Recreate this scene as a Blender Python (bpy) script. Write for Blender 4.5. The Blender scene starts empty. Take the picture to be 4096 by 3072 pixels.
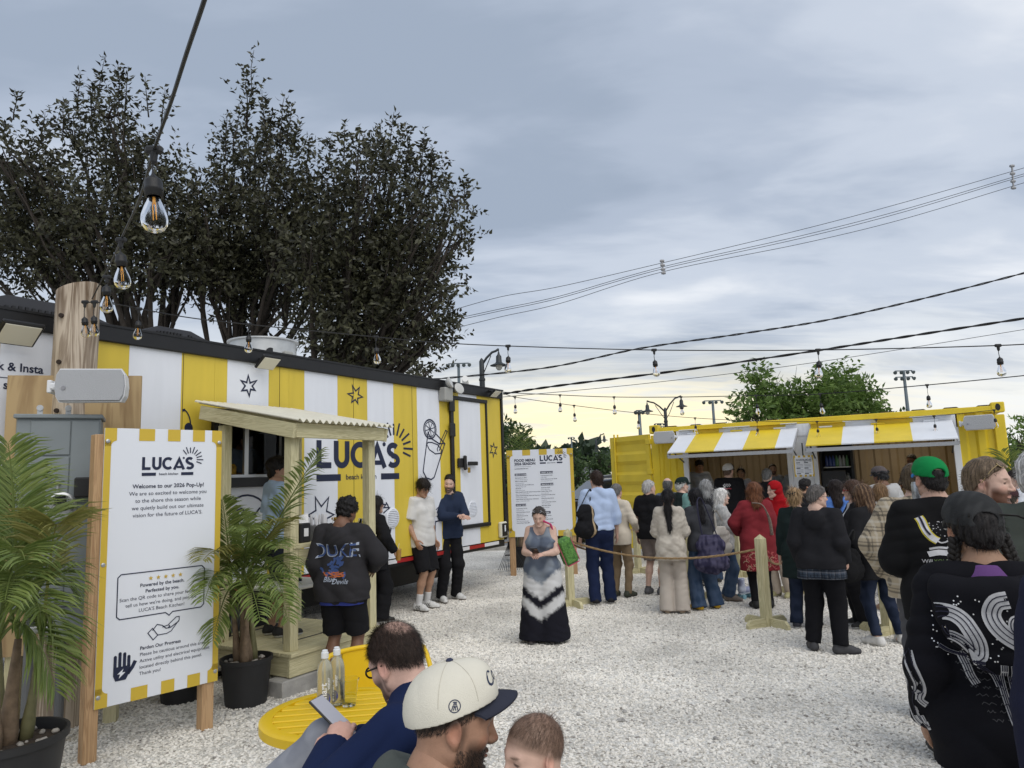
import bpy, math, random
import numpy as np
from mathutils import Vector, Matrix
from mathutils.bvhtree import BVHTree
random.seed(7); RNG = np.random.default_rng(7)
S = bpy.context.scene
COL = S.collection
R = math.radians
# ------------------------------------------------------------------ camera
FPX, PITCH, ROLL, EYE = 710.0, R(7.54), 0.036, 1.72
FW = Vector((0, math.cos(PITCH), math.sin(PITCH))); UP = Vector((0, -math.sin(PITCH), math.cos(PITCH))); RX = Vector((1, 0, 0))
CAM = Vector((0, 0, EYE))
cd = bpy.data.cameras.new('camera'); cam = bpy.data.objects.new('camera', cd); COL.objects.link(cam)
cr = RX * math.cos(ROLL) - UP * math.sin(ROLL); cu = RX * math.sin(ROLL) + UP * math.cos(ROLL)
cam.matrix_world = Matrix(((cr.x, cu.x, -FW.x, CAM.x), (cr.y, cu.y, -FW.y, CAM.y), (cr.z, cu.z, -FW.z, CAM.z), (0, 0, 0, 1)))
cd.sensor_width = 36; cd.lens = FPX / 1024 * 36; cd.clip_start = 0.05; cd.clip_end = 3000
S.camera = cam
# ------------------------------------------------------------------ world, sun, exposure
W = bpy.data.worlds.new('World'); S.world = W; W.use_nodes = True
def wnode(t, **k):
    n = W.node_tree.nodes.new(t)
    for a, b in k.items(): setattr(n, a, b)
    return n
def build_world():
    nt = W.node_tree; L = nt.links; nt.nodes.clear()
    out = wnode('ShaderNodeOutputWorld'); bg = wnode('ShaderNodeBackground')
    bg.inputs['Strength'].default_value = 0.1
    sky = wnode('ShaderNodeTexSky', sky_type='NISHITA', sun_disc=False)
    sky.sun_elevation = R(50); sky.sun_rotation = R(150); sky.air_density = 1.3; sky.dust_density = 2.5
    tc = wnode('ShaderNodeTexCoord'); sep = wnode('ShaderNodeSeparateXYZ')
    L.new(tc.outputs['Generated'], sep.inputs[0])
    def m(op, a, b=None, c=None, clamp=False):
        n = wnode('ShaderNodeMath', operation=op, use_clamp=clamp)
        for i, v in enumerate((a, b, c)):
            if v is None: continue
            if isinstance(v, (int, float)): n.inputs[i].default_value = v
            else: L.new(v, n.inputs[i])
        return n.outputs[0]
    X, Y, Z = sep.outputs
    zc = m('MAXIMUM', Z, 0.0)
    den = m('ADD', zc, 0.22)
    cmb = wnode('ShaderNodeCombineXYZ')
    L.new(m('DIVIDE', X, den), cmb.inputs[0]); L.new(m('DIVIDE', Y, den), cmb.inputs[1])
    def noise(scale, detail, rough, dist, sx=1.0, sy=1.0, loc=(0, 0, 0), rot=0):
        mp = wnode('ShaderNodeMapping'); mp.inputs['Scale'].default_value = (sx, sy, 1); mp.inputs['Location'].default_value = loc
        mp.inputs['Rotation'].default_value = (0, 0, rot)
        L.new(cmb.outputs[0], mp.inputs[0])
        n = wnode('ShaderNodeTexNoise'); n.inputs['Scale'].default_value = scale; n.inputs['Detail'].default_value = detail
        n.inputs['Roughness'].default_value = rough; n.inputs['Distortion'].default_value = dist
        L.new(mp.outputs[0], n.inputs['Vector']); return n.outputs['Fac']
    def ramp(fac, stops, interp='EASE'):
        n = wnode('ShaderNodeValToRGB'); n.color_ramp.interpolation = interp
        e = n.color_ramp.elements
        while len(e) < len(stops): e.new(0.5)
        for el, (p, c) in zip(e, stops): el.position = p; el.color = (*c, 1)
        L.new(fac, n.inputs[0]); return n.outputs[0]
    def mix(f, a, b):
        n = wnode('ShaderNodeMix', data_type='RGBA')
        if isinstance(f, (int, float)): n.inputs[0].default_value = f
        else: L.new(f, n.inputs[0])
        for i, v in ((6, a), (7, b)):
            if isinstance(v, tuple): n.inputs[i].default_value = (*v, 1)
            else: L.new(v, n.inputs[i])
        return n.outputs[2]
    n1 = noise(0.55, 4, 0.5, 0.3, 1.0, 1.5, (3.3, 1.2, 0), R(35))
    n2 = noise(2.1, 5, 0.52, 0.25, 0.8, 1.7, (7.1, 4.2, 2.0), R(25))
    nn = m('ADD', m('MULTIPLY', n1, 0.64), m('MULTIPLY', n2, 0.36))
    cloud = ramp(nn, [(0.38, (2.95, 3.5, 4.4)), (0.46, (3.7, 4.25, 5.2)), (0.54, (4.9, 5.4, 6.25)), (0.64, (7.0, 7.25, 7.7))])
    # brighter, paler band toward the horizon, broken by cloud streaks
    el = m('DIVIDE', Z, m('SQRT', m('ADD', m('MULTIPLY', X, X), m('MULTIPLY', Y, Y))))
    n3 = noise(2.1, 7, 0.62, 0.8, 0.45, 1.5, (1.7, 9.4, 5.0), R(8))
    band = m('MULTIPLY', m('SUBTRACT', 1.0, m('DIVIDE', el, 0.30), clamp=True), 1.0, clamp=True)
    streak = ramp(m('ADD', n3, m('MULTIPLY', band, 0.22)), [(0.48, (0, 0, 0)), (0.68, (1, 1, 1))])
    pale = mix(m('MULTIPLY', m('MULTIPLY', band, 0.95), streak), cloud, (7.7, 7.9, 8.0))
    # warm gap low in the west, ahead of the camera
    az = m('ARCTAN2', X, Y)
    da = m('SUBTRACT', az, 0.10)
    gx = m('EXPONENT', m('MULTIPLY', m('MULTIPLY', da, da), -8.0))
    ge = m('SUBTRACT', el, 0.055)
    gy = m('EXPONENT', m('MULTIPLY', m('MULTIPLY', ge, ge), -200.0))
    n4 = noise(5.5, 5, 0.6, 1.2, 0.35, 1.3, (4.7, 2.4, 1.0), R(-6))
    tex = ramp(n4, [(0.36, (0.45, 0.45, 0.45)), (0.56, (1, 1, 1))])
    glow = m('MULTIPLY', m('MULTIPLY', gx, gy), tex)
    warm = mix(m('MULTIPLY', glow, 1.3, clamp=True), pale, (9.6, 8.5, 5.6))
    full = mix(0.06, warm, sky.outputs[0])
    L.new(full, bg.inputs['Color']); L.new(bg.outputs[0], out.inputs[0])
build_world()
sl = bpy.data.lights.new('sun', 'SUN'); sl.energy = 1.5; sl.angle = R(60); sl.color = (1.0, 0.95, 0.87)
sun = bpy.data.objects.new('sun', sl); COL.objects.link(sun)
sun.rotation_euler = (R(40), 0, R(30))
S.view_settings.view_transform = 'Standard'; S.view_settings.look = 'None'
S.view_settings.exposure = 0.34; S.view_settings.gamma = 1.0; S.view_settings.use_curve_mapping = False
S.cycles.max_bounces = 6; S.cycles.transparent_max_bounces = 12
# ------------------------------------------------------------------ pixel rays -> places in the world (used to measure, not to draw)
def ray(x, y):
    u, v = (x - 512) / FPX, (384 - y) / FPX
    a = u * math.cos(ROLL) + v * math.sin(ROLL); b = -u * math.sin(ROLL) + v * math.cos(ROLL)
    return RX * a + UP * b + FW
def at_z(x, y, z=0.0):
    d = ray(x, y); return CAM + d * ((z - EYE) / d.z)
def at_y(x, y, Y):
    d = ray(x, y); return CAM + d * (Y / d.y)
def on_plane(x, y, p, n):
    d = ray(x, y); return CAM + d * ((p - CAM).dot(n) / d.dot(n))
# ------------------------------------------------------------------ objects
def thing(name, label, cat, loc=(0, 0, 0), rz=0.0, group=None):
    o = bpy.data.objects.new(name, None); COL.objects.link(o)
    o.location = loc; o.rotation_euler = (0, 0, rz); o.empty_display_size = 0.1
    o['label'] = label; o['category'] = cat
    if group: o['group'] = group
    return o
def mat_of(o): return Matrix.Translation(o.location) @ o.rotation_euler.to_matrix().to_4x4()
def tag(o, label=None, cat=None, group=None, kind=None):
    if label: o['label'] = label
    if cat: o['category'] = cat
    if group: o['group'] = group
    if kind: o['kind'] = kind
    return o
def link(name, me, parent=None, mat=None):
    o = bpy.data.objects.new(name, me); COL.objects.link(o)
    if parent: o.parent = parent
    if mat is not None and not me.materials: me.materials.append(mat)
    return o
def copy_tree(o):
    c = o.copy(); COL.objects.link(c)
    for ch in o.children:
        d = ch.copy(); COL.objects.link(d); d.parent = c
        for g in ch.children:
            e = g.copy(); COL.objects.link(e); e.parent = d
    return c
class MB:
    """collects shapes; build() links them as one mesh object"""
    def __init__(s, M=None): s.v = []; s.f = []; s.M = M
    def add(s, vs, fs):
        n = len(s.v)
        if s.M is not None: vs = [s.M @ Vector(v) for v in vs]
        s.v += [tuple(v) for v in vs]; s.f += [tuple(i + n for i in f) for f in fs]
    def box(s, c, d, rot=None, bev=0.0):
        x, y, z = d[0] / 2, d[1] / 2, d[2] / 2; c = Vector(c)
        if bev <= 0:
            vs = [(-x, -y, -z), (x, -y, -z), (x, y, -z), (-x, y, -z), (-x, -y, z), (x, -y, z), (x, y, z), (-x, y, z)]
            fs = [(0, 3, 2, 1), (4, 5, 6, 7), (0, 1, 5, 4), (1, 2, 6, 5), (2, 3, 7, 6), (3, 0, 4, 7)]
        else:
            b = min(bev, x * .9, y * .9, z * .9); vs = []
            for sx, sy, sz in ((-1, -1, -1), (1, -1, -1), (1, 1, -1), (-1, 1, -1), (-1, -1, 1), (1, -1, 1), (1, 1, 1), (-1, 1, 1)):
                vs += [(sx * x, sy * (y - b), sz * (z - b)), (sx * (x - b), sy * y, sz * (z - b)), (sx * (x - b), sy * (y - b), sz * z)]
            X, Y, Z = 0, 1, 2
            q = lambda i, a: i * 3 + a
            fs = [tuple(q(i, Z) for i in (0, 3, 2, 1)), tuple(q(i, Z) for i in (4, 5, 6, 7)), tuple(q(i, Y) for i in (0, 1, 5, 4)),
                  tuple(q(i, X) for i in (1, 2, 6, 5)), tuple(q(i, Y) for i in (2, 3, 7, 6)), tuple(q(i, X) for i in (3, 0, 4, 7))]
            for i, j, a, e in ((0, 1, Y, Z), (1, 2, X, Z), (2, 3, Y, Z), (3, 0, X, Z), (4, 5, Y, Z), (5, 6, X, Z), (6, 7, Y, Z), (7, 4, X, Z), (0, 4, X, Y), (1, 5, X, Y), (2, 6, X, Y), (3, 7, X, Y)):
                fs.append((q(i, a), q(j, a), q(j, e), q(i, e)))
            fs += [(q(i, 0), q(i, 1), q(i, 2)) for i in range(8)]
        vs = [Vector(v) for v in vs]
        if rot is not None: vs = [rot @ v for v in vs]
        s.add([v + c for v in vs], fs)
    def bar(s, p, q, w, h, bev=0.0, up=(0, 0, 1)):
        p, q = Vector(p), Vector(q); d = q - p; L = d.length; d.normalize(); up = Vector(up)
        sx = d.cross(up)
        if sx.length < 1e-4: sx = d.cross(Vector((0, 1, 0)))
        sx.normalize(); su = sx.cross(d)
        rot = Matrix((sx, d, su)).transposed()
        s.box((p + q) / 2, (w, L, h), rot, bev)
    def tube(s, pts, r, n=8, caps=True, flat=1.0, up=None):
        pts = [Vector(p) for p in pts]; m = len(pts)
        rs = r if isinstance(r, (list, tuple)) else [r] * m
        vs = []; fs = []; ref = Vector(up) if up is not None else Vector((0.13, 0.21, 0.97))
        for i, p in enumerate(pts):
            d = (pts[min(i + 1, m - 1)] - pts[max(i - 1, 0)]).normalized()
            a = d.cross(ref)
            if a.length < 0.05: a = d.cross(Vector((1, 0.1, 0)))
            a.normalize(); b = a.cross(d)
            for k in range(n):
                t = 2 * math.pi * k / n
                vs.append(p + a * (math.cos(t) * rs[i]) + b * (math.sin(t) * rs[i] * flat))
        for i in range(m - 1):
            for k in range(n):
                fs.append((i * n + k, i * n + (k + 1) % n, (i + 1) * n + (k + 1) % n, (i + 1) * n + k))
        if caps: fs += [tuple(range(n))[::-1], tuple(range((m - 1) * n, m * n))]
        s.add(vs, fs)
    def lathe(s, prof, n=24, c=(0, 0, 0), M=None, caps=True):
        vs = []; fs = []; m = len(prof)
        for r, z in prof:
            for k in range(n):
                t = 2 * math.pi * k / n; vs.append(Vector((r * math.cos(t), r * math.sin(t), z)))
        if M is not None: vs = [M @ v for v in vs]
        c = Vector(c); vs = [v + c for v in vs]
        for i in range(m - 1):
            for k in range(n): fs.append((i * n + k, i * n + (k + 1) % n, (i + 1) * n + (k + 1) % n, (i + 1) * n + k))
        if caps:
            fs += [tuple(range(n))[::-1], tuple(range((m - 1) * n, m * n))]
        s.add(vs, fs)
    def prism(s, pts, dz):
        """pts: outline of 3D points, extruded by vector dz"""
        pts = [Vector(p) for p in pts]; n = len(pts); dz = Vector(dz)
        s.add(pts + [p + dz for p in pts], [tuple(range(n))[::-1], tuple(range(n, 2 * n))] + [(i, (i + 1) % n, n + (i + 1) % n, n + i) for i in range(n)])
    def build(s, name, mat, parent=None, smooth=False, auto=None):
        me = bpy.data.meshes.new(name); me.from_pydata(s.v, [], s.f); me.update()
        if smooth:
            me.polygons.foreach_set('use_smooth', [True] * len(me.polygons))
            if auto: me.set_sharp_from_angle(angle=R(auto))
        return link(name, me, parent, mat)
def np_mesh(name, V, Q=None, T=None, col=None, smooth=True):
    V = np.asarray(V, np.float32); me = bpy.data.meshes.new(name)
    parts = []; tot = []
    if Q is not None and len(Q): parts.append(np.asarray(Q, np.int32).ravel()); tot.append(np.full(len(Q), 4, np.int32))
    if T is not None and len(T): parts.append(np.asarray(T, np.int32).ravel()); tot.append(np.full(len(T), 3, np.int32))
    li = np.concatenate(parts); lt = np.concatenate(tot)
    me.vertices.add(len(V)); me.vertices.foreach_set('co', V.ravel())
    me.loops.add(len(li)); me.loops.foreach_set('vertex_index', li)
    me.polygons.add(len(lt)); me.polygons.foreach_set('loop_start', np.concatenate(([0], np.cumsum(lt)[:-1])).astype(np.int32))
    if smooth: me.polygons.foreach_set('use_smooth', np.ones(len(lt), bool))
    me.update(calc_edges=True)
    if col is not None:
        a = me.color_attributes.new('Col', 'FLOAT_COLOR', 'POINT'); c = np.ones((len(V), 4), np.float32); c[:, :3] = col
        a.data.foreach_set('color', c.ravel())
    return me
# ------------------------------------------------------------------ materials
MATS = {}
def mat(name, col=(0.5, 0.5, 0.5), rough=0.6, metal=0.0, noise=0.0, nscale=20.0, bump=0.0, bscale=60.0, spec=0.5, stretch=(1, 1, 1), attr=False, trans=0.0, col2=None, dist=0.0, detail=4, alpha=1.0, emit=None, sheen=0.0, ior=1.45):
    if name in MATS: return MATS[name]
    m = bpy.data.materials.new(name); m.use_nodes = True; nt = m.node_tree; L = nt.links
    b = nt.nodes['Principled BSDF']
    b.inputs['Base Color'].default_value = (*col, 1); b.inputs['Roughness'].default_value = rough; b.inputs['Metallic'].default_value = metal
    b.inputs['Specular IOR Level'].default_value = spec; b.inputs['IOR'].default_value = ior
    b.inputs['Transmission Weight'].default_value = trans; b.inputs['Alpha'].default_value = alpha
    if sheen: b.inputs['Sheen Weight'].default_value = sheen
    if emit: b.inputs['Emission Color'].default_value = (*emit[0], 1); b.inputs['Emission Strength'].default_value = emit[1]
    tc = nt.nodes.new('ShaderNodeTexCoord'); mp = nt.nodes.new('ShaderNodeMapping'); mp.inputs['Scale'].default_value = stretch
    L.new(tc.outputs['Object'], mp.inputs[0])
    src = None
    if attr:
        a = nt.nodes.new('ShaderNodeAttribute'); a.attribute_name = 'Col'; src = a.outputs['Color']
    if noise or col2:
        n = nt.nodes.new('ShaderNodeTexNoise'); n.inputs['Scale'].default_value = nscale; n.inputs['Detail'].default_value = detail; n.inputs['Distortion'].default_value = dist
        L.new(mp.outputs[0], n.inputs['Vector'])
        if col2:
            rp = nt.nodes.new('ShaderNodeValToRGB'); rp.color_ramp.elements[0].position = 0.35; rp.color_ramp.elements[1].position = 0.65
            rp.color_ramp.elements[0].color = (*col, 1); rp.color_ramp.elements[1].color = (*col2, 1)
            L.new(n.outputs['Fac'], rp.inputs[0]); src = rp.outputs[0]
        else:
            mr = nt.nodes.new('ShaderNodeMapRange'); mr.inputs[1].default_value = 0.25; mr.inputs[2].default_value = 0.75
            mr.inputs[3].default_value = 1 - noise; mr.inputs[4].default_value = 1 + noise
            L.new(n.outputs['Fac'], mr.inputs[0])
            mx = nt.nodes.new('ShaderNodeMix'); mx.data_type = 'RGBA'; mx.blend_type = 'MULTIPLY'; mx.inputs[0].default_value = 1
            if src is not None: L.new(src, mx.inputs[6])
            else: mx.inputs[6].default_value = (*col, 1)
            L.new(mr.outputs[0], mx.inputs[7]); src = mx.outputs[2]
    if src is not None: L.new(src, b.inputs['Base Color'])
    if bump:
        n = nt.nodes.new('ShaderNodeTexNoise'); n.inputs['Scale'].default_value = bscale; n.inputs['Detail'].default_value = 3
        L.new(mp.outputs[0], n.inputs['Vector'])
        bp = nt.nodes.new('ShaderNodeBump'); bp.inputs['Strength'].default_value = bump; bp.inputs['Distance'].default_value = 0.01
        L.new(n.outputs['Fac'], bp.inputs['Height']); L.new(bp.outputs[0], b.inputs['Normal'])
    MATS[name] = m; return m
def wood(name, c1, c2, scale=(30, 3, 3), knot=True, rough=0.75):
    """grain running along local Y of the stretch: three stretches serve the three axes"""
    if name in MATS: return MATS[name]
    m = bpy.data.materials.new(name); m.use_nodes = True; nt = m.node_tree; L = nt.links; b = nt.nodes['Principled BSDF']
    b.inputs['Roughness'].default_value = rough
    tc = nt.nodes.new('ShaderNodeTexCoord'); mp = nt.nodes.new('ShaderNodeMapping'); mp.inputs['Scale'].default_value = scale
    L.new(tc.outputs['Object'], mp.inputs[0])
    n = nt.nodes.new('ShaderNodeTexNoise'); n.inputs['Scale'].default_value = 1.0; n.inputs['Detail'].default_value = 5; n.inputs['Distortion'].default_value = 1.1
    L.new(mp.outputs[0], n.inputs['Vector'])
    wv = nt.nodes.new('ShaderNodeMath'); wv.operation = 'SINE'
    mu = nt.nodes.new('ShaderNodeMath'); mu.operation = 'MULTIPLY'; mu.inputs[1].default_value = 38
    L.new(n.outputs['Fac'], mu.inputs[0]); L.new(mu.outputs[0], wv.inputs[0])
    mr = nt.nodes.new('ShaderNodeMapRange'); mr.inputs[1].default_value = -1; mr.inputs[2].default_value = 1
    L.new(wv.outputs[0], mr.inputs[0])
    big = nt.nodes.new('ShaderNodeTexNoise'); big.inputs['Scale'].default_value = 2.0; L.new(tc.outputs['Object'], big.inputs['Vector'])
    ad = nt.nodes.new('ShaderNodeMath'); ad.operation = 'MULTIPLY_ADD'; ad.inputs[1].default_value = 0.55
    L.new(mr.outputs[0], ad.inputs[0]); L.new(big.outputs['Fac'], ad.inputs[2])
    rp = nt.nodes.new('ShaderNodeValToRGB'); rp.color_ramp.elements[0].color = (*c1, 1); rp.color_ramp.elements[1].color = (*c2, 1)
    rp.color_ramp.elements[0].position = 0.3; rp.color_ramp.elements[1].position = 1.0
    L.new(ad.outputs[0], rp.inputs[0]); src = rp.outputs[0]
    if knot:
        vo = nt.nodes.new('ShaderNodeTexVoronoi'); vo.inputs['Scale'].default_value = 1.0
        mp2 = nt.nodes.new('ShaderNodeMapping'); mp2.inputs['Scale'].default_value = tuple(5.5 if c > 10 else 2.6 for c in scale); L.new(tc.outputs['Object'], mp2.inputs[0]); L.new(mp2.outputs[0], vo.inputs['Vector'])
        kr = nt.nodes.new('ShaderNodeValToRGB'); kr.color_ramp.elements[0].color = (0.35, 0.27, 0.2, 1); kr.color_ramp.elements[1].color = (1, 1, 1, 1)
        kr.color_ramp.elements[0].position = 0.03; kr.color_ramp.elements[1].position = 0.085; L.new(vo.outputs['Distance'], kr.inputs[0])
        mx = nt.nodes.new('ShaderNodeMix'); mx.data_type = 'RGBA'; mx.blend_type = 'MULTIPLY'; mx.inputs[0].default_value = 1
        L.new(src, mx.inputs[6]); L.new(kr.outputs[0], mx.inputs[7]); src = mx.outputs[2]
    L.new(src, b.inputs['Base Color'])
    bp = nt.nodes.new('ShaderNodeBump'); bp.inputs['Strength'].default_value = 0.25; bp.inputs['Distance'].default_value = 0.004
    L.new(mr.outputs[0], bp.inputs['Height']); L.new(bp.outputs[0], b.inputs['Normal'])
    MATS[name] = m; return m
LW1, LW2 = (0.40, 0.36, 0.20), (0.60, 0.55, 0.34)
pineZ = lambda: wood('treated_pine_upright', LW1, LW2, (26, 26, 1.6))
pineX = lambda: wood('treated_pine_lengthwise', LW1, LW2, (1.6, 26, 26))
pineY = lambda: wood('treated_pine_crosswise', LW1, LW2, (26, 1.6, 26))
NAVY = (0.012, 0.018, 0.05)
m_navy = mat('navy_print', NAVY, 0.5)
m_yel = mat('yellow_vinyl', (0.65, 0.49, 0.055), 0.45, noise=0.07, nscale=1.6, bump=0.06, bscale=350, stretch=(4, 4, .5))
m_wht = mat('white_vinyl', (0.74, 0.765, 0.82), 0.42, noise=0.055, nscale=1.6, bump=0.06, bscale=350, stretch=(4, 4, .5))
m_blk = mat('black_metal', (0.012, 0.012, 0.013), 0.45, noise=0.15, nscale=15)
m_blkp = mat('black_plastic', (0.012, 0.012, 0.013), 0.5)
m_galv = mat('galvanised_steel', (0.45, 0.46, 0.47), 0.4, 0.8, noise=0.15, nscale=25)
m_glass = mat('window_glass', (0.55, 0.58, 0.6), 0.03, trans=1.0, ior=1.1)
# ------------------------------------------------------------------ flat print: strokes and lettering
def stroke2d(pts, w, closed=False):
    """2D polyline -> (verts, quads) ribbon with mitred joins"""
    P = [Vector(p) for p in pts]; n = len(P); vs = []; fs = []
    for i in range(n):
        a = P[i - 1] if (i > 0 or closed) else None; b = P[(i + 1) % n] if (i < n - 1 or closed) else None
        d1 = (P[i] - a).normalized() if a is not None else None; d2 = (b - P[i]).normalized() if b is not None else None
        if d1 is None: d1 = d2
        if d2 is None: d2 = d1
        t = d1 + d2
        t = t.normalized() if t.length > 1e-6 else d1
        nn = Vector((-t.y, t.x)); k = max(0.45, nn.dot(Vector((-d1.y, d1.x))))
        vs += [P[i] + nn * (w / 2 / k), P[i] - nn * (w / 2 / k)]
    for i in range(n if closed else n - 1):
        j = (i + 1) % n; fs.append((2 * i, 2 * i + 1, 2 * j + 1, 2 * j))
    return vs, fs
def arc(cx, cy, rx, ry, a0, a1, n=14): return [(cx + rx * math.cos(R(a0 + (a1 - a0) * i / n)), cy + ry * math.sin(R(a0 + (a1 - a0) * i / n))) for i in range(n + 1)]
def text2d(body, size, align='LEFT', bold=0.0, spacing=1.0, shear=0.0):
    cu = bpy.data.curves.new('t', 'FONT'); cu.body = body; cu.size = size; cu.align_x = align; cu.offset = bold * size; cu.space_character = spacing
    cu.shear = shear; cu.resolution_u = 3; cu.space_line = 1.0
    o = bpy.data.objects.new('t', cu); me = bpy.data.meshes.new_from_object(o)
    vs = [Vector((v.co.x, v.co.y)) for v in me.vertices]; fs = [tuple(p.vertices) for p in me.polygons]
    bpy.data.objects.remove(o); bpy.data.meshes.remove(me); bpy.data.curves.remove(cu); return vs, fs
class Print:
    """flat print on a plane given by origin, u and v vectors (3D) per unit"""
    def __init__(s, o, u, v, lift): s.o, s.u, s.v = Vector(o), Vector(u), Vector(v); s.n = s.u.cross(s.v).normalized() * lift; s.mb = MB()
    def put(s, g, dx=0, dy=0, sc=1.0):
        vs, fs = g; s.mb.add([s.o + s.u * (p[0] * sc + dx) + s.v * (p[1] * sc + dy) + s.n for p in vs], fs)
    def line(s, pts, w, closed=False): s.put(stroke2d(pts, w, closed))
    def poly(s, pts): s.put(([Vector(p) for p in pts], [tuple(range(len(pts)))]))
    def rect(s, x0, y0, x1, y1): s.poly([(x0, y0), (x1, y0), (x1, y1), (x0, y1)])
    def text(s, body, x, y, size, align='LEFT', bold=0.0, spacing=1.0): s.put(text2d(body, size, align, bold, spacing), x, y)
def logo(pr, x, y, h, bars=True):
    """LUCA'S / beach kitchen with sun rays; h = letter height"""
    w = .215 * h
    f = lambda pts: [(x + a * h, y + b * h) for a, b in pts]
    pr.line(f([(.107, 1), (.107, .107), (.64, .107)]), w)
    pr.line(f([(.86, 1), (.86, .42)] + arc(1.11, .38, .25, .28, 180, 360, 10) + [(1.36, .42), (1.36, 1)]), w)
    pr.line(f(arc(1.98, .5, .36, .395, 48, 312, 18)), w)
    pr.line(f([(2.46, 0), (2.84, .84), (3.22, 0)]), w)
    pr.line(f([(2.66, .2), (3.04, .2)]), w * .8)
    pr.poly(f(arc(3.2, .93, .085, .085, 0, 345, 14)))
    pr.line(f(arc(3.68, .715, .235, .19, 35, 270, 12)[:-1] + arc(3.68, .285, .26, .19, 90, -145, 12)), w)
    for i in range(9):
        a = R(128 - i * 18.5); c, s_ = math.cos(a), math.sin(a); l = 1.06 if i % 2 else .98
        pr.line(f([(3.74 + .52 * c, .8 + .52 * s_), (3.74 + l * c, .8 + l * s_)]), .085 * h)
    if bars:
        pr.rect(x, y - .46 * h, x + 1.06 * h, y - .22 * h); pr.rect(x + 3.02 * h, y - .46 * h, x + 4.0 * h, y - .22 * h)
        pr.text('beach kitchen', x + 2.04 * h, y - .42 * h, .27 * h, 'CENTER', .012)
def star_pts(cx, cy, r0, r1, n=6, rot=10, jit=.12, seed=1):
    rr = random.Random(seed)
    return [(cx + (r0 if i % 2 == 0 else r1) * (1 + rr.uniform(-jit, jit)) * math.cos(R(rot + 180 / n * i)), cy + (r0 if i % 2 == 0 else r1) * (1 + rr.uniform(-jit, jit)) * math.sin(R(rot + 180 / n * i))) for i in range(2 * n)]
# ================================================================== the setting
def ground_material():
    m = bpy.data.materials.new('crushed_white_stone'); m.use_nodes = True; nt = m.node_tree; L = nt.links; b = nt.nodes['Principled BSDF']
    b.inputs['Roughness'].default_value = 0.9
    tc = nt.nodes.new('ShaderNodeTexCoord')
    v = nt.nodes.new('ShaderNodeTexVoronoi'); v.inputs['Scale'].default_value = 48; L.new(tc.outputs['Object'], v.inputs['Vector'])
    v2 = nt.nodes.new('ShaderNodeTexVoronoi'); v2.inputs['Scale'].default_value = 48; v2.feature = 'DISTANCE_TO_EDGE'; L.new(tc.outputs['Object'], v2.inputs['Vector'])
    rp = nt.nodes.new('ShaderNodeValToRGB'); e = rp.color_ramp.elements
    e[0].position = 0.0; e[0].color = (0.30, 0.27, 0.24, 1); e[1].position = 1.0; e[1].color = (0.86, 0.84, 0.79, 1)
    for p, c in ((0.10, (0.56, 0.53, 0.47)), (0.3, (0.72, 0.69, 0.63)), (0.7, (0.80, 0.775, 0.72))): x = e.new(p); x.color = (*c, 1)
    sp = nt.nodes.new('ShaderNodeSeparateColor'); L.new(v.outputs['Color'], sp.inputs[0]); L.new(sp.outputs[0], rp.inputs[0])
    n = nt.nodes.new('ShaderNodeTexNoise'); n.inputs['Scale'].default_value = 0.9; n.inputs['Detail'].default_value = 5; L.new(tc.outputs['Object'], n.inputs['Vector'])
    mr = nt.nodes.new('ShaderNodeMapRange'); mr.inputs[1].default_value = 0.3; mr.inputs[2].default_value = 0.62; mr.inputs[3].default_value = 0.74; mr.inputs[4].default_value = 1.05; L.new(n.outputs['Fac'], mr.inputs[0])
    er = nt.nodes.new('ShaderNodeMapRange'); er.inputs[1].default_value = 0.0; er.inputs[2].default_value = 0.22; er.inputs[3].default_value = 0.72; er.inputs[4].default_value = 1.0; L.new(v2.outputs['Distance'], er.inputs[0])
    mu = nt.nodes.new('ShaderNodeMath'); mu.operation = 'MULTIPLY'; L.new(mr.outputs[0], mu.inputs[0]); L.new(er.outputs[0], mu.inputs[1])
    mx = nt.nodes.new('ShaderNodeMix'); mx.data_type = 'RGBA'; mx.blend_type = 'MULTIPLY'; mx.inputs[0].default_value = 1
    L.new(rp.outputs[0], mx.inputs[6]); L.new(mu.outputs[0], mx.inputs[7]); L.new(mx.outputs[2], b.inputs['Base Color'])
    bp = nt.nodes.new('ShaderNodeBump'); bp.inputs['Strength'].default_value = 0.9; bp.inputs['Distance'].default_value = 0.012
    L.new(v2.outputs['Distance'], bp.inputs['Height']); L.new(bp.outputs[0], b.inputs['Normal'])
    return m
M_ground = ground_material()
mb = MB(); mb.add([(-60, -30, 0), (60, -30, 0), (60, 17.6, 0), (-60, 17.6, 0)], [(0, 1, 2, 3)])
tag(mb.build('gravel_ground', M_ground), kind='structure')
M_asph = mat('asphalt', (0.17, 0.17, 0.172), 0.9, noise=0.12, nscale=3, bump=0.4, bscale=150)
mb = MB(); mb.add([(-400, 17.6, -0.03), (400, 17.6, -0.03), (400, 60, -0.03), (-400, 60, -0.03)], [(0, 1, 2, 3)])
tag(mb.build('parking_road', M_asph), kind='structure')
M_grassland = mat('rough_grassland', (0.06, 0.08, 0.03), 0.95, noise=0.3, nscale=0.5, bump=0.5, bscale=3)
mb = MB(); mb.add([(-1500, -1500, -0.06), (1500, -1500, -0.06), (1500, 1500, -0.06), (-1500, 1500, -0.06)], [(0, 1, 2, 3)])
tag(mb.build('terrain', M_grassland), kind='structure')
M_conc = mat('concrete', (0.36, 0.35, 0.33), 0.9, noise=0.2, nscale=9, bump=0.4, bscale=50)
mb = MB(); mb.box((0, 17.6, -0.01), (120, 0.16, 0.22), bev=.02); tag(mb.build('kerb', M_conc), kind='structure')
mb = MB()
for i in range(-14, 15): mb.box((i * 2.7 + .6, 23.6, -0.026), (0.1, 4.6, 0.004))
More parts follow.
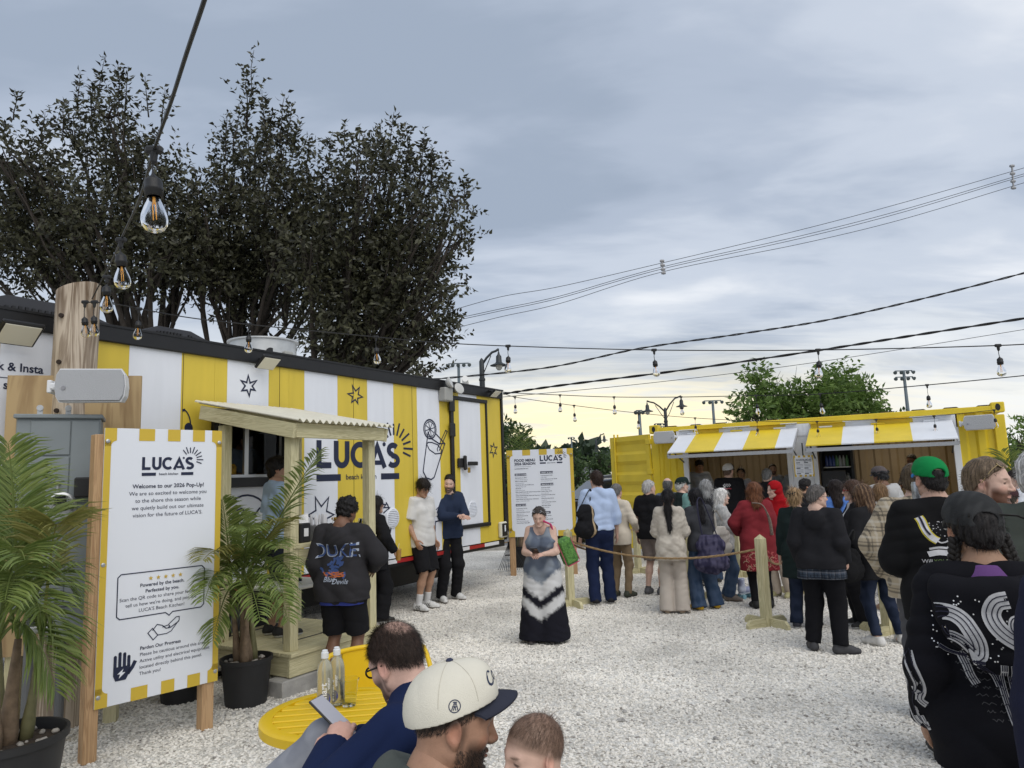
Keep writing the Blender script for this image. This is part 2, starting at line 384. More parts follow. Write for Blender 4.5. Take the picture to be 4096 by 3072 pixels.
mb.box((0, 21.0, -0.0265), (90, .12, 0.003))
tag(mb.build('parking_marking', mat('road_paint', (0.75, 0.75, 0.73), 0.8, noise=.2, nscale=8)), kind='structure')
def pebbles():
    """loose stones lying on the bed near the camera: one object of countless stones"""
    n = 260000
    r = 2.0 + (RNG.random(n) ** 0.72) * 12.0; a = RNG.uniform(-0.72, 0.72, n)
    P = np.stack([np.sin(a) * r, np.cos(a) * r, np.zeros(n)], 1); P[:, 2] = RNG.uniform(-0.004, 0.004, n)
    me = bpy.data.meshes.new('loose_gravel'); me.vertices.add(n); me.vertices.foreach_set('co', P.astype(np.float32).ravel()); me.update()
    o = tag(link('loose_gravel', me), kind='stuff')
    src = []
    for k in range(4):
        ic = MB(); ph = (1 + 5 ** .5) / 2
        vs = [Vector(v).normalized() for v in ((-1, ph, 0), (1, ph, 0), (-1, -ph, 0), (1, -ph, 0), (0, -1, ph), (0, 1, ph), (0, -1, -ph), (0, 1, -ph), (ph, 0, -1), (ph, 0, 1), (-ph, 0, -1), (-ph, 0, 1))]
        rr = random.Random(k); sc = Vector((rr.uniform(.9, 1.25), rr.uniform(.7, .95), rr.uniform(.5, .75)))
        vs = [Vector((v.x * sc.x, v.y * sc.y, v.z * sc.z)) * rr.uniform(.8, 1.15) for v in vs]
        ic.add(vs, [(0, 11, 5), (0, 5, 1), (0, 1, 7), (0, 7, 10), (0, 10, 11), (1, 5, 9), (5, 11, 4), (11, 10, 2), (10, 7, 6), (7, 1, 8), (3, 9, 4), (3, 4, 2), (3, 2, 6), (3, 6, 8), (3, 8, 9), (4, 9, 5), (2, 4, 11), (6, 2, 10), (8, 6, 7), (9, 8, 1)])
        mm = bpy.data.materials.new('stone_chip'); mm.use_nodes = True; nt = mm.node_tree; b = nt.nodes['Principled BSDF']; b.inputs['Roughness'].default_value = .85
        oi = nt.nodes.new('ShaderNodeObjectInfo'); rp = nt.nodes.new('ShaderNodeValToRGB'); e = rp.color_ramp.elements
        e[0].color = (.25, .23, .21, 1); e[1].color = (.90, .865, .80, 1); e[1].position = 1
        for p, c in ((.04, (.45, .42, .37)), (.12, (.72, .685, .62)), (.6, (.84, .805, .74))): x = e.new(p); x.color = (*c, 1)
        gp_ = nt.nodes.new('ShaderNodeNewGeometry'); nz = nt.nodes.new('ShaderNodeTexNoise'); nz.inputs['Scale'].default_value = .9; nz.inputs['Detail'].default_value = 5; nt.links.new(gp_.outputs['Position'], nz.inputs['Vector'])
        mr = nt.nodes.new('ShaderNodeMapRange'); mr.inputs[1].default_value = .3; mr.inputs[2].default_value = .62; mr.inputs[3].default_value = .74; mr.inputs[4].default_value = 1.05; nt.links.new(nz.outputs['Fac'], mr.inputs[0])
        mu = nt.nodes.new('ShaderNodeMix'); mu.data_type = 'RGBA'; mu.blend_type = 'MULTIPLY'; mu.inputs[0].default_value = 1
        nt.links.new(oi.outputs['Random'], rp.inputs[0]); nt.links.new(rp.outputs[0], mu.inputs[6]); nt.links.new(mr.outputs[0], mu.inputs[7]); nt.links.new(mu.outputs[2], b.inputs['Base Color'])
        me2 = bpy.data.meshes.new('stone_chip'); me2.from_pydata(ic.v, [], ic.f); me2.materials.append(mm); src.append(me2)
    g = bpy.data.node_groups.new('scatter_stones', 'GeometryNodeTree')
    g.interface.new_socket('Geometry', in_out='INPUT', socket_type='NodeSocketGeometry'); g.interface.new_socket('Geometry', in_out='OUTPUT', socket_type='NodeSocketGeometry')
    N = g.nodes; gi = N.new('NodeGroupInput'); go = N.new('NodeGroupOutput'); iop = N.new('GeometryNodeInstanceOnPoints')
    jn = N.new('GeometryNodeGeometryToInstance')
    holder = bpy.data.collections.new('stone_chips')
    for me2 in src: holder.objects.link(bpy.data.objects.new('stone_chip', me2))
    ci = N.new('GeometryNodeCollectionInfo'); ci.inputs[0].default_value = holder; ci.inputs[1].default_value = True; ci.inputs[2].default_value = True
    rv = N.new('FunctionNodeRandomValue'); rv.data_type = 'FLOAT_VECTOR'; rv.inputs[0].default_value = (-.5, -.5, 0); rv.inputs[1].default_value = (.5, .5, 6.28)
    rs = N.new('FunctionNodeRandomValue'); rs.data_type = 'FLOAT'; rs.inputs[2].default_value = .0055; rs.inputs[3].default_value = .0145
    K = g.links.new
    K(gi.outputs[0], iop.inputs['Points']); K(ci.outputs[0], iop.inputs['Instance']); iop.inputs['Pick Instance'].default_value = True
    K(rv.outputs[0], iop.inputs['Rotation']); K(rs.outputs[1], iop.inputs['Scale']); K(iop.outputs[0], go.inputs[0]); N.remove(jn)
    md = o.modifiers.new('scatter', 'NODES'); md.node_group = g
pebbles()
ms_ = MB(); rr = random.Random(5)
for k in range(90):
    a, q, s_ = rr.uniform(-.7, .7), rr.uniform(3.2, 12), rr.uniform(.010, .026); ms_.box((q * math.sin(a), q * math.cos(a), s_ * .3), (s_ * 1.6, s_ * 1.2, s_), Matrix.Rotation(rr.uniform(0, 3), 3, 'Z') @ Matrix.Rotation(rr.uniform(-.5, .5), 3, 'X'), bev=s_ * .4)
tag(ms_.build('stray_stone', mat('grey_stone', (.30, .29, .275), .9, noise=.4, nscale=14)), kind='stuff')
# ================================================================== striped food trailer
W0 = Vector((-3.105, 6.91, 0)); TA = math.atan2(.861, .508)
tx = Vector((math.cos(TA), math.sin(TA), 0)); ty = Vector((-math.sin(TA), math.cos(TA), 0))
trailer = thing('food_trailer', 'long food trailer with yellow and white stripes, black roof trim and a big navy logo', 'trailer', W0, TA)
def tl(px, py, off=0.0):
    """pixel -> trailer wall coordinates (x along wall, z up)"""
    p = on_plane(px, py, W0 + ty * off, ty) - W0; return p.dot(tx), p.z
TX0, TX1 = -2.9, tl(500.4, 395)[0]
ZB, ZT = 0.74, 3.0
ZR = tl(500.4, 391)[1]; ZT = ZR - 0.13
bounds = [(1, 333, 'y'), (75, 342, 'w'), (129.7, 343, 'y'), (182, 353, 'w'), (227.4, 368, 'y'), (268.7, 379, 'w'), (304.4, 379, 'y'), (337.4, 379, 'w'), (367, 379, 'y'), (393.1, 385, 'w'), (416.6, 390, 'y'), (438.9, 395, 'w'), (458.2, 400, 'y'), (476.5, 400, 'w')]
wx0, wz1 = tl(214, 412); wx1 = tl(288.5, 470)[0]; wz0 = tl(240, 482)[1]; wz1 = wz0 + 0.70
dx0 = tl(450, 398)[0]; dx1 = tl(484.5, 402)[0]; dz1 = tl(470, 400)[1]; dz0 = tl(480, 525)[1]
xs = [TX0] + [tl(a, b)[0] for a, b, c in bounds] + [TX1 - .03]; kinds = [c for a, b, c in bounds] + ['y']
def panel(x0, x1, z0, z1, k):
    if x1 - x0 < .01 or z1 - z0 < .01: return
    p = MB(); p.box(((x0 + x1) / 2, .012, (z0 + z1) / 2), (x1 - x0 - .002, .024, z1 - z0))
    p.build('wall_panel', m_yel if k == 'y' else m_wht, trailer)
for i, k in enumerate(kinds):
    a, b = xs[i], xs[i + 1]
    cuts = sorted({a, b} | {c for c in (wx0, wx1, dx0, dx1) if a < c < b})
    for c, d in zip(cuts[:-1], cuts[1:]):
        mid = (c + d) / 2
        if wx0 < mid < wx1: panel(c, d, ZB, wz0, k); panel(c, d, wz1, ZT, k)
        elif dx0 < mid < dx1: panel(c, d, ZB, dz0, k); panel(c, d, dz1, ZT, k)
        else: panel(c, d, ZB, ZT, k)
TD = 2.5
b = MB(); z0, z1 = ZB - .02, ZT + .1
b.box(((TX0 + TX1) / 2, TD, (z0 + z1) / 2), (TX1 - TX0, .04, z1 - z0)); b.box((TX0 + .02, TD / 2 + .02, (z0 + z1) / 2), (.04, TD - .06, z1 - z0)); b.box((TX1 - .02, TD / 2 + .02, (z0 + z1) / 2), (.04, TD - .06, z1 - z0))
b.build('shell', m_wht, trailer)
b = MB(); b.box(((TX0 + TX1) / 2, TD / 2, ZT + .05), (TX1 - TX0 - .1, TD - .1, .06)); b.build('roof', mat('roof_membrane', (.55, .55, .54), .7), trailer)
b = MB(); b.box(((TX0 + TX1) / 2, TD / 2, ZB - .06), (TX1 - TX0 - .02, TD - .02, .1)); b.box(((TX0 + TX1) / 2, TD / 2 + .1, ZB - .16), (TX1 - TX0 - 1.2, TD - .8, .12)); b.box((TX1 - 2.3, TD / 2 + .25, .46), (3.2, TD - 1.0, .5)); b.build('chassis_and_dark_fill', m_blk, trailer)  # last block added to black out the dark space under the trailer
b = MB(); L_ = TX1 - TX0
b.box(((TX0 + TX1) / 2, -.012, ZT + .065), (L_ + .04, .05, .15), bev=.008); b.box(((TX0 + TX1) / 2, -.03, ZT + .135), (L_ + .06, .03, .02)); b.build('roof_trim', mat('black_trim', (.010, .010, .011), .45, noise=.2, nscale=8), trailer)
b = MB(); b.box((TX1 + .005, -.004, (ZB + ZT) / 2), (.05, .045, ZT - ZB + .02), bev=.006); b.build('corner_trim', m_blk, trailer)
# reflective tape along the sill
xr = TX0; i = 0
for col in ('red', 'white'):
    x = TX0 + (0 if col == 'red' else .42)
    while x < TX1 - .3:
        b = MB(); b.box((x + .21, -.006, ZB - .04), (.419, .012, .05)); x += .84
        b.build('reflective_tape', mat('tape_' + col, (.35, .02, .02) if col == 'red' else (.7, .7, .72), .35), trailer)
for xx in (tl(279.6, 380)[0], tl(183.5, 360)[0], tl(353.3, 390)[0], tl(411.8, 395)[0]):
    b = MB(); b.box((xx, -.0015, (ZT + ZB) / 2 if not wx0 < xx < wx1 else (ZT + wz1) / 2), (.005, .003, ZT - ZB if not wx0 < xx < wx1 else ZT - wz1)); b.build('seam', mat('seam_dark', (.12, .09, .02), .6), trailer)
# wheels, tail lights
M_rub = mat('tyre_rubber', (.014, .014, .014), .85, bump=.3, bscale=40)
for yy in (.12, TD - .25):
    for xx in (-.2, .65):
        w = MB(); M = Matrix.Rotation(R(90), 4, 'X'); w.lathe([(.2, -.11), (.33, -.11), (.36, -.07), (.36, .07), (.33, .11), (.2, .11)], 28, (xx, yy + .1, .36), M, caps=False)
        wo = w.build('wheel', M_rub, trailer, True, 40)
        r_ = MB(); r_.lathe([(.02, -.06), (.12, -.07), (.2, -.09), (.21, -.06)], 20, (xx, yy + .1, .36), M); r_.build('rim', m_galv, wo, True, 40)
# service window
fr = MB(); wxm, wzm = (wx0 + wx1) / 2, (wz0 + wz1) / 2; fw = .07
for c, d in (((wxm, -.015, wz0 - .005), (wx1 - wx0 + .1, .09, .1)), ((wxm, -.015, wz1), (wx1 - wx0 + .1, .09, .08)), ((wx0, -.013, wzm), (.06, .085, wz1 - wz0 - .09)), ((wx1 - .03, -.013, wzm), (.13, .085, wz1 - wz0 - .09))): fr.box(c, d, bev=.005)
win = fr.build('service_window', m_blk, trailer)
al = MB(); ax0, ax1 = wx0 + .06, wx1 - .1; am = tl(247, 450)[0]
for x in (ax0, am, ax1):
    al.box((x, .02, wzm), (.035 if x != am else .05, .03, wz1 - wz0 - .13))
for z in (wz0 + .06, wz1 - .055): al.box(((ax0 + ax1) / 2, .02, z), (ax1 - ax0 - .04, .028, .03))
al.build('sash', mat('bright_aluminium', (.55, .56, .57), .35, .7), win)
g = MB(); g.box(((am + ax1) / 2, .02, wzm), (ax1 - am - .04, .005, wz1 - wz0 - .17)); g.build('pane', mat('smoky_glass', (.35, .38, .4), .05, trans=1, ior=1.2), win)
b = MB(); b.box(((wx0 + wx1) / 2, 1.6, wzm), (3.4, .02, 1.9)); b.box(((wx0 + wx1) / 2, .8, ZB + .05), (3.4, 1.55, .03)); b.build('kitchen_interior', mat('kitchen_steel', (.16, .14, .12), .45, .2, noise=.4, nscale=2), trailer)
b = MB(); b.box((wx0 + .25, 1.2, wzm + .28), (.7, .3, .05)); b.box((wx0 + .5, 1.45, wzm - .12), (.9, .2, .5)); b.build('kitchen_shelf', mat('copper_shelf', (.35, .18, .06), .4, .3), trailer)
b = MB(); b.box(((ax0 + am) / 2 + .02, .25, wz0 + .12), (.30, .25, .14), bev=.03); b.build('snack_tray', mat('snack_orange', (.45, .26, .03), .6, noise=.5, nscale=30), trailer)
# door with frame, leaf stripes, hinges, lever
df = MB(); dw = .055
for c, d in ((((dx0 + dx1) / 2, -.012, dz1), (dx1 - dx0 + dw, .06, dw)), (((dx0 + dx1) / 2, -.012, dz0), (dx1 - dx0 + dw, .06, dw)), ((dx0, -.011, (dz0 + dz1) / 2), (dw * 1.3, .058, dz1 - dz0 - dw)), ((dx1, -.011, (dz0 + dz1) / 2), (dw * .6, .058, dz1 - dz0 - dw))): df.box(c, d, bev=.006)
dr = df.build('door', m_blk, trailer)
c1, c2 = tl(459, 450)[0], tl(480.3, 450)[0]
for a, b_, mm in ((dx0 + .04, c1, m_yel), (c1, c2, m_wht), (c2, dx1 - .02, m_yel)):
    d = MB(); d.box(((a + b_) / 2, .0, (dz0 + dz1) / 2), (b_ - a - .001, .03, dz1 - dz0 - .065)); d.build('door_panel', mm, dr)
d = MB(); hz = tl(462, 463)[1]; hx = tl(459, 463)[0]
d.box((hx, -.04, hz), (.16, .04, .14), bev=.01); d.box((hx + .06, -.07, hz), (.06, .05, .22), bev=.015); d.box((hx + .27, -.07, hz - .01), (.26, .03, .06), bev=.01); d.build('handle', m_blk, dr)
d = MB(); d.box((hx + .13, -.09, hz - .11), (.05, .03, .08), bev=.008); d.build('padlock', mat('brass', (.5, .33, .1), .35, .9), dr)
for zz in (tl(450, 430)[1], tl(450, 500)[1], tl(450, 405)[1]):
    d = MB(); d.box((dx0 - .02, -.045, zz), (.13, .03, .2), bev=.008); d.build('hinge', m_blk, dr)
# things fixed to the wall
M_grey = mat('grey_plastic', (.33, .33, .31), .5)
ex, ez = tl(442, 395)
e_ = MB(); e_.box((ex, -.07, ez), (.2, .13, .2), bev=.015); el_ = e_.build('emergency_light', M_grey, trailer)
for k, (dx, dz, rot) in enumerate(((.02, .17, 20), (.25, .1, -15))):
    h_ = MB(); h_.lathe([(.02, -.05), (.05, -.04), (.085, .01), (.085, .03), (.07, .035)], 18, (ex + dx, -.12, ez + dz), Matrix.Rotation(R(70), 4, 'X') @ Matrix.Rotation(R(rot), 4, 'Y')); h_.build('lamp_head', mat('lamp_head_grey', (.5, .5, .48), .3), el_, True, 40)
def flood(px, py, sc=1.0):
    fx, fz = tl(px, py); M = Matrix.Translation((fx, -.16, fz)) @ Matrix.Rotation(R(-38), 4, 'X')
    f = MB(M); f.box((0, 0, 0), (.2 * sc, .16 * sc, .035), bev=.01); f.M = None; f.bar((fx, -.14, fz), (fx, .0, fz + .06), .04, .03); o = f.build('floodlight', m_blk, trailer)
    g_ = MB(M); g_.box((0, 0, -.02), (.17 * sc, .13 * sc, .01)); g_.build('lens', mat('flood_lens', (.75, .72, .6), .25), o)
flood(487, 394); flood(258, 364, 1.2); flood(8, 336, 1.5)
for px, py in ((392, 518), (472, 509)):
    vx, vz = tl(px, py); v_ = MB(); M = Matrix.Rotation(R(90), 4, 'X')
    v_.lathe([(.13, -.0), (.13, .012), (.11, .02), (.11, .006)], 28, (vx, -.003, vz), M); vo = v_.build('round_vent', m_wht, trailer, True, 30)
    s_ = MB()
    for i in range(-4, 5):
        w_ = math.sqrt(max(.11 ** 2 - (i * .023) ** 2, .0004)); s_.box((vx, -.018, vz + i * .023), (2 * w_, .016, .010), Matrix.Rotation(R(35), 3, 'X'))
    s_.build('louvre', m_wht, vo)
ix, iz = tl(501, 529.5); b = MB(); b.box((ix, -.035, iz), (.2, .07, .25), bev=.02); io = b.build('power_inlet', mat('cream_plastic', (.62, .6, .5), .5), trailer)
b = MB(); b.box((ix, -.073, iz), (.15, .01, .2), bev=.003); b.build('inlet_cover', m_blk, io)
b = MB(); b.box((ix, -.081, iz + .02), (.03, .012, .1), bev=.004); b.build('latch', m_wht, io)
# roof gear
def ac(x, w, h=.20):
    pr = [(x - w / 2, ZR), (x - w / 2 + .05, ZR + .09), (x - w * .22, ZR + h), (x + w * .12, ZR + h), (x + w / 2 - .06, ZR + .08), (x + w / 2, ZR)]
    b = MB(); b.prism([(p[0], .45, p[1]) for p in pr], (0, .75, 0)); o = b.build('air_conditioner', mat('dark_grey_plastic', (.035, .036, .042), .5), trailer)
    g = MB()
    for i in range(12): g.box((x - w * .36 + i * w * .034, .445, ZR + .05 + min(.03 + i * .007, .06)), (w * .017, .02, min(.04 + i * .008, .09)))
    g.build('grille', m_blkp, o); g = MB()
    for i in range(11): g.box((x + w * .1 + i * w * .03, .445, ZR + .115 - i * .006), (w * .015, .02, max(.08 - i * .006, .02)))
    g.build('grille', m_blkp, o)
ac((tl(128, 340, .45)[0] + tl(224, 350, .45)[0]) / 2, tl(224, 350, .45)[0] - tl(128, 340, .45)[0]); ac(-1.15, 1.55, .24)
fx = tl(266, 352, .9)[0]; b = MB(); b.lathe([(.40, ZR - .05), (.40, ZR + .32), (.43, ZR + .33), (.43, ZR + .345), (.39, ZR + .34), (.37, ZR + .1)], 40, (fx, .95, 0)); fo = b.build('exhaust_fan', mat('spun_aluminium', (.52, .53, .53), .4, .5, noise=.1, nscale=12), trailer, True, 35)
b = MB(); b.box((fx + .02, .53, ZR + .1), (.13, .06, .16), bev=.01); b.build('switch_box', M_grey, fo)
b = MB(); b.lathe([(.07, 0), (.07, .015)], 20, (fx - .19, .60, ZR + .14), Matrix.Rotation(R(90), 4, 'X') ); b.build('cable_port', m_blkp, fo)
px_, _ = tl(466, 384, .8); b = MB(); b.tube([(px_ + .05, .8, ZR - .05), (px_ + .05, .8, ZR + .1), (px_, .8, ZR + .2), (px_ - .1, .75, ZR + .26), (px_ - .17, .7, ZR + .28)], .055, 14); b.build('vent_pipe', mat('white_pvc', (.72, .72, .7), .4), trailer, True, 40)
# print on the trailer side
def tprint(): return Print((0, -.0005, 0), (1, 0, 0), (0, 0, 1), .003)
pr = tprint()
lx0, lz0 = tl(316.3, 469.6); lx1, lz1 = tl(397.7, 466.5); h_ = tl(316.3, 441.3)[1] - lz0; kx = (lx1 - lx0) / 3.93
pl = Print((lx0, -.0005, (lz0 + lz1) / 2), (kx, 0, 0), (0, 0, h_), .003); logo(pl, 0, 0, 1.0); pl.mb.build('logo', m_navy, trailer)
for px, py, sc, sd in ((248.6, 386, .105, 2), (355.3, 395.5, .12, 5), (493.4, 450, .12, 9), (433, 517, .2, 12), (321, 515, .22, 14)):
    x, z = tl(px, py); p = tprint(); p.line(star_pts(x, z, sc, sc * .42, 6, 20 + sd * 7, .16, sd), .019, True); p.mb.build('star_drawing', m_navy, trailer)
p = tprint(); x, z = tl(190.3, 428); p.poly(arc(x - .02, z, .045, .05, 0, 350, 16)); p.mb.o = None
p.poly([(a, b - .0001) for a, b in arc(x + .025, z + .004, .04, .05, 0, 350, 16)]) if False else None
p.line(arc(x - .10, z + .02, .10, .16, 5, 75, 8), .014); p.line([(x - .09, z + .165), (x - .06, z + .175)], .024); p.mb.build('cherry_drawing', m_navy, trailer)
p = tprint()                                              # tall drink with straw and citrus wheel
D = lambda zx, zy: tl(375 + zx / 8.295, 337.5 + zy / 8.295)
p.line([D(440, 780), D(398, 1110)], .02); p.line([D(398, 1110), D(425, 1165), D(465, 1178), D(490, 1160)], .02); p.line([D(490, 1160), D(578, 880)], .02)
p.line([D(438, 790), D(470, 840), D(530, 880), D(578, 880), D(560, 860), D(505, 800)], .02)
p.line([D(440, 870), D(428, 885), D(450, 930), D(500, 965), D(545, 960), D(552, 935), D(520, 890), D(470, 870), D(440, 870)], .016)
p.line([D(520, 945), D(515, 925), D(585, 770), D(598, 780), D(530, 940)], .016)
cx, cz = D(455, 760); rx = abs(D(505, 760)[0] - cx); rz = abs(D(455, 682)[1] - cz)
p.line(arc(cx, cz, rx, rz, 0, 346, 26), .022, True); p.line(arc(cx, cz, rx * .8, rz * .8, 0, 346, 26), .012, True)
for k in range(8): p.line([(cx, cz), (cx + rx * .78 * math.cos(R(k * 45 + 15)), cz + rz * .78 * math.sin(R(k * 45 + 15)))], .012)
p.mb.build('drink_drawing', m_navy, trailer)
p = tprint(); D3 = lambda zx, zy: tl(200 + zx / 8.295, 375 + zy / 8.295)      # pineapple-like sketch, part hidden
p.line([D3(1480, 1080), D3(1497, 1015), D3(1520, 1075), D3(1540, 1075), D3(1525, 1100), D3(1572, 1100), D3(1520, 1145)], .02)
cx, cz = D3(1500, 1230); p.line(arc(cx, cz, .2, .3, 60, -120, 18), .02); p.mb.build('fruit_drawing', m_navy, trailer)
p = tprint(); cx, cz = D3(380, 1290)
for k in range(4): p.line([(cx - .28 + .56 * t / 10, cz - .24 + k * .14 + .05 * math.sin(t * 1.3 + k)) for t in range(11)], .02)
p.line(arc(cx, cz, .33, .36, 0, 348, 28), .02, True); p.mb.build('shell_drawing', m_navy, trailer)
p = tprint(); s0 = tl(0, 367); s1 = tl(46.5, 370); hh = (s1[0] - s0[0])
p.text('k & Insta', s0[0] - .02, s0[1] - .02, hh / 3.6, 'LEFT', .02); s2 = tl(0, 384.5); p.text('sb', s2[0] + .02, s2[1] - .03, hh / 3.6, 'LEFT', .02)
s3 = tl(0, 369.5); p.line([(s3[0] - .6, s3[1] - .06), (s1[0] + .1, s3[1] - .06)], .006); p.mb.build('lettering', m_navy, trailer)
# ------------------------------------------------------------------ timber pick-up stand
stand = thing('pickup_stand', 'raw timber pick-up stand with corrugated roof against the striped trailer', 'stand', W0, TA)
FZ = .335
rim = MB()
SX0, SX1, SY0, SY1 = 0.0, 1.07, -1.40, -.25
def plank(name, c, d, m, par=stand, bev=.004):
    b = MB(); b.box(c, d, bev=bev); return b.build(name, m, par)
plank('rim_board', ((SX0 + SX1) / 2, SY0 + .02, FZ - .105), (SX1 - SX0 + .12, .038, .185), pineX()); plank('rim_board', ((SX0 + SX1) / 2, SY1, FZ - .105), (SX1 - SX0 + .12, .038, .185), pineX())
plank('rim_board', (SX0 - .03, (SY0 + SY1) / 2, FZ - .105), (.038, SY1 - SY0 - .08, .185), pineY()); plank('rim_board', (SX1 + .03, (SY0 + SY1) / 2, FZ - .105), (.038, SY1 - SY0 - .08, .185), pineY())
yy = SY0 - .03
while yy < SY1: plank('floor_board', ((SX0 + SX1) / 2, yy + .069, FZ - .016), (SX1 - SX0 + .14, .134, .032), pineX()); yy += .14
for x, y in ((SX0 + .03, SY0 + .09), (SX0 + .03, SY1 - .16), (SX1 - .05, SY0 + .09), (SX1 - .05, SY1 - .03)):
    plank('post', (x, y, (FZ + 2.2) / 2 + .02 * (y > -1)), (.09, .09, 2.2 - FZ + (.18 if y > -1 else 0)), pineZ())
zf, zb = 2.15, 2.42
for x in (SX0 - .06, SX1 + .06):
    b = MB(); b.bar((x, SY0 - .05, zf + .04), (x, SY1 + .08, zb + .03), .036, .13, .004); b.build('rafter', pineY(), stand)
plank('beam', ((SX0 + SX1) / 2, SY0 - .03, zf + .05), (SX1 - SX0 + .08, .036, .13), pineX()); plank('beam', ((SX0 + SX1) / 2, SY1 + .06, zb + .02), (SX1 - SX0 + .08, .036, .1), pineX())
rf = MB(); nX = 96; vs = []; fs = []
for j, (y, z) in enumerate(((SY0 - .12, zf + .105), (SY1 + .14, zb + .115))):
    for t in (0, .006):
        for i in range(nX + 1): vs.append((SX0 - .09 + (SX1 - SX0 + .18) * i / nX, y, z + .016 * math.sin(i * 2 * math.pi / 6) + .02 + t))
n1 = nX + 1
for i in range(nX): fs += [(i, i + 1, 2 * n1 + i + 1, 2 * n1 + i), (n1 + i, 3 * n1 + i, 3 * n1 + i + 1, n1 + i + 1), (i, n1 + i, n1 + i + 1, i + 1), (2 * n1 + i, 2 * n1 + i + 1, 3 * n1 + i + 1, 3 * n1 + i)]
rf.add(vs, fs); rf.build('corrugated_roof', mat('cream_corrugated_sheet', (.66, .63, .52), .5, noise=.08, nscale=6), stand, True, 50)
plank('counter', ((SX0 + SX1) / 2, SY0 + .18, 1.2), (SX1 - SX0 - .02, .30, .036), pineX()); plank('counter_rail', ((SX0 + SX1) / 2, SY0 + .06, 1.10), (SX1 - SX0 - .16, .036, .14), pineX())
for x in (.05, 1.0):
    b = MB(); b.box((x, SY0 + .08, .062), (.4 if x < .5 else .3, .2, .14), bev=.01); b.build('concrete_block', M_conc, stand)
# ================================================================== yellow shipping container kitchen
K0 = Vector((2.76, 14.4, 0)); KA = math.atan2(-.47, .883)
kx_ = Vector((math.cos(KA), math.sin(KA), 0)); ky_ = Vector((-math.sin(KA), math.cos(KA), 0))
kont = thing('container_kitchen', 'yellow shipping container kitchen with two raised striped serving hatches', 'container', K0, KA)
def kl(px, py, off=0.0):
    p = on_plane(px, py, K0 + ky_ * off, ky_) - K0; return p.dot(kx_), p.z
m_ky = mat('container_yellow', (.70, .52, .03), .42, noise=.10, nscale=2.5, bump=.05, bscale=30)
m_kw = mat('container_white', (.70, .72, .76), .42, noise=.05, nscale=2.5)
m_ktan = mat('interior_panel', (.34, .29, .215), .6, noise=.1, nscale=3)
KH, KD = 2.62, 2.44; KL = kl(1009, 450)[0]; KB = .16
def corr(x0, x1, z0, z1, y, d=.036, pitch=.28, flip=1):
    """corrugated sheet in the wall plane with trapezoid ribs"""
    n = max(1, round((x1 - x0) / pitch)); p = (x1 - x0) / n; xs_ = []
    for i in range(n):
        a = x0 + i * p; xs_ += [(a, 0), (a + p * .36, 0), (a + p * .5, 1), (a + p * .86, 1)]
    xs_.append((x1, 0)); b = MB(); vs = []; m = len(xs_)
    for z in (z0, z1): vs += [(x, y + flip * d * t, z) for x, t in xs_]
    vs += [(v[0], v[1] + .004, v[2]) for v in vs]
    fs = [(i, i + 1, m + i + 1, m + i) for i in range(m - 1)] + [(2 * m + i, 3 * m + i, 3 * m + i + 1, 2 * m + i + 1) for i in range(m - 1)]
    b.add(vs, fs); return b
la, lb = kl(689, 470)[0], kl(788, 470)[0]; ra, rb = kl(818.5, 470)[0], kl(955, 460)[0]
OB = 1.18; OT = 2.30
corr(.12, la - .1, KB + .08, KH - .1, .03).build('side_panel', m_ky, kont); corr(rb + .1, KL - .12, KB + .08, KH - .1, .03).build('side_panel', m_ky, kont)
# striped apron under the hatches, striped header above
zz = [la - .1]; k = 0
while zz[-1] < rb + .1 - .01: zz.append(min(zz[-1] + .56, rb + .1))
for i in range(len(zz) - 1): corr(zz[i], zz[i + 1], KB + .08, OB - .06, .03, pitch=.28).build('apron_panel', m_kw if i % 2 else m_ky, kont)
hb = [(676, 'y'), (693, 'w'), (719, 'y'), (757, 'w'), (786, 'y'), (803, 'w'), (811, 'w'), (846, 'y'), (878, 'w'), (914, 'y'), (957, 'w')]
hx = [kl(a, 432)[0] for a, c in hb]
for i in range(1, len(hb)):
    b = MB(); b.box(((hx[i - 1] + hx[i]) / 2, .02, (OT + KH - .1) / 2), (hx[i] - hx[i - 1] - .002, .04, KH - .1 - OT)); b.build('header_panel', m_ky if hb[i][1] == 'y' else m_kw, kont)
for x0, x1 in ((la - .1, la), (lb, lb + .08), (ra - .08, ra), (rb, rb + .1)):
    b = MB(); b.box(((x0 + x1) / 2, .025, (OB + OT) / 2), (x1 - x0, .07, OT - OB), bev=.005); b.build('jamb', m_kw, kont)
b = MB(); b.box(((lb + ra) / 2, .03, (OB + OT) / 2), (ra - lb - .17, .03, OT - OB)); b.build('pier_panel', m_kw, kont)
b = MB()
for x0, x1 in ((la, lb), (ra, rb)): b.box(((x0 + x1) / 2, -.08, OB - .025), (x1 - x0 + .1, .42, .04), bev=.006)
b.build('serving_counter', mat('brushed_steel', (.5, .5, .5), .35, .8, noise=.1, nscale=20), kont)
b = MB(); b.box((KL / 2, .04, KH - .05), (KL - .3, .08, .1), bev=.01); b.box((KL / 2, .04, KB), (KL - .3, .1, .14), bev=.01); b.box((KL / 2, KD - .04, KH - .05), (KL - .3, .08, .1)); b.box((KL / 2, KD - .04, KB), (KL - .3, .1, .14)); 
for x in (.06, KL - .06): b.box((x, KD / 2, KH - .05), (.1, KD - .3, .1)); b.box((x, KD / 2, KB), (.1, KD - .3, .14))
b.build('rail', m_ky, kont)
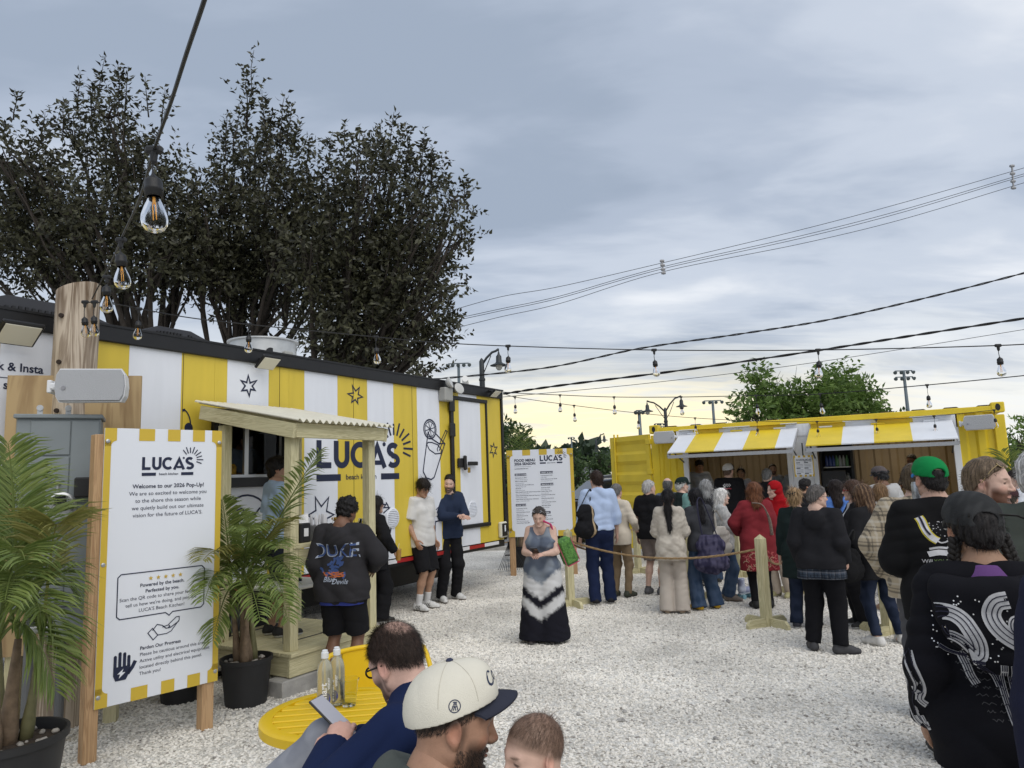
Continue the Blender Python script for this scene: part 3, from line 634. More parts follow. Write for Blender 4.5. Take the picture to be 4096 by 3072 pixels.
for x in (.08, KL - .08):
    for y in (.08, KD - .08):
        b = MB(); b.box((x, y, KH / 2 + .02), (.16, .15, KH - .34), bev=.012); b.build('corner_post', m_ky, kont)
        for z in (KH - .03, .11):
            b = MB(); b.box((x, y, z), (.19, .19, .17), bev=.015); c_ = b.build('corner_casting', m_ky, kont)
            h_ = MB(); h_.lathe([(.03, 0), (.045, .004)], 14, (x, y - .096 if y < 1 else y + .092, z), Matrix.Rotation(R(90), 4, 'X') @ Matrix.Diagonal((.8, 1.3, 1, 1))); h_.build('casting_hole', m_blk, c_)
corr(.16, KL - .16, KB + .08, KH - .1, KD - .04, flip=-1).build('back_panel', m_ktan, kont)
b = MB(); b.box((KL / 2, KD / 2, .23), (KL - .2, KD - .2, .05)); b.build('floor_deck', mat('ply_floor', (.16, .1, .06), .7), kont)
rb_ = corr(.1, KL - .1, .08, KD - .08, 0, d=.04, pitch=.5); rb_.v = [(v[0], v[2], KH - .02 + v[1]) for v in rb_.v]; rb_.build('roof_sheet', m_kw, kont)
for xx, nm in ((.14, 'end_panel'), (KL - .14, 'end_panel'), ((lb + ra) / 2, 'partition')):
    b = MB(); b.box((xx, KD / 2, KH / 2), (.03, KD - .2, KH - .3)); b.build(nm, m_ktan if nm == 'partition' else m_ky, kont)
def hatch(tl_, tr_, bl_, br_, stripes):
    """raised hatch lid: hinge line at the wall, outer edge 0.95 m out; stripes by share"""
    x0, z0 = kl(*tl_); x1, z1 = kl(*tr_); out = .92; zt = (z0 + z1) / 2
    xb0, zb0 = kl(*bl_, -out); xb1, zb1 = kl(*br_, -out); zbm = (zb0 + zb1) / 2
    x0 = xb0 = (x0 + xb0) / 2; x1 = xb1 = (x1 + xb1) / 2
    fr_ = MB()
    for q in ((0, 1), (1, 0)): pass
    P = lambda u, v: Vector((x0 + (x1 - x0) * u, -.03 - out * v, zt + (zbm - zt) * v))
    fr_.bar(P(0, 1) - Vector((0, 0, .05)), P(1, 1) - Vector((0, 0, .05)), .03, .06); fr_.bar(P(0, 0), P(0, 1) - Vector((0, 0, .04)), .03, .05); fr_.bar(P(1, 0), P(1, 1) - Vector((0, 0, .04)), .03, .05)
    h = fr_.build('hatch_lid', mat('hatch_frame_grey', (.32, .33, .35), .5), kont)
    c = 0
    for w_, k in stripes:
        b = MB(); q = [P(c, -.02), P(c + w_, -.02), P(c + w_, 1.02), P(c, 1.02)]; q = [p_ + Vector((0, 0, .02)) for p_ in q]; b.prism(q, (0, 0, .02)); b.build('lid_stripe', m_ky if k == 'y' else m_kw, h); c += w_
    for u in (.02, .98):
        g = MB(); g.tube([P(u, .75) - Vector((0, 0, .05)), (P(u, 0).x, .0, zt - .5)], .013, 8); g.build('gas_strut', m_blk, h)
    c = 0
    for w_, k in stripes:                                           # drip flashing above
        f = MB(); f.bar(P(c, 0) + Vector((0, .01, .13)), P(c + w_, 0) + Vector((0, .01, .13)), .12, .012); f.build('drip_flashing', m_ky if k == 'y' else m_kw, h); c += w_
    for u in (.12, .5, .86):
        f = MB(); f.box(P(u, -.02) + Vector((0, .0, .05)), (.22, .06, .03), bev=.006); f.build('hinge', m_ky if u == .5 else m_kw, h)
hatch((683, 436.5), (801, 430.5), (665, 453.4), (789.5, 449.7), [(.15, 'w'), (.24, 'y'), (.23, 'w'), (.25, 'y'), (.13, 'w')])
hatch((812, 430.8), (954, 422.4), (804, 447), (956.5, 440.4), [(.25, 'y'), (.22, 'w'), (.25, 'y'), (.28, 'w')])
# open cargo door at the left end
d0 = K0 - kx_ * .02; ang = R(180 - 56); dd = Vector((math.cos(ang), math.sin(ang), 0))
dm = Matrix.Translation(mat_of(kont).inverted() @ (d0 + Vector((0, 0, 0)))) @ Matrix.Rotation(ang - KA, 4, 'Z')
DW, DZ0, DZ1 = 1.17, .2, 2.5
b = MB(dm); b.box((DW / 2, 0, DZ0 + .05), (DW, .05, .1)); b.box((DW / 2, 0, DZ1 - .05), (DW, .05, .1)); b.box((.05, 0, (DZ0 + DZ1) / 2), (.1, .05, DZ1 - DZ0 - .2)); b.box((DW - .05, 0, (DZ0 + DZ1) / 2), (.1, .05, DZ1 - DZ0 - .2))
cdoor = b.build('cargo_door', m_ky, kont)
b = MB(dm); n = 5; p = (DZ1 - DZ0 - .2) / n; vs = []; lv = []
for i in range(n):
    a = DZ0 + .1 + i * p; lv += [(a, 0), (a + p * .33, 0), (a + p * .48, 1), (a + p * .82, 1)]
lv.append((DZ1 - .1, 0))
for x in (.1, DW - .1): vs += [(x, .02 - .045 * t, z) for z, t in lv]
m_ = len(lv); b.add(vs + [(v[0], v[1] + .004, v[2]) for v in vs], [(i, i + 1, m_ + i + 1, m_ + i) for i in range(m_ - 1)] + [(2 * m_ + i, 3 * m_ + i, 3 * m_ + i + 1, 2 * m_ + i + 1) for i in range(m_ - 1)]); b.build('door_sheet', m_ky, cdoor)
b = MB(dm); b.tube([(DW - .17, .05, DZ0 - .05), (DW - .17, .05, DZ1 + .06)], .018, 10); b.tube([(DW - .17, -.05, DZ0 - .05), (DW - .17, -.05, DZ1 + .06)], .018, 10); b.build('lock_rod', m_ky, cdoor, True, 40)
for z in (.5, 1.1, 1.75, 2.35):
    b = MB(dm); b.box((.03, .0, z), (.14, .08, .11), bev=.01); b.build('hinge', m_ky, cdoor)
# drinks fridge, posted menu, counter gear
fzx0, fzx1 = kl(823, 470, .6)[0], kl(851, 470, .6)[0]
fr_ = thing('drinks_fridge', 'black glass-door drinks fridge inside the right hatch of the container', 'fridge', K0 + kx_ * ((fzx0 + fzx1) / 2) + ky_ * .95 + Vector((0, 0, .255)), KA)
fw_ = fzx1 - fzx0; fh_ = 2.0
b = MB(); b.box((0, .3, fh_ / 2), (fw_ + .1, .02, fh_)); b.box((-fw_ / 2 - .03, 0, fh_ / 2), (.05, .6, fh_)); b.box((fw_ / 2 + .03, 0, fh_ / 2), (.05, .6, fh_)); b.box((0, 0, fh_ - .03), (fw_, .58, .06)); b.box((0, 0, .1), (fw_, .58, .2)); b.build('cabinet', m_blkp, fr_)
for i, z in enumerate((.5, .82, 1.12, 1.45)):
    b = MB(); b.box((0, 0, z), (fw_ - .01, .5, .02)); b.build('shelf', mat('shelf_white', (.6, .62, .62), .5), fr_)
m_bot = mat('clear_plastic', (.75, .8, .8), .15, trans=.6, alpha=.9); m_botb = mat('blue_plastic', (.05, .08, .25), .2); m_botg = mat('green_plastic', (.12, .25, .12), .2)
bprof = [(.0, 0), (.03, .0), (.032, .02), (.032, .13), (.02, .17), (.013, .19), (.013, .21), (0, .21)]
for i, z in enumerate((.51, .83, 1.13, 1.46)):
    for k in range(7):
        b = MB(); b.lathe(bprof, 8, (0, 0, 0), caps=False); o = b.build('bottle', (m_botb, m_bot, m_botg)[0 if (i == 3 and k < 3) else (2 if (i + k) % 3 == 0 else 1)], None, True)
        o.location = mat_of(fr_) @ Vector((-fw_ / 2 + .06 + k * (fw_ - .12) / 6, -.15, z)); tag(o, ('dark blue', 'clear', 'green')[0 if (i == 3 and k < 3) else (2 if (i + k) % 3 == 0 else 1)] + ' drinks bottle on the ' + ('bottom', 'second lowest', 'second highest', 'top')[i] + ' shelf of the black fridge', 'bottle', 'bottles in the drinks fridge')
# ceiling lamps inside the hatches, fixtures unseen, inferred from the warm-lit back wall
for x in ((la + lb) / 2, ra + (rb - ra) * .62):
    lp = MB(); lp.box((x, 1.35, KH - .16), (.9, .12, .05), bev=.01); lo = lp.build('ceiling_lamp', mat('lamp_diffuser', (.8, .75, .65), .4, emit=((1, .82, .58), .6)), kont)
    ll_ = bpy.data.lights.new('ceiling_lamp_light', 'AREA'); ll_.shape = 'RECTANGLE'; ll_.size = .9; ll_.size_y = .12; ll_.energy = 2.5 if x < 3 else 6; ll_.color = (1, .80, .55); lob = bpy.data.objects.new('ceiling_lamp_light', ll_); COL.objects.link(lob); lob.matrix_world = mat_of(kont) @ Matrix.Translation((x, 1.35, KH - .2))
# ================================================================== street furniture, signs, wires, tables
def inv(o): return mat_of(o).inverted()
# ------------------------------------------------------------------ utility pole stump with service gear
pb = at_z(58, 726); pole = thing('utility_pole', 'weathered sawn-off timber utility pole behind the grey meter cabinet', 'pole', pb)
ptop = at_y(71, 290, pb.y).z
r0 = .155; prof = []; b = MB(); n = 30; rr = random.Random(3); vs = []; fs = []; rows = 26
for i in range(rows + 1):
    z = ptop * i / rows
    for k in range(n):
        a = 2 * math.pi * k / n; r_ = r0 * (1.06 - .06 * i / rows) * (1 + .025 * math.sin(a * 3 + z * 2) + .015 * math.sin(a * 7 + z * 5) + .012 * rr.uniform(-1, 1)); vs.append((r_ * math.cos(a), r_ * math.sin(a), z + (.05 * math.cos(a) if i == rows else 0)))
for i in range(rows):
    for k in range(n): fs.append((i * n + k, i * n + (k + 1) % n, (i + 1) * n + (k + 1) % n, (i + 1) * n + k))
fs.append(tuple(range(rows * n, rows * n + n))); b.add(vs, fs)
m_pole = wood('weathered_pole_wood', (.13, .085, .05), (.50, .42, .33), (9, 9, .55), True, .85)
b.build('shaft', m_pole, pole, True, 50)
b = MB()
for z in (ptop - .25, ptop - .62, ptop - 1.0): b.lathe([(.018, 0), (.018, .02)], 10, (-.02, -r0 * .99, z), Matrix.Rotation(R(90), 4, 'X'))
b.build('bolt_hole', mat('dark_hole', (.03, .02, .015), .9), pole)
m_ply = wood('plywood_face', (.25, .16, .075), (.42, .30, .155), (2.2, 2.2, .45), False, .7)
yb = pb.y - .2
TLp, TRp = at_y(8.5, 375.6, yb), at_y(141.6, 387, yb + .25); ply = thing('plywood_board', 'tan plywood backboard fixed to the utility pole', 'board', (TLp.x, TLp.y, 0), math.atan2(TRp.y - TLp.y, TRp.x - TLp.x))
pw = math.hypot(TRp.x - TLp.x, TRp.y - TLp.y); b = MB(); b.box((pw / 2, 0, (.55 + TLp.z) / 2), (pw, .03, TLp.z - .55)); b.build('sheet', m_ply, ply)
b = MB()
for x in (.12, pw - .15): b.box((x, .06, .9), (.09, .09, 1.8))
b.build('support_post', pineZ(), ply)
cabz = at_y(60, 418.5, yb - .35); cl_, crr = at_y(20, 420, yb - .35), at_y(102, 424, yb - .12)
cab = thing('meter_cabinet', 'grey steel electrical cabinet with round glass meter on the plywood', 'cabinet', (cl_.x, cl_.y, 0), math.atan2(crr.y - cl_.y, crr.x - cl_.x)); cw = math.hypot(crr.x - cl_.x, crr.y - cl_.y)
m_cab = mat('cabinet_grey', (.20, .225, .235), .5, noise=.06, nscale=5)
ct = cabz.z; b = MB(); b.box((cw / 2, 0, (ct + .95) / 2), (cw, .30, ct - .95), bev=.008); b.build('housing', m_cab, cab)
b = MB(); b.box((cw / 2, -.01, ct + .012), (cw + .03, .34, .03), bev=.006); b.build('hood', m_cab, cab)
for x0, x1, z0, z1 in ((.17, .64, .80, .985), (.17, .64, .42, .79), (.17, .64, .02, .41), (.65, .985, .02, .985)):
    b = MB(); h0, h1 = .95 + (ct - .95) * z0, .95 + (ct - .95) * z1; b.box((cw * (x0 + x1) / 2, -.155, (h0 + h1) / 2), (cw * (x1 - x0), .012, h1 - h0), bev=.004); b.build('cover', m_cab, cab)
for x in (.2, .55):
    b = MB(); b.box((cw * x, .13, ct + .06), (.035, .012, .1)); b.lathe([(.022, 0), (.022, .012)], 14, (cw * x, .125, ct + .1), Matrix.Rotation(R(90), 4, 'X')); b.build('mounting_lug', m_galv, cab)
mx = inv(cab) @ at_y(58, 507, yb - .5); b = MB(); M = Matrix.Rotation(R(90), 4, 'X')
b.lathe([(.10, 0), (.10, .03), (.085, .04)], 28, (mx.x, -.155, mx.z), M); mo = b.build('meter_ring', m_galv, cab, True, 40)
b = MB(); b.lathe([(.083, .03), (.083, .035)], 28, (mx.x, -.16, mx.z), M); b.build('meter_face', mat('meter_white', (.6, .6, .58), .4), mo)
b = MB(); b.box((mx.x, -.20, mx.z + .03), (.07, .004, .03)); b.box((mx.x, -.2, mx.z + .062), (.06, .004, .012)); b.build('meter_display', m_blkp, mo)
b = MB(); b.lathe([(.086, .03), (.082, .07), (.06, .10), (0, .11)], 28, (mx.x, -.155, mx.z), M, caps=False); b.build('meter_glass', m_glass, mo, True)
bx = inv(cab) @ at_y(92, 487, yb - .3); b = MB(); b.box((bx.x - .02, -.2, bx.z), (.17, .1, .14), bev=.01); b.build('control_box', m_blkp, cab)
b = MB()
for dx in (-.12, -.02): b.box((mx.x + dx, -.168, mx.z + .16), (.03, .012, .012)); b.tube([(mx.x + dx, -.18, mx.z + .15), (mx.x + dx, -.18, mx.z + .10)], .008, 6)
b.build('seal', m_galv, cab)
b = MB(); b.box((cw * .72, -.02, .83), (.26, .2, .24), bev=.01); b.build('junction_box', m_cab, cab)
b = MB(); b.tube([(cw * .25, 0, .95), (cw * .25, 0, .02)], .035, 12); b.tube([(cw * .62, 0, .7), (cw * .62, .02, .02)], .03, 12); b.build('conduit', mat('grey_conduit', (.12, .125, .13), .6), cab)
b = MB(); b.tube([(.05, -.05, .8), (cw * .9, -.05, .8)], .03, 10); b.build('cross_conduit', m_galv, cab)
# ------------------------------------------------------------------ loudspeakers
def speaker(label, c, rz, w=.40, h=.22, d=.2, hang=True, kx=1):
    t = thing('loudspeaker', label, 'speaker', c, rz, 'white outdoor loudspeakers'); b = MB()
    pr = [(-w / 2, 0), (-w / 2 + .008, h * .33), (-w / 2 + .03, h / 2), (w / 2 - .03, h / 2), (w / 2 - .008, h * .33), (w / 2, 0), (w / 2 - .008, -h * .33), (w / 2 - .03, -h / 2), (-w / 2 + .03, -h / 2), (-w / 2 + .008, -h * .33)]
    q = [(p[0] * .92, d / 2, p[1] * .9) for p in pr]; f = [(p[0], -d * .3, p[1]) for p in pr]; nn = len(pr)
    b.add(f + q, [tuple(range(nn))[::-1], tuple(range(nn, 2 * nn))] + [(i, (i + 1) % nn, nn + (i + 1) % nn, nn + i) for i in range(nn)]); b.build('cabinet', mat('speaker_white', (.70, .71, .73), .45), t)
    g = MB(); f2 = [(p[0] * .97, -d * .3, p[1] * .95) for p in pr]; g.add(f2 + [(p[0] * .97, -d * .42, p[1] * .9) for p in pr], [tuple(range(nn, 2 * nn))[::-1]] + [(i, (i + 1) % nn, nn + (i + 1) % nn, nn + i)[::-1] for i in range(nn)]); g.build('grille', mat('speaker_grille', (.42, .43, .45), .6, bump=.6, bscale=400), t)
    g = MB(); g.lathe([(.014, 0), (.014, .004)], 14, (-w * .36 * kx, -d * .43, -.02), Matrix.Rotation(R(90), 4, 'X')); g.build('badge', mat('speaker_badge', (.25, .25, .27), .4), t)
    k = MB(); k.bar((-w / 2 * kx, 0, 0), (-w / 2 * kx - .05 * kx, 0, 0), .05, .05, .01); k.bar((-w / 2 * kx - .05 * kx, -.02, 0), (-w / 2 * kx - .05 * kx, .14, 0), .03, .09, .005); k.lathe([(.035, -.012), (.035, .012)], 14, (-w / 2 * kx - .005, 0, 0), Matrix.Rotation(R(90), 4, 'Y')); k.build('bracket', mat('speaker_white', (.70, .71, .73), .45), t)
sp = at_y(93.5, 386.5, yb - .35); speaker('white loudspeaker fixed to the utility pole above the meter cabinet', sp, R(14), .455, .24)
p = on_plane(664.5, 437.5, K0 - ky_ * .15, ky_); speaker('white loudspeaker at the left corner of the yellow container', p, KA + R(8), .42, .24, kx=-1)
p = on_plane(979.5, 422.5, K0 - ky_ * .15, ky_); speaker('white loudspeaker at the right end of the yellow container', p, KA - R(10), .44, .24, kx=1)
# ------------------------------------------------------------------ hanging bulbs and cables
def catmull(P, n=10):
    P = [Vector(p) for p in P]; out = []
    for i in range(len(P) - 1):
        a, b, c, d = P[max(i - 1, 0)], P[i], P[i + 1], P[min(i + 2, len(P) - 1)]
        for t in range(n):
            t /= n; out.append(.5 * (2 * b + (c - a) * t + (2 * a - 5 * b + 4 * c - d) * t * t + (3 * b - a - 3 * c + d) * t ** 3))
    return out + [P[-1]]
m_bulb = mat('bulb_glass', (.93, .94, .96), .02, trans=1.0, ior=1.12); m_fil = mat('filament', (.8, .38, .06), .4, emit=((1, .45, .1), .08))
hold = MB(); hold.lathe([(.004, .0), (.006, -.005), (.017, -.014), (.0195, -.02), (.0195, -.034), (.021, -.036), (.021, -.043), (.0195, -.044), (.0195, -.056), (.015, -.057)], 16, caps=False)
blb = MB(); blb.lathe([(.012, -.055), (.0145, -.065), (.022, -.083), (.0285, -.103), (.0295, -.115), (.027, -.127), (.020, -.136), (.010, -.141), (0, -.142)], 18, caps=False)
fil = MB(); fil.tube([(.004, 0, -.068), (.005, 0, -.112)], .0014, 5); fil.tube([(-.004, 0, -.068), (-.004, .002, -.112)], .0014, 5); fil.tube([(0, 0, -.056), (0, 0, -.07)], .004, 6)
me_h = me_b = me_f = None
def protos():
    global me_h, me_b, me_f
    out = []
    for mb_, nm, mm in ((hold, 'lamp_holder', m_blkp), (blb, 'bulb', m_bulb), (fil, 'filament', m_fil)):
        me = bpy.data.meshes.new(nm); me.from_pydata(mb_.v, [], mb_.f); me.polygons.foreach_set('use_smooth', [True] * len(me.polygons)); me.materials.append(mm); out.append(me)
    me_h, me_b, me_f = out
protos()
def light_string(label, pts, lamps, drop=.09, r=.0045, sc=1.08):
    """pts, lamps: (px, py, depth)"""
    P = catmull([at_y(*p) for p in pts]); o = P[0]; t = thing('string_light', label, 'string light', o, 0, 'festoon strings of clear bulbs')
    b = MB(); b.tube([p - o for p in P], r, 6); b.build('cable', mat('cable_black', (.010, .010, .011), .5), t)
    for i, l in enumerate(lamps):
        p = at_y(*l[:3]); q = min(P, key=lambda a: (a - p).length); q = p if len(l) > 3 else Vector((q.x, q.y, q.z)); dl = l[4] if len(l) > 4 else drop
        j = MB(); j.box(q - o, (.05, .022, .024), bev=.006); j.lathe([(.012, 0), (.009, -.028), (.005, -.034)], 10, q - o - Vector((0, 0, .008))); j.tube([q - o - Vector((0, 0, .03)), q - o - Vector((.003, 0, .03 + (dl - .03) * .5)), q - o - Vector((0, 0, dl))], .0028, 5); j.build('drop_joint', m_blkp, t)
        h = bpy.data.objects.new('lamp_holder', me_h); COL.objects.link(h); h.parent = t; h.location = q - o - Vector((0, 0, dl - .002)); h.scale = (sc,) * 3; h.rotation_euler = (R(random.uniform(-5, 5)), R(random.uniform(-6, 6)), 0)
        for nm, me in (('bulb', me_b), ('filament', me_f)):
            c = bpy.data.objects.new(nm, me); COL.objects.link(c); c.parent = h
light_string('string of clear bulbs running from the pole up over the camera', [(92, 299, 5.0), (113, 258, 4.3), (122, 237, 3.2), (139, 200, 2.5), (154, 150, 1.95), (170, 105, 1.65), (186, 55, 1.42), (206, -5, 1.22), (222, -60, 1.1)], [(154, 150, 1.95, 1, .075), (121, 240, 3.2, 1, .06), (107, 277, 4.25, 1, .05)], sc=1.25)
light_string('string of bulbs sagging from the pole across the trailer and the sky', [(90, 302, 5.1), (120, 305, 5.2), (185, 317, 5.6), (249, 324.5, 5.8), (376, 337, 6.1), (430, 342, 6.2), (508, 346, 6.2), (654, 350, 6.2), (818, 350, 5.9), (998, 345.5, 5.4), (1060, 341, 5.2)], [(139, 309, 5.3, 1), (249, 324.5, 5.8), (376, 337, 6.1), (508, 346, 6.2), (654, 350, 6.2), (818, 350, 5.9), (998, 345.5, 5.4)])
light_string('small bulb cluster hanging at the top of the pole', [(84, 301, 5.05), (88, 302, 5.0), (96, 303, 5.0)], [(85, 302, 4.98, 1, .11), (94.5, 302, 4.95, 1, .10)], r=.004)
light_string('bulb string from the trailer corner across to the right edge', [(470, 386, 11.6), (503, 392, 11.8), (560, 395, 11.8), (614, 397, 11.6), (681, 397, 11.2), (756, 395.5, 10.6), (820, 394, 10.0), (927, 385, 8.9), (1040, 374, 7.9)], [(474, 388, 11.6), (560, 395, 11.8), (614, 397, 11.6), (681, 397, 11.2), (756, 395.5, 10.6), (820, 393.5, 10.0), (927, 385, 8.9)], drop=.13, r=.006, sc=1.15)
light_string('bulb string dropping from the trailer to the yellow container', [(503, 392, 11.8), (515, 397, 11.9), (574, 405.5, 12.2), (638, 413, 12.5), (695, 418, 12.8), (757, 421, 12.7), (817, 421.5, 12.4), (876, 419.5, 12.0), (934, 416, 11.6), (994, 410, 11.25)], [(515, 397, 11.9), (574, 405.5, 12.2), (638, 413, 12.5), (695, 418, 12.8), (757, 421, 12.7), (817, 421.5, 12.4), (876, 419.5, 12.0), (934, 416, 11.6), (994, 410, 11.25)], drop=.13, r=.005, sc=1.1)
def cable(label, pts, r, twist=0.0, n=12):
    P = catmull([at_y(*p) for p in pts], n); o = P[0]; b = MB()
    if twist:
        for ph in (0, math.pi): b.tube([p - o + Vector((0, math.cos(i * .55 + ph), math.sin(i * .55 + ph))) * twist for i, p in enumerate(P)], r, 5)
    else: b.tube([p - o for p in P], r, 5)
    ob = b.build('overhead_cable', mat('cable_black', (.010, .010, .011), .5)); ob.location = o; tag(ob, label, 'cable', 'overhead cables')
cable('thick twisted cable rising from behind the trailer to the right edge', [(425, 380, 17), (545, 368, 16.4), (640, 348.5, 16), (740, 334, 15.5), (830, 319.5, 15), (930, 297, 14.6), (1040, 269, 14)], .012, .013, 30)
cable('doubled black cable from the trailer corner to the right edge', [(503, 394, 12), (560, 385.5, 11.8), (680, 370.5, 11.4), (818, 350.5, 11), (920, 334.5, 10.6), (1040, 316, 10)], .012, .010, 26)
cable('thin grey wire below the doubled cable', [(503, 397, 14), (650, 383, 14), (818, 362, 14), (1040, 327, 14)], .006)
for k, (ys, lb) in enumerate(((( (440, 314), (500, 297), (560, 286.5), (662, 263), (800, 230), (900, 203.5), (1010, 172), (1040, 163)), 'topmost of the four thin power lines in the sky'), (((440, 322), (500, 309), (560, 296), (662, 267), (800, 236), (900, 210.5), (1010, 178), (1040, 169)), 'second of the four thin power lines in the sky'), (((440, 324), (500, 311), (560, 298), (662, 269), (800, 238.5), (900, 213), (1010, 180), (1040, 171.5)), 'third of the four thin power lines in the sky'), (((440, 332), (500, 317), (560, 303.5), (662, 272), (800, 244), (900, 220), (1010, 187), (1040, 178)), 'lowest of the four thin power lines in the sky'))):
    cable(lb, [(x, y, 27) for x, y in ys], .011)
for (px, y0, y1, lb) in ((662, 261, 273, 'wire spacer clamping the power lines left of the right edge'), (1012, 166, 188, 'pale wire spacer on the power lines at the right edge')):
    a, c = at_y(px, y0, 27), at_y(px + 1.5, y1, 27); b = MB(); b.bar(a - a, c - a, .07, .05, .01); 
    for t in (0, .35, .7, 1): b.lathe([(.05, -.08), (.065, 0), (.05, .08)], 10, (c - a) * t, Matrix.Rotation(R(90), 4, 'Y'))
    o_ = b.build('wire_spacer', mat('pale_ceramic', (.33, .33, .34), .5)); o_.location = a; tag(o_, lb, 'spacer')
# ------------------------------------------------------------------ street lamps and sports masts
m_lp = mat('lamp_post_dark', (.03, .036, .040), .5); m_glow = mat('lamp_glass', (.65, .62, .55), .25)
def lamp_head(par, p, s):
    b = MB(); b.lathe([(0, .0), (.03 * s, -.02 * s), (.05 * s, -.12 * s), (.11 * s, -.2 * s), (.12 * s, -.42 * s), (.16 * s, -.48 * s), (.36 * s, -.56 * s), (.36 * s, -.58 * s), (.15 * s, -.56 * s)], 16, p, caps=False); b.tube([Vector(p) + Vector((0, 0, .12 * s)), Vector(p)], .025 * s, 6); h = b.build('lamp_head', m_lp, par, True, 40)
    g = MB(); g.lathe([(.14 * s, -.56 * s), (.13 * s, -.68 * s), (.07 * s, -.76 * s), (0, -.78 * s)], 14, p, caps=False); g.build('lamp_glass', m_glow, h, True)
def street_lamp(label, px, ytop, Y, arms, s=1.0):
    top = at_y(px, ytop, Y); t = thing('street_lamp', label, 'street lamp', (top.x, top.y, 0), 0, 'black gooseneck street lamps'); b = MB(); z = top.z
    b.lathe([(.22 * s, 0), (.22 * s, .3), (.13 * s, .5), (.11 * s, z - .9 * s), (.13 * s, z - .88 * s), (.13 * s, z - .8 * s), (.10 * s, z - .78 * s), (.10 * s, z - .1 * s), (.05 * s, z), (0, z + .05 * s)], 14, caps=False); b.build('post', m_lp, t, True, 40)
    for (hx, hy) in arms:
        h = at_y(hx, hy, Y) - Vector((top.x, top.y, 0)); a = MB(); h0 = Vector((0, 0, z - .25 * s)); d = h - h0
        a.tube([h0, h0 + Vector((d.x * .3, 0, d.z * .55)), h0 + Vector((d.x * .62, 0, d.z * .95)), h0 + Vector((d.x * .85, 0, d.z * 1.05)), h + Vector((0, 0, .10 * s))], .05 * s, 8); a.tube([h0 - Vector((0, 0, .5 * s)), h0 + Vector((d.x * .25, 0, -.1 * s)), h0 + Vector((d.x * .55, 0, d.z * .7))], .02 * s, 6); a.build('arm', m_lp, t, True); lamp_head(t, h, s)
street_lamp('black street lamp with one curved arm behind the trailer roof', 481.5, 359, 26, [(498.5, 351.5)], .92)
street_lamp('black street lamp with two arms and two shades above the container door', 665, 408, 42, [(647, 402.5), (681, 397.5)], .95)
street_lamp('distant one-armed street lamp above the menu sign', 596, 439, 62, [(604, 434.5)], .9)
def mast(label, px, ytop, Y, rows, w):
    top = at_y(px, ytop, Y); t = thing('floodlight_mast', label, 'floodlight mast', (top.x, top.y, 0), 0, 'sports field floodlight masts'); b = MB(); b.lathe([(.3, 0), (.16, top.z)], 12); b.build('pole', mat('mast_grey', (.10, .13, .15), .5), t, True)
    for r_, n in rows:
        z = top.z - r_; c = MB(); c.box((0, 0, z), (w, .12, .12)); c.build('cross_arm', mat('mast_grey', (.10, .13, .15), .5), t)
        for i in range(n):
            x = -w / 2 + w * i / (n - 1); h = MB(); M = Matrix.Translation((x, -.1, z - .2)) @ Matrix.Scale(.62, 4) @ Matrix.Rotation(R(115), 4, 'X') @ Matrix.Rotation(R(20 * (i - n / 2)), 4, 'Y'); h.M = M; h.lathe([(.1, -.35), (.18, -.2), (.36, .15), (.38, .3), (.3, .32)], 12); h.build('floodlight', mat('mast_lamp', (.12, .14, .15), .4), t, True, 40)
mast('floodlight mast with a single row of lamps above the trailer roof', 458.5, 363.5, 85, [(0, 5)], 2.5)
mast('floodlight mast with open lamps left of the green tree', 712.5, 400.7, 95, [(0, 4), (4.2, 5)], 2.3)
mast('floodlight mast with a box top near the container door', 639, 410.5, 80, [(0, 3)], .7)
mast('small distant floodlight mast behind the container roof', 659, 423.5, 150, [(0, 4), (.6, 4)], 1.7)
mast('tiny floodlight mast over the menu sign', 571.3, 437.3, 170, [(0, 3)], 1.2)
mast('tall floodlight mast right of the green tree', 903.5, 370.8, 90, [(0, 4), (.8, 4)], 2.2)
# ------------------------------------------------------------------ welcome sign
def sign_frame(name, label, A, B, zb, zt):
    """A, B: left and right ground points of the panel"""
    t = thing(name, label, 'sign', A, math.atan2(B.y - A.y, B.x - A.x)); w = math.hypot(B.x - A.x, B.y - A.y); return t, w
A, B = at_z(94, 764), at_z(214, 728); B = A + (B - A).normalized() * (B - A).length
A = Vector((at_y(98, 600, A.y).x, A.y, 0)); B = Vector((at_y(218.5, 600, B.y).x, B.y, 0))
ws, ww_ = sign_frame('welcome_sign', 'tall white welcome sign with yellow striped edge on two wooden posts', A, B, 0, 0); z1 = at_y(103, 428, A.y).z; z0 = at_y(94, 710, A.y).z
def striped_board(t, w, z0, z1, bw, bh, blocks):
    b = MB(); b.box((w / 2, 0, (z0 + z1) / 2), (w, .012, z1 - z0), bev=.002); b.build('panel', mat('sign_white', (.74, .765, .82), .4), t)
    p = Print((0, -.0065, 0), (1, 0, 0), (0, 0, 1), .0015)
    rad = bw * .9
    for sx in (0, 1):
        X = lambda x: x if not sx else w - x
        q = [(X(0), z0 + bh), (X(bw), z0 + bh), (X(bw), z1 - bh), (X(0), z1 - bh)]; p.poly(q if not sx else q[::-1])
        for zz, sg in ((z0, 1), (z1, -1)):
            cx = bw + rad; q = [(X(0), zz), (X(bw + rad * .9), zz), (X(bw + rad * .9), zz + sg * bh)] + [(X(cx - rad * math.sin(R(a))), zz + sg * (bh + rad - rad * math.cos(R(a)))) for a in (15, 35, 55, 75, 90)] + [(X(0), zz + sg * (bh + rad))]
            p.poly(q if (sx == 0) == (sg > 0) else q[::-1])
    for a, c in blocks:
        p.rect(w * a, z1 - bh, w * c, z1); p.rect(w * a, z0, w * c, z0 + bh)
    p.mb.build('striped_border', mat('sign_yellow', (.60, .42, .045), .45), t)
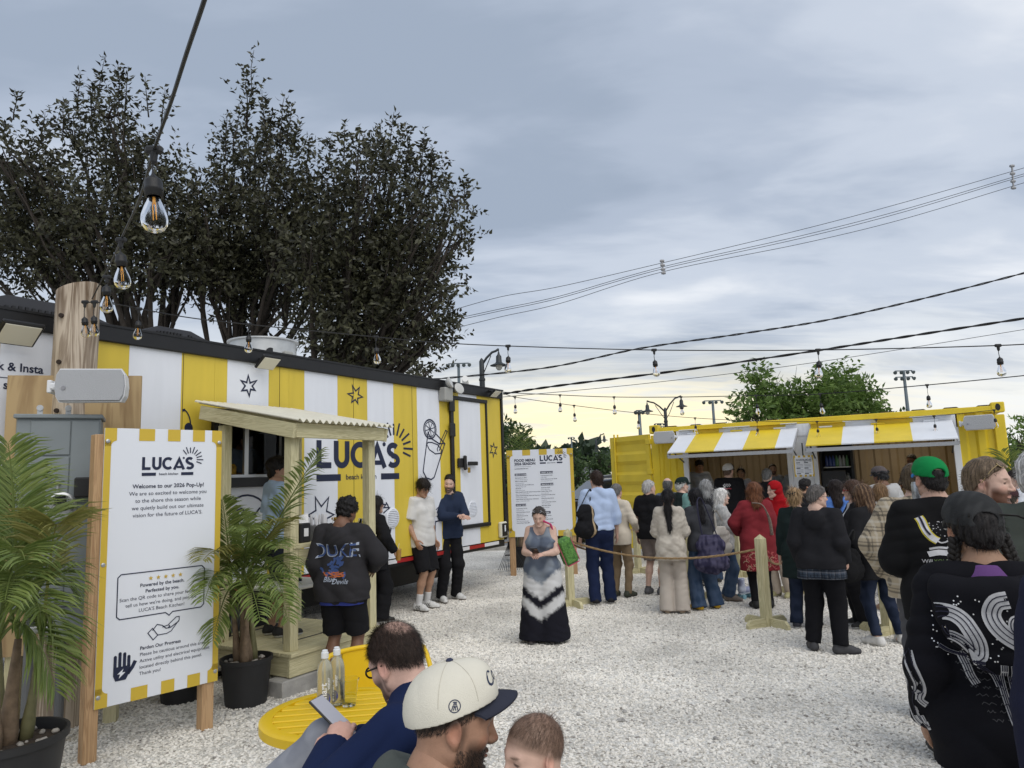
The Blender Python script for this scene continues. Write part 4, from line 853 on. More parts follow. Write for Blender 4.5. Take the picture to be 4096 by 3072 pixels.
striped_board(ws, ww_, z0, z1, .042, .085, ((.27, .40), (.51, .62), (.73, .84)))
m_cedar = wood('cedar_post', (.30, .17, .08), (.50, .32, .17), (30, 30, 1.4), False, .75)
for x, y in ((-.01, .055), (ww_ - .06, .055)): b = MB(); b.box((x, y, z1 * .49), (.085, .09, z1 * .98), bev=.004); b.build('post', m_cedar, ws)
for x in (.02, ww_ - .02):
    for z in (z0 + .07, (z0 + z1) / 2, z1 - .09): b = MB(); b.lathe([(.014, -.001), (.014, .003), (.006, .006), (.0, .0062)], 14, (x, -.008, z), Matrix.Rotation(R(90), 4, 'X')); b.build('screw_washer', m_galv, ws)
H_ = z1 - z0; p = Print((0, -.0065, z0), (ww_, 0, 0), (0, 0, H_), .002)
P_ = Print((0, -.0065, 0), (1, 0, 0), (0, 0, 1), .002)
f = lambda u, v: (u * ww_, z0 + v * H_)
x0, y0 = f(.30, .842); logo(P_, x0, y0, .100 * 1.02 * ww_ * 1.08)
def ln(s, u, v, h, al='CENTER', bold=0.0): x, y = f(u, v); P_.text(s, x, y, h, al, bold)
th = .0375
for i, (s_, bd) in enumerate((('Welcome to our 2026 Pop-Up!', .018), ('We are so excited to welcome you', 0), ('to the shore this season while', 0), ('we quietly build out our ultimate', 0), ("vision for the future of LUCA'S.", 0))): ln(s_, .535, .773 - i * .0272, th * (1.04 if i == 0 else 1), bold=bd)
q = f(.14, .297), f(.86, .297), f(.86, .458), f(.14, .458); rr_ = .02
bub = [(q[0][0] + rr_, q[0][1]), f(.53, .297), f(.56, .285), f(.59, .297), (q[1][0] - rr_, q[1][1]), (q[1][0], q[1][1] + rr_), (q[2][0], q[2][1] - rr_), (q[2][0] - rr_, q[2][1]), (q[3][0] + rr_, q[3][1]), (q[3][0], q[3][1] - rr_), (q[0][0], q[0][1] + rr_)]
P_.line(bub, .007, True)
for i, (s_, bd) in enumerate((('Powered by the beach.', .018), ('Perfected by you.', .018), ('Scan the QR code to share your feedback,', 0), ("tell us how we're doing, and join the", 0), ("LUCA'S Beach Kitchen!", 0))): ln(s_, .50, .4045 - i * .0226, .0325, bold=bd)
hx, hy = f(.50, .235)                               # open hand line drawing
P_.line([(hx + a * .30, hy + b_ * .30) for a, b_ in ((-.20, .02), (-.10, .14), (.02, .10), (.10, .02), (.20, .02), (.40, .14))], .006); P_.line([(hx + a * .30, hy + b_ * .30) for a, b_ in ((.02, .06), (.16, .09), (.19, .05), (.15, .03))], .006); P_.line([(hx + a * .30, hy + b_ * .30) for a, b_ in ((.16, .10), (.33, .24), (.40, .24), (.40, .16), (.22, -.06), (.12, -.10), (-.08, -.10))], .006); P_.line([(hx + a * .30, hy + b_ * .30) for a, b_ in ((-.30, -.02), (-.20, .07), (-.08, -.10), (-.18, -.19))], .006, True)
hx, hy = f(.185, .128)                              # raised hand icon with bolt
k = .012
for i, (dx, L) in enumerate(((-.045, .07), (-.016, .088), (.013, .082), (.040, .060))): P_.rect(hx + dx, hy, hx + dx + .020, hy + L); P_.poly(arc(hx + dx + .010, hy + L, .010, .010, 0, 345, 12))
P_.poly([(hx - .045, hy + .004), (hx - .045, hy - .05), (hx - .03, hy - .085), (hx + .035, hy - .085), (hx + .055, hy - .045), (hx + .062, hy + .004)]); P_.line([(hx + .045, hy - .05), (hx + .075, hy - .01), (hx + .092, hy + .025)], .024)
for i, (s_, bd) in enumerate((('Pardon Our Progress', .018), ('Please be cautious around this area.', 0), ('Active utility and electrical equipment', 0), ('located directly behind this panel.', 0), ('Thank you!', 0))): ln(s_, .33, .176 - i * .0226, .0315, 'LEFT', bd)
P_.mb.build('lettering', m_navy, ws)
P2_ = Print((0, -.0065, 0), (1, 0, 0), (0, 0, 1), .0035)
for i in range(5): x, y = f(.40 + i * .062, .433); P2_.poly([(x + (.016 if k % 2 == 0 else .007) * math.sin(R(k * 36)), y + (.016 if k % 2 == 0 else .007) * math.cos(R(k * 36))) for k in range(10)][::-1])
P2_.mb.build('star_rating', mat('star_gold', (.55, .38, .06), .5), ws)
P3_ = Print((0, -.0065, 0), (1, 0, 0), (0, 0, 1), .0035); P3_.poly([(hx + .018, hy - .012), (hx - .02, hy - .042), (hx - .002, hy - .044), (hx - .01, hy - .07), (hx + .03, hy - .036), (hx + .01, hy - .034)]); P3_.mb.build('bolt_mark', mat('sign_white', (.74, .765, .82), .4), ws)
# ------------------------------------------------------------------ food menu sign
A, B = at_z(514, 576), at_z(577.5, 574.5); A = Vector((at_y(508, 500, A.y).x, A.y, 0)); B = Vector((at_y(575, 500, B.y).x, B.y, 0))
ms, mw_ = sign_frame('menu_sign', 'white food menu board with yellow striped edge on two brown posts', A, B, 0, 0); z1 = at_y(539, 449.5, A.y).z; z0 = at_y(544, 536, A.y).z; H_ = z1 - z0
striped_board(ms, mw_, z0, z1, .06, .10, ((.24, .36), (.49, .61), (.73, .85)))
for x in (.05, mw_ - .06): b = MB(); b.box((x, .055, z1 * .48), (.1, .09, z1 * .96), bev=.004); b.build('post', m_cedar, ms)
for x in (.03, mw_ - .03):
    for z in (z0 + .09, (z0 + z1) / 2, z1 - .10): b = MB(); b.lathe([(.012, 0), (.012, .004)], 10, (x, -.008, z), Matrix.Rotation(R(90), 4, 'X')); b.build('screw_washer', m_galv, ms)
P_ = Print((0, -.0065, 0), (1, 0, 0), (0, 0, 1), .002); PW_ = Print((0, -.0065, 0), (1, 0, 0), (0, 0, 1), .005); f = lambda u, v: (u * mw_, z0 + v * H_)
x0, y0 = f(.50, .862); logo(P_, x0, y0, .345 * mw_ / 4.0 * .98)
def ln(s, u, v, h, al='LEFT', bold=0.0, pr=None): x, y = f(u, v); (pr or P_).text(s, x, y, h, al, bold)
ln('FOOD MENU', .115, .865, .064, bold=.035); ln('2026 SEASON', .115, .825, .064, bold=.035); x, y = f(.115, .805); P_.rect(x, y, x + .25 * mw_, y + .003); ln('Lucasbeachkitchen.com', .115, .778, .026, bold=.02)
def head_(s, u, v, w): x, y = f(u, v); P_.rect(x, y - .008, x + w * mw_, y + .034); ln(s, u + .012, v, .030, 'LEFT', .03, PW_)
head_('BEACH CLASSICS', .115, .705, .175); head_('FROM THE SEA', .115, .355, .155); head_('CRISPY & CRAVED', .50, .722, .19); head_('SNACKS & SHARES', .50, .585, .19); head_('GARDEN', .50, .262, .13)
L_a = ['Marcona Burger | $9.95', 'American cheese & Luca sauce', 'Make it a double +$3.95', 'The Luca Dog | $7.95', 'All beef dog with white cheddar sauce', 'Classic Beach Dog | $4.95', 'All beef dog', 'Grilled Cheese | $4.95', 'Butter-toasted bread with melted American cheese', 'Grilled Cheese w/ Bacon | $7.95', 'Butter-toasted bread with cheese and crispy bacon', 'California Chicken | $10.95', 'Grilled chicken with crispy bacon, fresh lettuce', 'avocado crema & melted cheddar']
L_b = ["Luca's Shrimp | $13.95", 'Lightly fried shrimp', "Luca's Fried Clams | $16.95", 'Lightly fried clams', 'Grilled Shrimp | $15.95', 'Grilled shrimp', 'Lobster Roll | MP', 'Warm butter-poached lobster', "Luca's Lobster Claws | MP"]
R_a = ["Luca's Nuggs (5) | $7.95", 'Crispy chicken', 'Orange Garlic Nuggs (5) | $10.95', "Luca's nuggs tossed in sauce"]
R_b = ['Steak Fries | $6.95', 'Crispy steak-cut fries', 'Camino Chips | $7.95', 'House made chips', 'Roadside Dog & Dip | $7.95', 'Fried dog', 'Street Corn Dip | $10.95', 'Roasted corn', "Luca's Loaded Chips | $13.95", 'House chips loaded', 'Mozz Bites | $8.95', 'Crispy mozzarella']
R_c = ['Side Salad | $13.95', 'Mixed greens', 'Caesar Salad | $12.95', 'Romaine', 'Harvest Salad | $14.95', 'Greens', 'Add to any salad']
for L_, u, v in ((L_a, .12, .672), (L_b, .12, .318), (R_a, .505, .69), (R_b, .505, .55), (R_c, .505, .23)):
    for i, s_ in enumerate(L_): ln(s_, u, v - i * .0205, .0215 if i % 2 == 0 else .018, bold=.02 if i % 2 == 0 else 0)
P_.mb.build('lettering', m_navy, ms); PW_.mb.build('heading_lettering', mat('sign_white', (.74, .765, .82), .4), ms)
# small posted menu between the hatches
p0 = on_plane(795, 477, K0 - ky_ * .42, ky_); p1 = on_plane(813, 455, K0 - ky_ * .42, ky_); hm = thing('posted_menu', 'small white menu sheet with striped edge hung between the hatches', 'menu', Vector((p0.x, p0.y, 0)), KA); w_ = math.hypot(p1.x - p0.x, p1.y - p0.y); z0, z1 = p0.z, p1.z
striped_board(hm, w_, z0, z1, .018, .035, ((.24, .36), (.49, .61), (.73, .85))); P_ = Print((0, -.0065, 0), (1, 0, 0), (0, 0, 1), .002); logo(P_, w_ * .52, z1 - .095, w_ * .095); P_.text('FOOD MENU', w_ * .12, z1 - .075, .022, 'LEFT', .02); P_.text('2026 SEASON', w_ * .12, z1 - .095, .022, 'LEFT', .02)
for u in (.12, .52):
    for i in range(11):
        z = z1 - .135 - i * .024; P_.rect(w_ * u, z, w_ * (u + (.34 if i % 4 else .2)), z + (.004 if i % 4 else .014))
P_.mb.build('lettering', m_navy, hm)
b = MB(); b.bar((w_ / 2, .0, z1 + .0), (w_ / 2, .0, z1 + .22), .02, .02); b.build('hanger', m_blk, hm)
# ------------------------------------------------------------------ queue posts and ropes
def queue_post(label, base, H=1.0, rz=0.0):
    t = thing('queue_post', label, 'post', base, rz, 'timber queue posts'); b = MB(); s = .045; h = H - .05
    b.add([(-s, -s, .0), (s, -s, .0), (s, s, .0), (-s, s, .0), (-s, -s, h), (s, -s, h), (s, s, h), (-s, s, h), (0, 0, H)], [(3, 2, 1, 0), (0, 1, 5, 4), (1, 2, 6, 5), (2, 3, 7, 6), (3, 0, 4, 7), (4, 5, 8), (5, 6, 8), (6, 7, 8), (7, 4, 8)]); b.build('shaft', pineZ(), t)
    for k in range(4):
        a = R(k * 90); d = Vector((math.cos(a), math.sin(a), 0)); n_ = Vector((-d.y, d.x, 0)); off = n_ * .022
        b = MB(); L = .30; q = [(.047, 0), (L, 0), (L, .045), (L - .045, .088), (.047, .088)]
        o_ = [d * x + Vector((0, 0, z)) + off - n_ * .0195 for x, z in q]; b.prism(o_, n_ * .039); b.build('base_foot', pineX(), t)
    return t
qp = {}
for nm, lb, bx, by, ty_, rz in (('a', 'wooden queue post beside the tie-dye dress', 571, 606, 528.4, 20), ('b', 'wooden queue post in front of the open cargo door', 638.5, 573, 513.5, 35), ('c', 'wooden queue post behind the cream-shirted person', 690, 600, 524, 10), ('d', 'nearest wooden queue post with rope on both sides', 767, 626, 534, 25), ('e', 'wooden queue post behind the black hoodie', 797, 594, 521, 40), ('f', 'wooden queue post behind the roller skates', 741, 577, 515, 30), ('g', 'wooden queue post behind the white sneakers', 889, 634, 538, 30)):
    bp = at_z(bx, by); qp[nm] = (bp, at_y(bx - 3, ty_, bp.y).z); queue_post(lb, bp, max(.85, qp[nm][1]), R(rz))
m_rope = mat('manila_rope', (.30, .20, .10), .9, noise=.35, nscale=90, bump=.6, bscale=160)
def rope(label, a, b_, za, zb, sag):
    P = []; n = 40
    for i in range(n + 1): t = i / n; P.append(a.lerp(b_, t) + Vector((0, 0, za + (zb - za) * t - sag * 4 * t * (1 - t))))
    o = P[0].copy(); b = MB()
    for ph in (0, 2.09, 4.18): b.tube([p - o + Vector((math.sin(i * 1.5 + ph) * .3, math.sin(i * 1.5 + ph), math.cos(i * 1.5 + ph))) * .007 for i, p in enumerate(P)], .0085, 5)
    r_ = b.build('rope', m_rope, None, True); r_.location = o; tag(r_, label, 'rope', 'ropes between the queue posts')
rope('rope sagging between the dress-side post and the nearest post', qp['a'][0], qp['d'][0], .86, .84, .17)
rope('rope from the dress-side post back toward the cargo door post', qp['a'][0], qp['b'][0], .84, .84, .26); rope('rope from the nearest post back to the post behind the hoodie', qp['d'][0], qp['e'][0], .82, .70, .22)
rope('rope from the cargo door post back along the fenced line', qp['b'][0], qp['f'][0], .84, .80, .25); rope('rope lying between the trailer and the menu sign', at_z(478, 557), at_z(520, 556), .42, .40, .12)
# ------------------------------------------------------------------ table, chair, bottles, cup, phone
m_tab = mat('yellow_powder_coat', (.70, .46, .008), .35, noise=.04, nscale=4)
TZ = .72; tcn = at_z(347, 712, TZ); tab = thing('bistro_table', 'round yellow slatted metal table beside the navy jacket', 'table', (tcn.x, tcn.y, 0), R(8)); tr_ = .37
b = MB(); b.lathe([(tr_, TZ - .035), (tr_, TZ), (tr_ - .012, TZ + .006), (tr_ - .055, TZ + .006), (tr_ - .055, TZ - .03)], 56, caps=False); b.build('rim', m_tab, tab, True, 40)
nS = 8
for i in range(nS):
    y = -tr_ + .06 + (i + .5) * (2 * tr_ - .12) / nS; hw = math.sqrt(max((tr_ - .05) ** 2 - y * y, .001)); b = MB(); b.box((0, y, TZ - .004), (2 * hw, (2 * tr_ - .12) / nS - .020, .014), bev=.004); b.build('slat', m_tab, tab)
for k in range(4):
    a = R(45 + 90 * k); b = MB(); b.tube([(.24 * math.cos(a), .24 * math.sin(a), TZ - .02), (.30 * math.cos(a), .30 * math.sin(a), .0)], .014, 10); b.build('leg', m_tab, tab, True)
cp = at_y(380, 700, 3.95); ch = thing('bistro_chair', 'yellow metal armchair behind the slatted table', 'chair', (cp.x, cp.y, 0), R(200))
b = MB(); b.box((0, 0, .44), (.44, .42, .02), bev=.008); b.build('seat', m_tab, ch)
arcp = [Vector((.28 * math.sin(R(a)), -.02 - .25 * math.cos(R(a)), .80 if abs(a) < 70 else .80 - (abs(a) - 70) * .0045)) for a in range(-118, 119, 8)]
b = MB(); b.tube(arcp + [arcp[-1] + Vector((0, .02, -.1)), Vector((.22, .19, .43))], .0135, 10); b.tube([arcp[0], arcp[0] + Vector((0, .02, -.1)), Vector((-.22, .19, .43))], .0135, 10); b.build('arm_rail', m_tab, ch, True)
b = MB(); vs = []; n_ = 11
for z in (.47, .795):
    for t in (0, .008):
        for i in range(n_): a = R(-38 + 76 * i / (n_ - 1)); vs.append(((.275 + t) * math.sin(a), -.02 - (.245 + t) * math.cos(a), z))
fs = [];
for i in range(n_ - 1): fs += [(i, i + 1, 2 * n_ + i + 1, 2 * n_ + i)[::-1], (n_ + i, n_ + i + 1, 3 * n_ + i + 1, 3 * n_ + i)]
b.add(vs, fs); b.build('back_panel', m_tab, ch, True)
for sx in (-1, 1):
    for sy in (-1, 1): b = MB(); b.tube([(sx * .2, sy * .19, .44), (sx * .235, sy * .225, 0)], .012, 8); b.build('leg', m_tab, ch, True)
def bottle(label, px, py, rz):
    p = at_z(px, py, TZ + .007); t = thing('water_bottle', label, 'bottle', p, rz, 'clear water bottles on the table')
    b = MB(); b.lathe([(.0, 0), (.032, .0), (.035, .006), (.035, .145), (.034, .165), (.028, .19), (.018, .205), (.0135, .212), (.0135, .222)], 24, caps=False); b.build('body', mat('hazy_bottle', (.62, .62, .52), .2, trans=.7, ior=1.2), t, True)
    c = MB(); c.lathe([(.0165, .216), (.0165, .24), (.013, .242), (.0125, .25), (.008, .252), (0, .252)], 18, caps=False); c.build('cap', mat('cap_white', (.7, .72, .74), .35), t, True, 40)
    pr = MB()
    def wrap(g, u0, v0):
        vs, fs = g; pr.add([(.0356 * math.sin((p.x + u0) / .0356), -.0356 * math.cos((p.x + u0) / .0356), p.y + v0) for p in vs], fs)
    rot = lambda g: ([Vector((-p.y, p.x)) for p in g[0]], g[1])
    wrap((lambda P: (P, [tuple(range(len(P)))]))([Vector(a) for a in arc(.0, .045, .029, .029, 0, 345, 22)]), 0, 0); pr.build('blue_disc', mat('label_blue', (.02, .04, .30), .4), t)
    pr = MB(); wrap(rot(text2d('smart', .040, 'LEFT', .02)), .010, .022); pr.build('lettering', mat('label_white', (.75, .77, .8), .4), t); pr = MB()
    wrap(rot(text2d('water', .022, 'LEFT', .01)), .026, .085); 
    pr.build('lettering', mat('label_white', (.75, .77, .8), .4), t); pr = MB(); wrap(rot(text2d("I'm 100% recycled", .013, 'LEFT', .01)), .046, .02); pr.build('lettering', m_navy, t)
bottle('clear water bottle with white cap, front one on the yellow table', 325, 708, R(10)); bottle('clear water bottle with white cap, rear one on the yellow table', 337, 704, R(-25))
p = at_z(349, 706, TZ + .007); cup = thing('plastic_cup', 'empty clear plastic cup on the yellow table', 'cup', p); b = MB(); b.lathe([(0, .002), (.028, .002), (.031, .01), (.042, .108), (.046, .112), (.047, .118), (.044, .12), (.041, .112), (.030, .012), (0, .006)], 26, caps=False); b.build('body', mat('clear_cup', (.9, .92, .93), .06, trans=1.0, ior=1.12), cup, True, 60)
# ------------------------------------------------------------------ folding table, stand goods
p = at_z(283, 684); ftab = thing('folding_table', 'white plastic folding table with black legs beside the timber stand', 'table', (p.x - .02, p.y, 0), TA - R(90)); fz = at_y(300, 589, p.y).z
b = MB(); b.box((-.40, .28, fz), (.95, .62, .045), bev=.015); b.build('top', mat('white_plastic', (.68, .68, .66), .45), ftab)
for x in (.0, -.75):
    b = MB()
    for y in (.04, .52): b.tube([(x, y, fz - .02), (x, y, .03)], .017, 10)
    b.tube([(x, -.08, .025), (x, .64, .025)], .02, 10); b.tube([(x, .04, .33), (x, .52, .33)], .012, 8); b.build('leg_frame', m_blk, ftab, True, 40)
def st(x, y, z): return mat_of(stand) @ Vector((x, y, z))
cz_ = 1.218
t = thing('napkin_dispenser', 'black napkin dispenser on the stand counter', 'dispenser', st(.20, SY0 + .16, cz_), TA); b = MB(); b.box((0, 0, .085), (.12, .14, .17), bev=.01); b.build('case', m_blkp, t); b = MB(); b.box((0, -.071, .09), (.05, .004, .07)); b.add([(-.06, -.05, .172), (.05, -.05, .172), (.07, -.02, .25), (-.03, .0, .24)], [(0, 1, 2, 3)]); b.build('napkin', mat('paper_white', (.75, .75, .75), .8), t)
t = thing('cutlery_caddy', 'silver mesh caddy full of wrapped cutlery on the stand counter', 'caddy', st(.44, SY0 + .17, cz_), TA); b = MB(); b.box((0, 0, .07), (.24, .16, .14), bev=.008); b.build('basket', mat('mesh_silver', (.22, .22, .23), .4, .6, bump=1.0, bscale=220), t)
rr = random.Random(2); b = MB()
for k in range(26): x, y = rr.uniform(-.1, .1), rr.uniform(-.06, .06); b.bar((x, y, .10), (x + rr.uniform(-.02, .02), y + rr.uniform(-.02, .02), rr.uniform(.19, .24)), .014, .004)
tag(b.build('wrapped_cutlery', mat('wrap_white', (.7, .7, .72), .4), t), kind='stuff')
t = thing('snack_basket', 'basket of orange snack bags on the stand counter', 'basket', st(.72, SY0 + .17, cz_), TA); b = MB(); b.box((0, 0, .04), (.22, .16, .08), bev=.01); b.build('tray', mat('tray_clear', (.3, .3, .3), .4), t)
for k in range(7): b = MB(); b.box((rr.uniform(-.07, .07), rr.uniform(-.04, .04), .10 + .012 * k), (.09, .07, .03), Matrix.Rotation(rr.uniform(0, 3), 3, 'Z') @ Matrix.Rotation(rr.uniform(-.4, .4), 3, 'X'), bev=.013); b.build('snack_bag', mat('snack_orange', (.45, .26, .03), .6, noise=.5, nscale=30), t)
t = thing('glass_jar', 'clear jar with orange wrappers at the far end of the counter', 'jar', st(1.0, SY0 + .15, cz_), TA); b = MB(); b.lathe([(0, .0), (.055, .0), (.06, .01), (.06, .12), (.045, .145), (.048, .16)], 20, caps=False); b.build('jar_body', m_glass, t, True); b = MB(); 
for k in range(6): b.box((rr.uniform(-.025, .025), rr.uniform(-.025, .025), .03 + .015 * k), (.045, .03, .02), Matrix.Rotation(rr.uniform(0, 3), 3, 'Z'), bev=.008)
tag(b.build('wrapper', mat('snack_orange', (.45, .26, .03), .6, noise=.5, nscale=30), t), kind='stuff')
# ------------------------------------------------------------------ rake, bins, stump things by the menu sign
p = at_z(509, 572); t = thing('leaf_rake', 'black fan rake leaning with its head down by the menu sign', 'rake', p, R(6)); hb = Vector((.05, .06, .52))
b = MB(); b.tube([hb + Vector((-.12, 0, .45)), hb], .014, 8); b.build('handle', mat('rake_handle', (.33, .26, .16), .6), t); b = MB(); b.bar(hb + Vector((-.05, 0, 0)), hb + Vector((.05, 0, 0)), .03, .05); b.bar(hb + Vector((-.11, -.02, -.22)), hb + Vector((.11, -.02, -.22)), .012, .02); b.build('collar', m_blkp, t)
for k in range(15): u = (k - 7) / 7; b = MB(); b.bar(hb + Vector((.035 * u, 0, 0)), Vector((.05 + .25 * u, -.05, .02 + .03 * abs(u))), .010, .004); b.build('tine', m_blkp, t)
p = at_z(523, 563); t = thing('waste_bin', 'tall dark plastic bin behind the menu sign', 'bin', p + Vector((0, .35, 0)), 0); b = MB(); b.lathe([(.2, 0), (.24, .72), (.26, .73), (.26, .77), (.22, .77), (.19, .1)], 22, caps=False); b.build('tub', m_blkp, t, True, 40)
# ------------------------------------------------------------------ cars, hedge, far houses behind
def car(label, x, y, rz, col, L=4.7, Wd=1.85, H=1.65):
    t = thing('parked_car', label, 'car', (x, y, -.03), rz, 'cars parked beyond the gravel'); m = mat('car_paint_' + str(col), col, .25, .2, spec=.6)
    pr = [(-L / 2, .35), (-L / 2, .95), (-L * .42, 1.02), (-L * .22, 1.08), (-L * .08, H - .06), (L * .05, H), (L * .30, H - .03), (L * .44, 1.05), (L / 2 - .03, .95), (L / 2, .4), (L * .4, .28), (-L * .4, .28)]
    b = MB(); n = len(pr); vs = []
    for s_, sc in ((-1, 1), (-.96, 1), (.96, 1), (1, 1)):
        for px, z in pr: vs.append((px * (1 if abs(s_) < 1 else .985), s_ * Wd / 2 * (1 - .16 * max(0, (z - 1.0) / .65)), z * (1 if abs(s_) < 1 else .99)))
    fs = []
    for r_ in range(3):
        for i in range(n): fs.append((r_ * n + i, r_ * n + (i + 1) % n, (r_ + 1) * n + (i + 1) % n, (r_ + 1) * n + i))
    fs += [tuple(range(n)), tuple(range(3 * n, 4 * n))[::-1]]; b.add(vs, fs); b.build('body', m, t, True, 30)
    for sy in (-1, 1):
        g = MB(); q = [(-L * .19, 1.08), (-L * .07, H - .12), (L * .29, H - .10), (L * .40, 1.08)]; yy = sy * (Wd / 2 * (1 - .07) + .012); g.prism([(a, yy - sy * (z - 1.08) * .14, z) for a, z in q], (0, sy * .012, 0)); g.build('side_window', mat('car_glass', (.01, .012, .014), .06, spec=.7), t)
        for xx in (-L * .32, L * .31):
            w = MB(); w.lathe([(.16, -.1), (.30, -.11), (.34, -.07), (.34, .07), (.30, .11), (.16, .1)], 20, (xx, sy * (Wd / 2 - .1), .34), Matrix.Rotation(R(90), 4, 'X'), caps=False); wo = w.build('wheel', M_rub, t, True, 40); r_ = MB(); r_.lathe([(0, -.085), (.16, -.09), (.2, -.06), (.2, .06), (.16, .09), (0, .085)], 14, (xx, sy * (Wd / 2 - .1), .34), Matrix.Rotation(R(90), 4, 'X'), caps=False); r_.build('rim', m_galv, wo, True, 40)
        lg = MB(); lg.box((-L / 2 + .03, sy * Wd * .36, .82), (.08, .35, .14), bev=.03); lg.build('headlight', mat('headlight_glass', (.5, .5, .5), .1), t); lg = MB(); lg.box((L / 2 - .05, sy * Wd * .4, .9), (.08, .2, .2), bev=.03); lg.build('tail_light', mat('tail_red', (.25, .01, .01), .2), t)
        mi = MB(); mi.box((-L * .15, sy * (Wd / 2 + .06), 1.08), (.12, .18, .12), bev=.03); mi.build('mirror', m, t)
    g = MB(); g.prism([(-L * .215, -Wd * .40, 1.10), (-L * .215, Wd * .40, 1.10), (-L * .085, Wd * .36, H - .10), (-L * .085, -Wd * .36, H - .10)], (-.03, 0, .012)); g.build('windscreen', mat('car_glass', (.01, .012, .014), .06, spec=.7), t)
c = at_y(594, 490, 20.5); car('black estate car parked behind the blue-shirted person', c.x + .4, 20.5, R(12), (.012, .012, .014)); c = at_y(606, 490, 24); car('dark grey car parked behind the black estate car', c.x + .2, 25.5, R(0), (.05, .055, .06), H=1.75)
c = at_y(505, 490, 27); car('blue car glimpsed between the trailer and the menu sign', c.x + .2, 27, R(90), (.03, .06, .14)); c = at_y(1016, 480, 26); car('pale parked car at the right edge beyond the container', c.x + 2.4, 27, R(10), (.35, .36, .37))
for k, px in enumerate((581, 588.5, 592)):
    p = at_y(px, 470, 480 + k * 30); t = thing('far_house', ('pale grey gabled house far beyond the trees, leftmost of three', 'pale grey gabled house far beyond the trees, middle of three', 'pale grey gabled house far beyond the trees, rightmost of three')[k], 'house', (p.x, p.y, 0), R(20 * k - 15), 'far houses'); b = MB(); b.box((0, 0, 2.6), (9, 8, 5.2)); b.build('wall', mat('house_grey', (.36, .37, .39), .8), t); b = MB(); b.prism([(-4.8, -4.4, 5.2), (4.8, -4.4, 5.2), (0, -4.4, 8.2)], (0, 8.8, 0)); b.build('roof', mat('house_roof', (.12, .12, .13), .8), t)
    for x in (-2.5, 0, 2.5):
        for z in (1.4, 3.9): b = MB(); b.box((x, -4.02, z), (1.1, .06, 1.4)); b.build('window', mat('house_window', (.05, .06, .07), .1), t)
# ================================================================== trees, palms, shrubs
def leaf_mat(name, c1, c2, trans=.25, rough=.55):
    if name in MATS: return MATS[name]
    m = bpy.data.materials.new(name); m.use_nodes = True; nt = m.node_tree; L = nt.links; b = nt.nodes['Principled BSDF']; b.inputs['Roughness'].default_value = rough; b.inputs['Specular IOR Level'].default_value = .35
    g = nt.nodes.new('ShaderNodeNewGeometry'); rp = nt.nodes.new('ShaderNodeValToRGB'); rp.color_ramp.elements[0].color = (*c1, 1); rp.color_ramp.elements[1].color = (*c2, 1); L.new(g.outputs['Random Per Island'], rp.inputs[0]); L.new(rp.outputs[0], b.inputs['Base Color'])
    if trans:
        tr = nt.nodes.new('ShaderNodeBsdfTranslucent'); L.new(rp.outputs[0], tr.inputs['Color']); mx = nt.nodes.new('ShaderNodeMixShader'); mx.inputs[0].default_value = trans; L.new(b.outputs[0], mx.inputs[1]); L.new(tr.outputs[0], mx.inputs[2]); L.new(mx.outputs[0], nt.nodes['Material Output'].inputs['Surface'])
    MATS[name] = m; return m
M_bark = mat('dark_bark', (.035, .028, .022), .9, noise=.35, nscale=14, bump=.7, bscale=30)
def leaves_mesh(name, P, D, length, width, r, droop=.3):
    """P points, D directions: folded leaf of two quads each"""
    n = len(P); U = np.cross(D, r.normal(0, 1, (n, 3))); U /= np.maximum(np.linalg.norm(U, axis=1, keepdims=True), 1e-6); N_ = np.cross(U, D)
    L = (length * r.uniform(.7, 1.25, n))[:, None]; Wd = (width * r.uniform(.75, 1.2, n))[:, None]
    a = P; m1 = P + D * L * .45 + N_ * L * .06; e = P + D * L - N_ * L * droop * .25; l = m1 + U * Wd * .5 + N_ * Wd * .18; q = m1 - U * Wd * .5 + N_ * Wd * .18
    V = np.stack([a, l, e, q, m1], 1).reshape(-1, 3); b = np.arange(n)[:, None] * 5
    T = np.concatenate([b + np.array([[0, 4, 1]]), b + np.array([[4, 2, 1]]), b + np.array([[0, 3, 4]]), b + np.array([[4, 3, 2]])])
    return np_mesh(name, V, None, T, None, False)
def branch_tube(mb, a, b, ra, rb, r, wob=.08, n=5, seg=7):
    a, b = Vector(a), Vector(b); L = (b - a).length; pts = [a.lerp(b, i / n) + (Vector(r.normal(0, wob * L / n, 3)) if 0 < i < n else Vector((0, 0, 0))) for i in range(n + 1)]; mb.tube(pts, [ra + (rb - ra) * i / n for i in range(n + 1)], seg); return pts
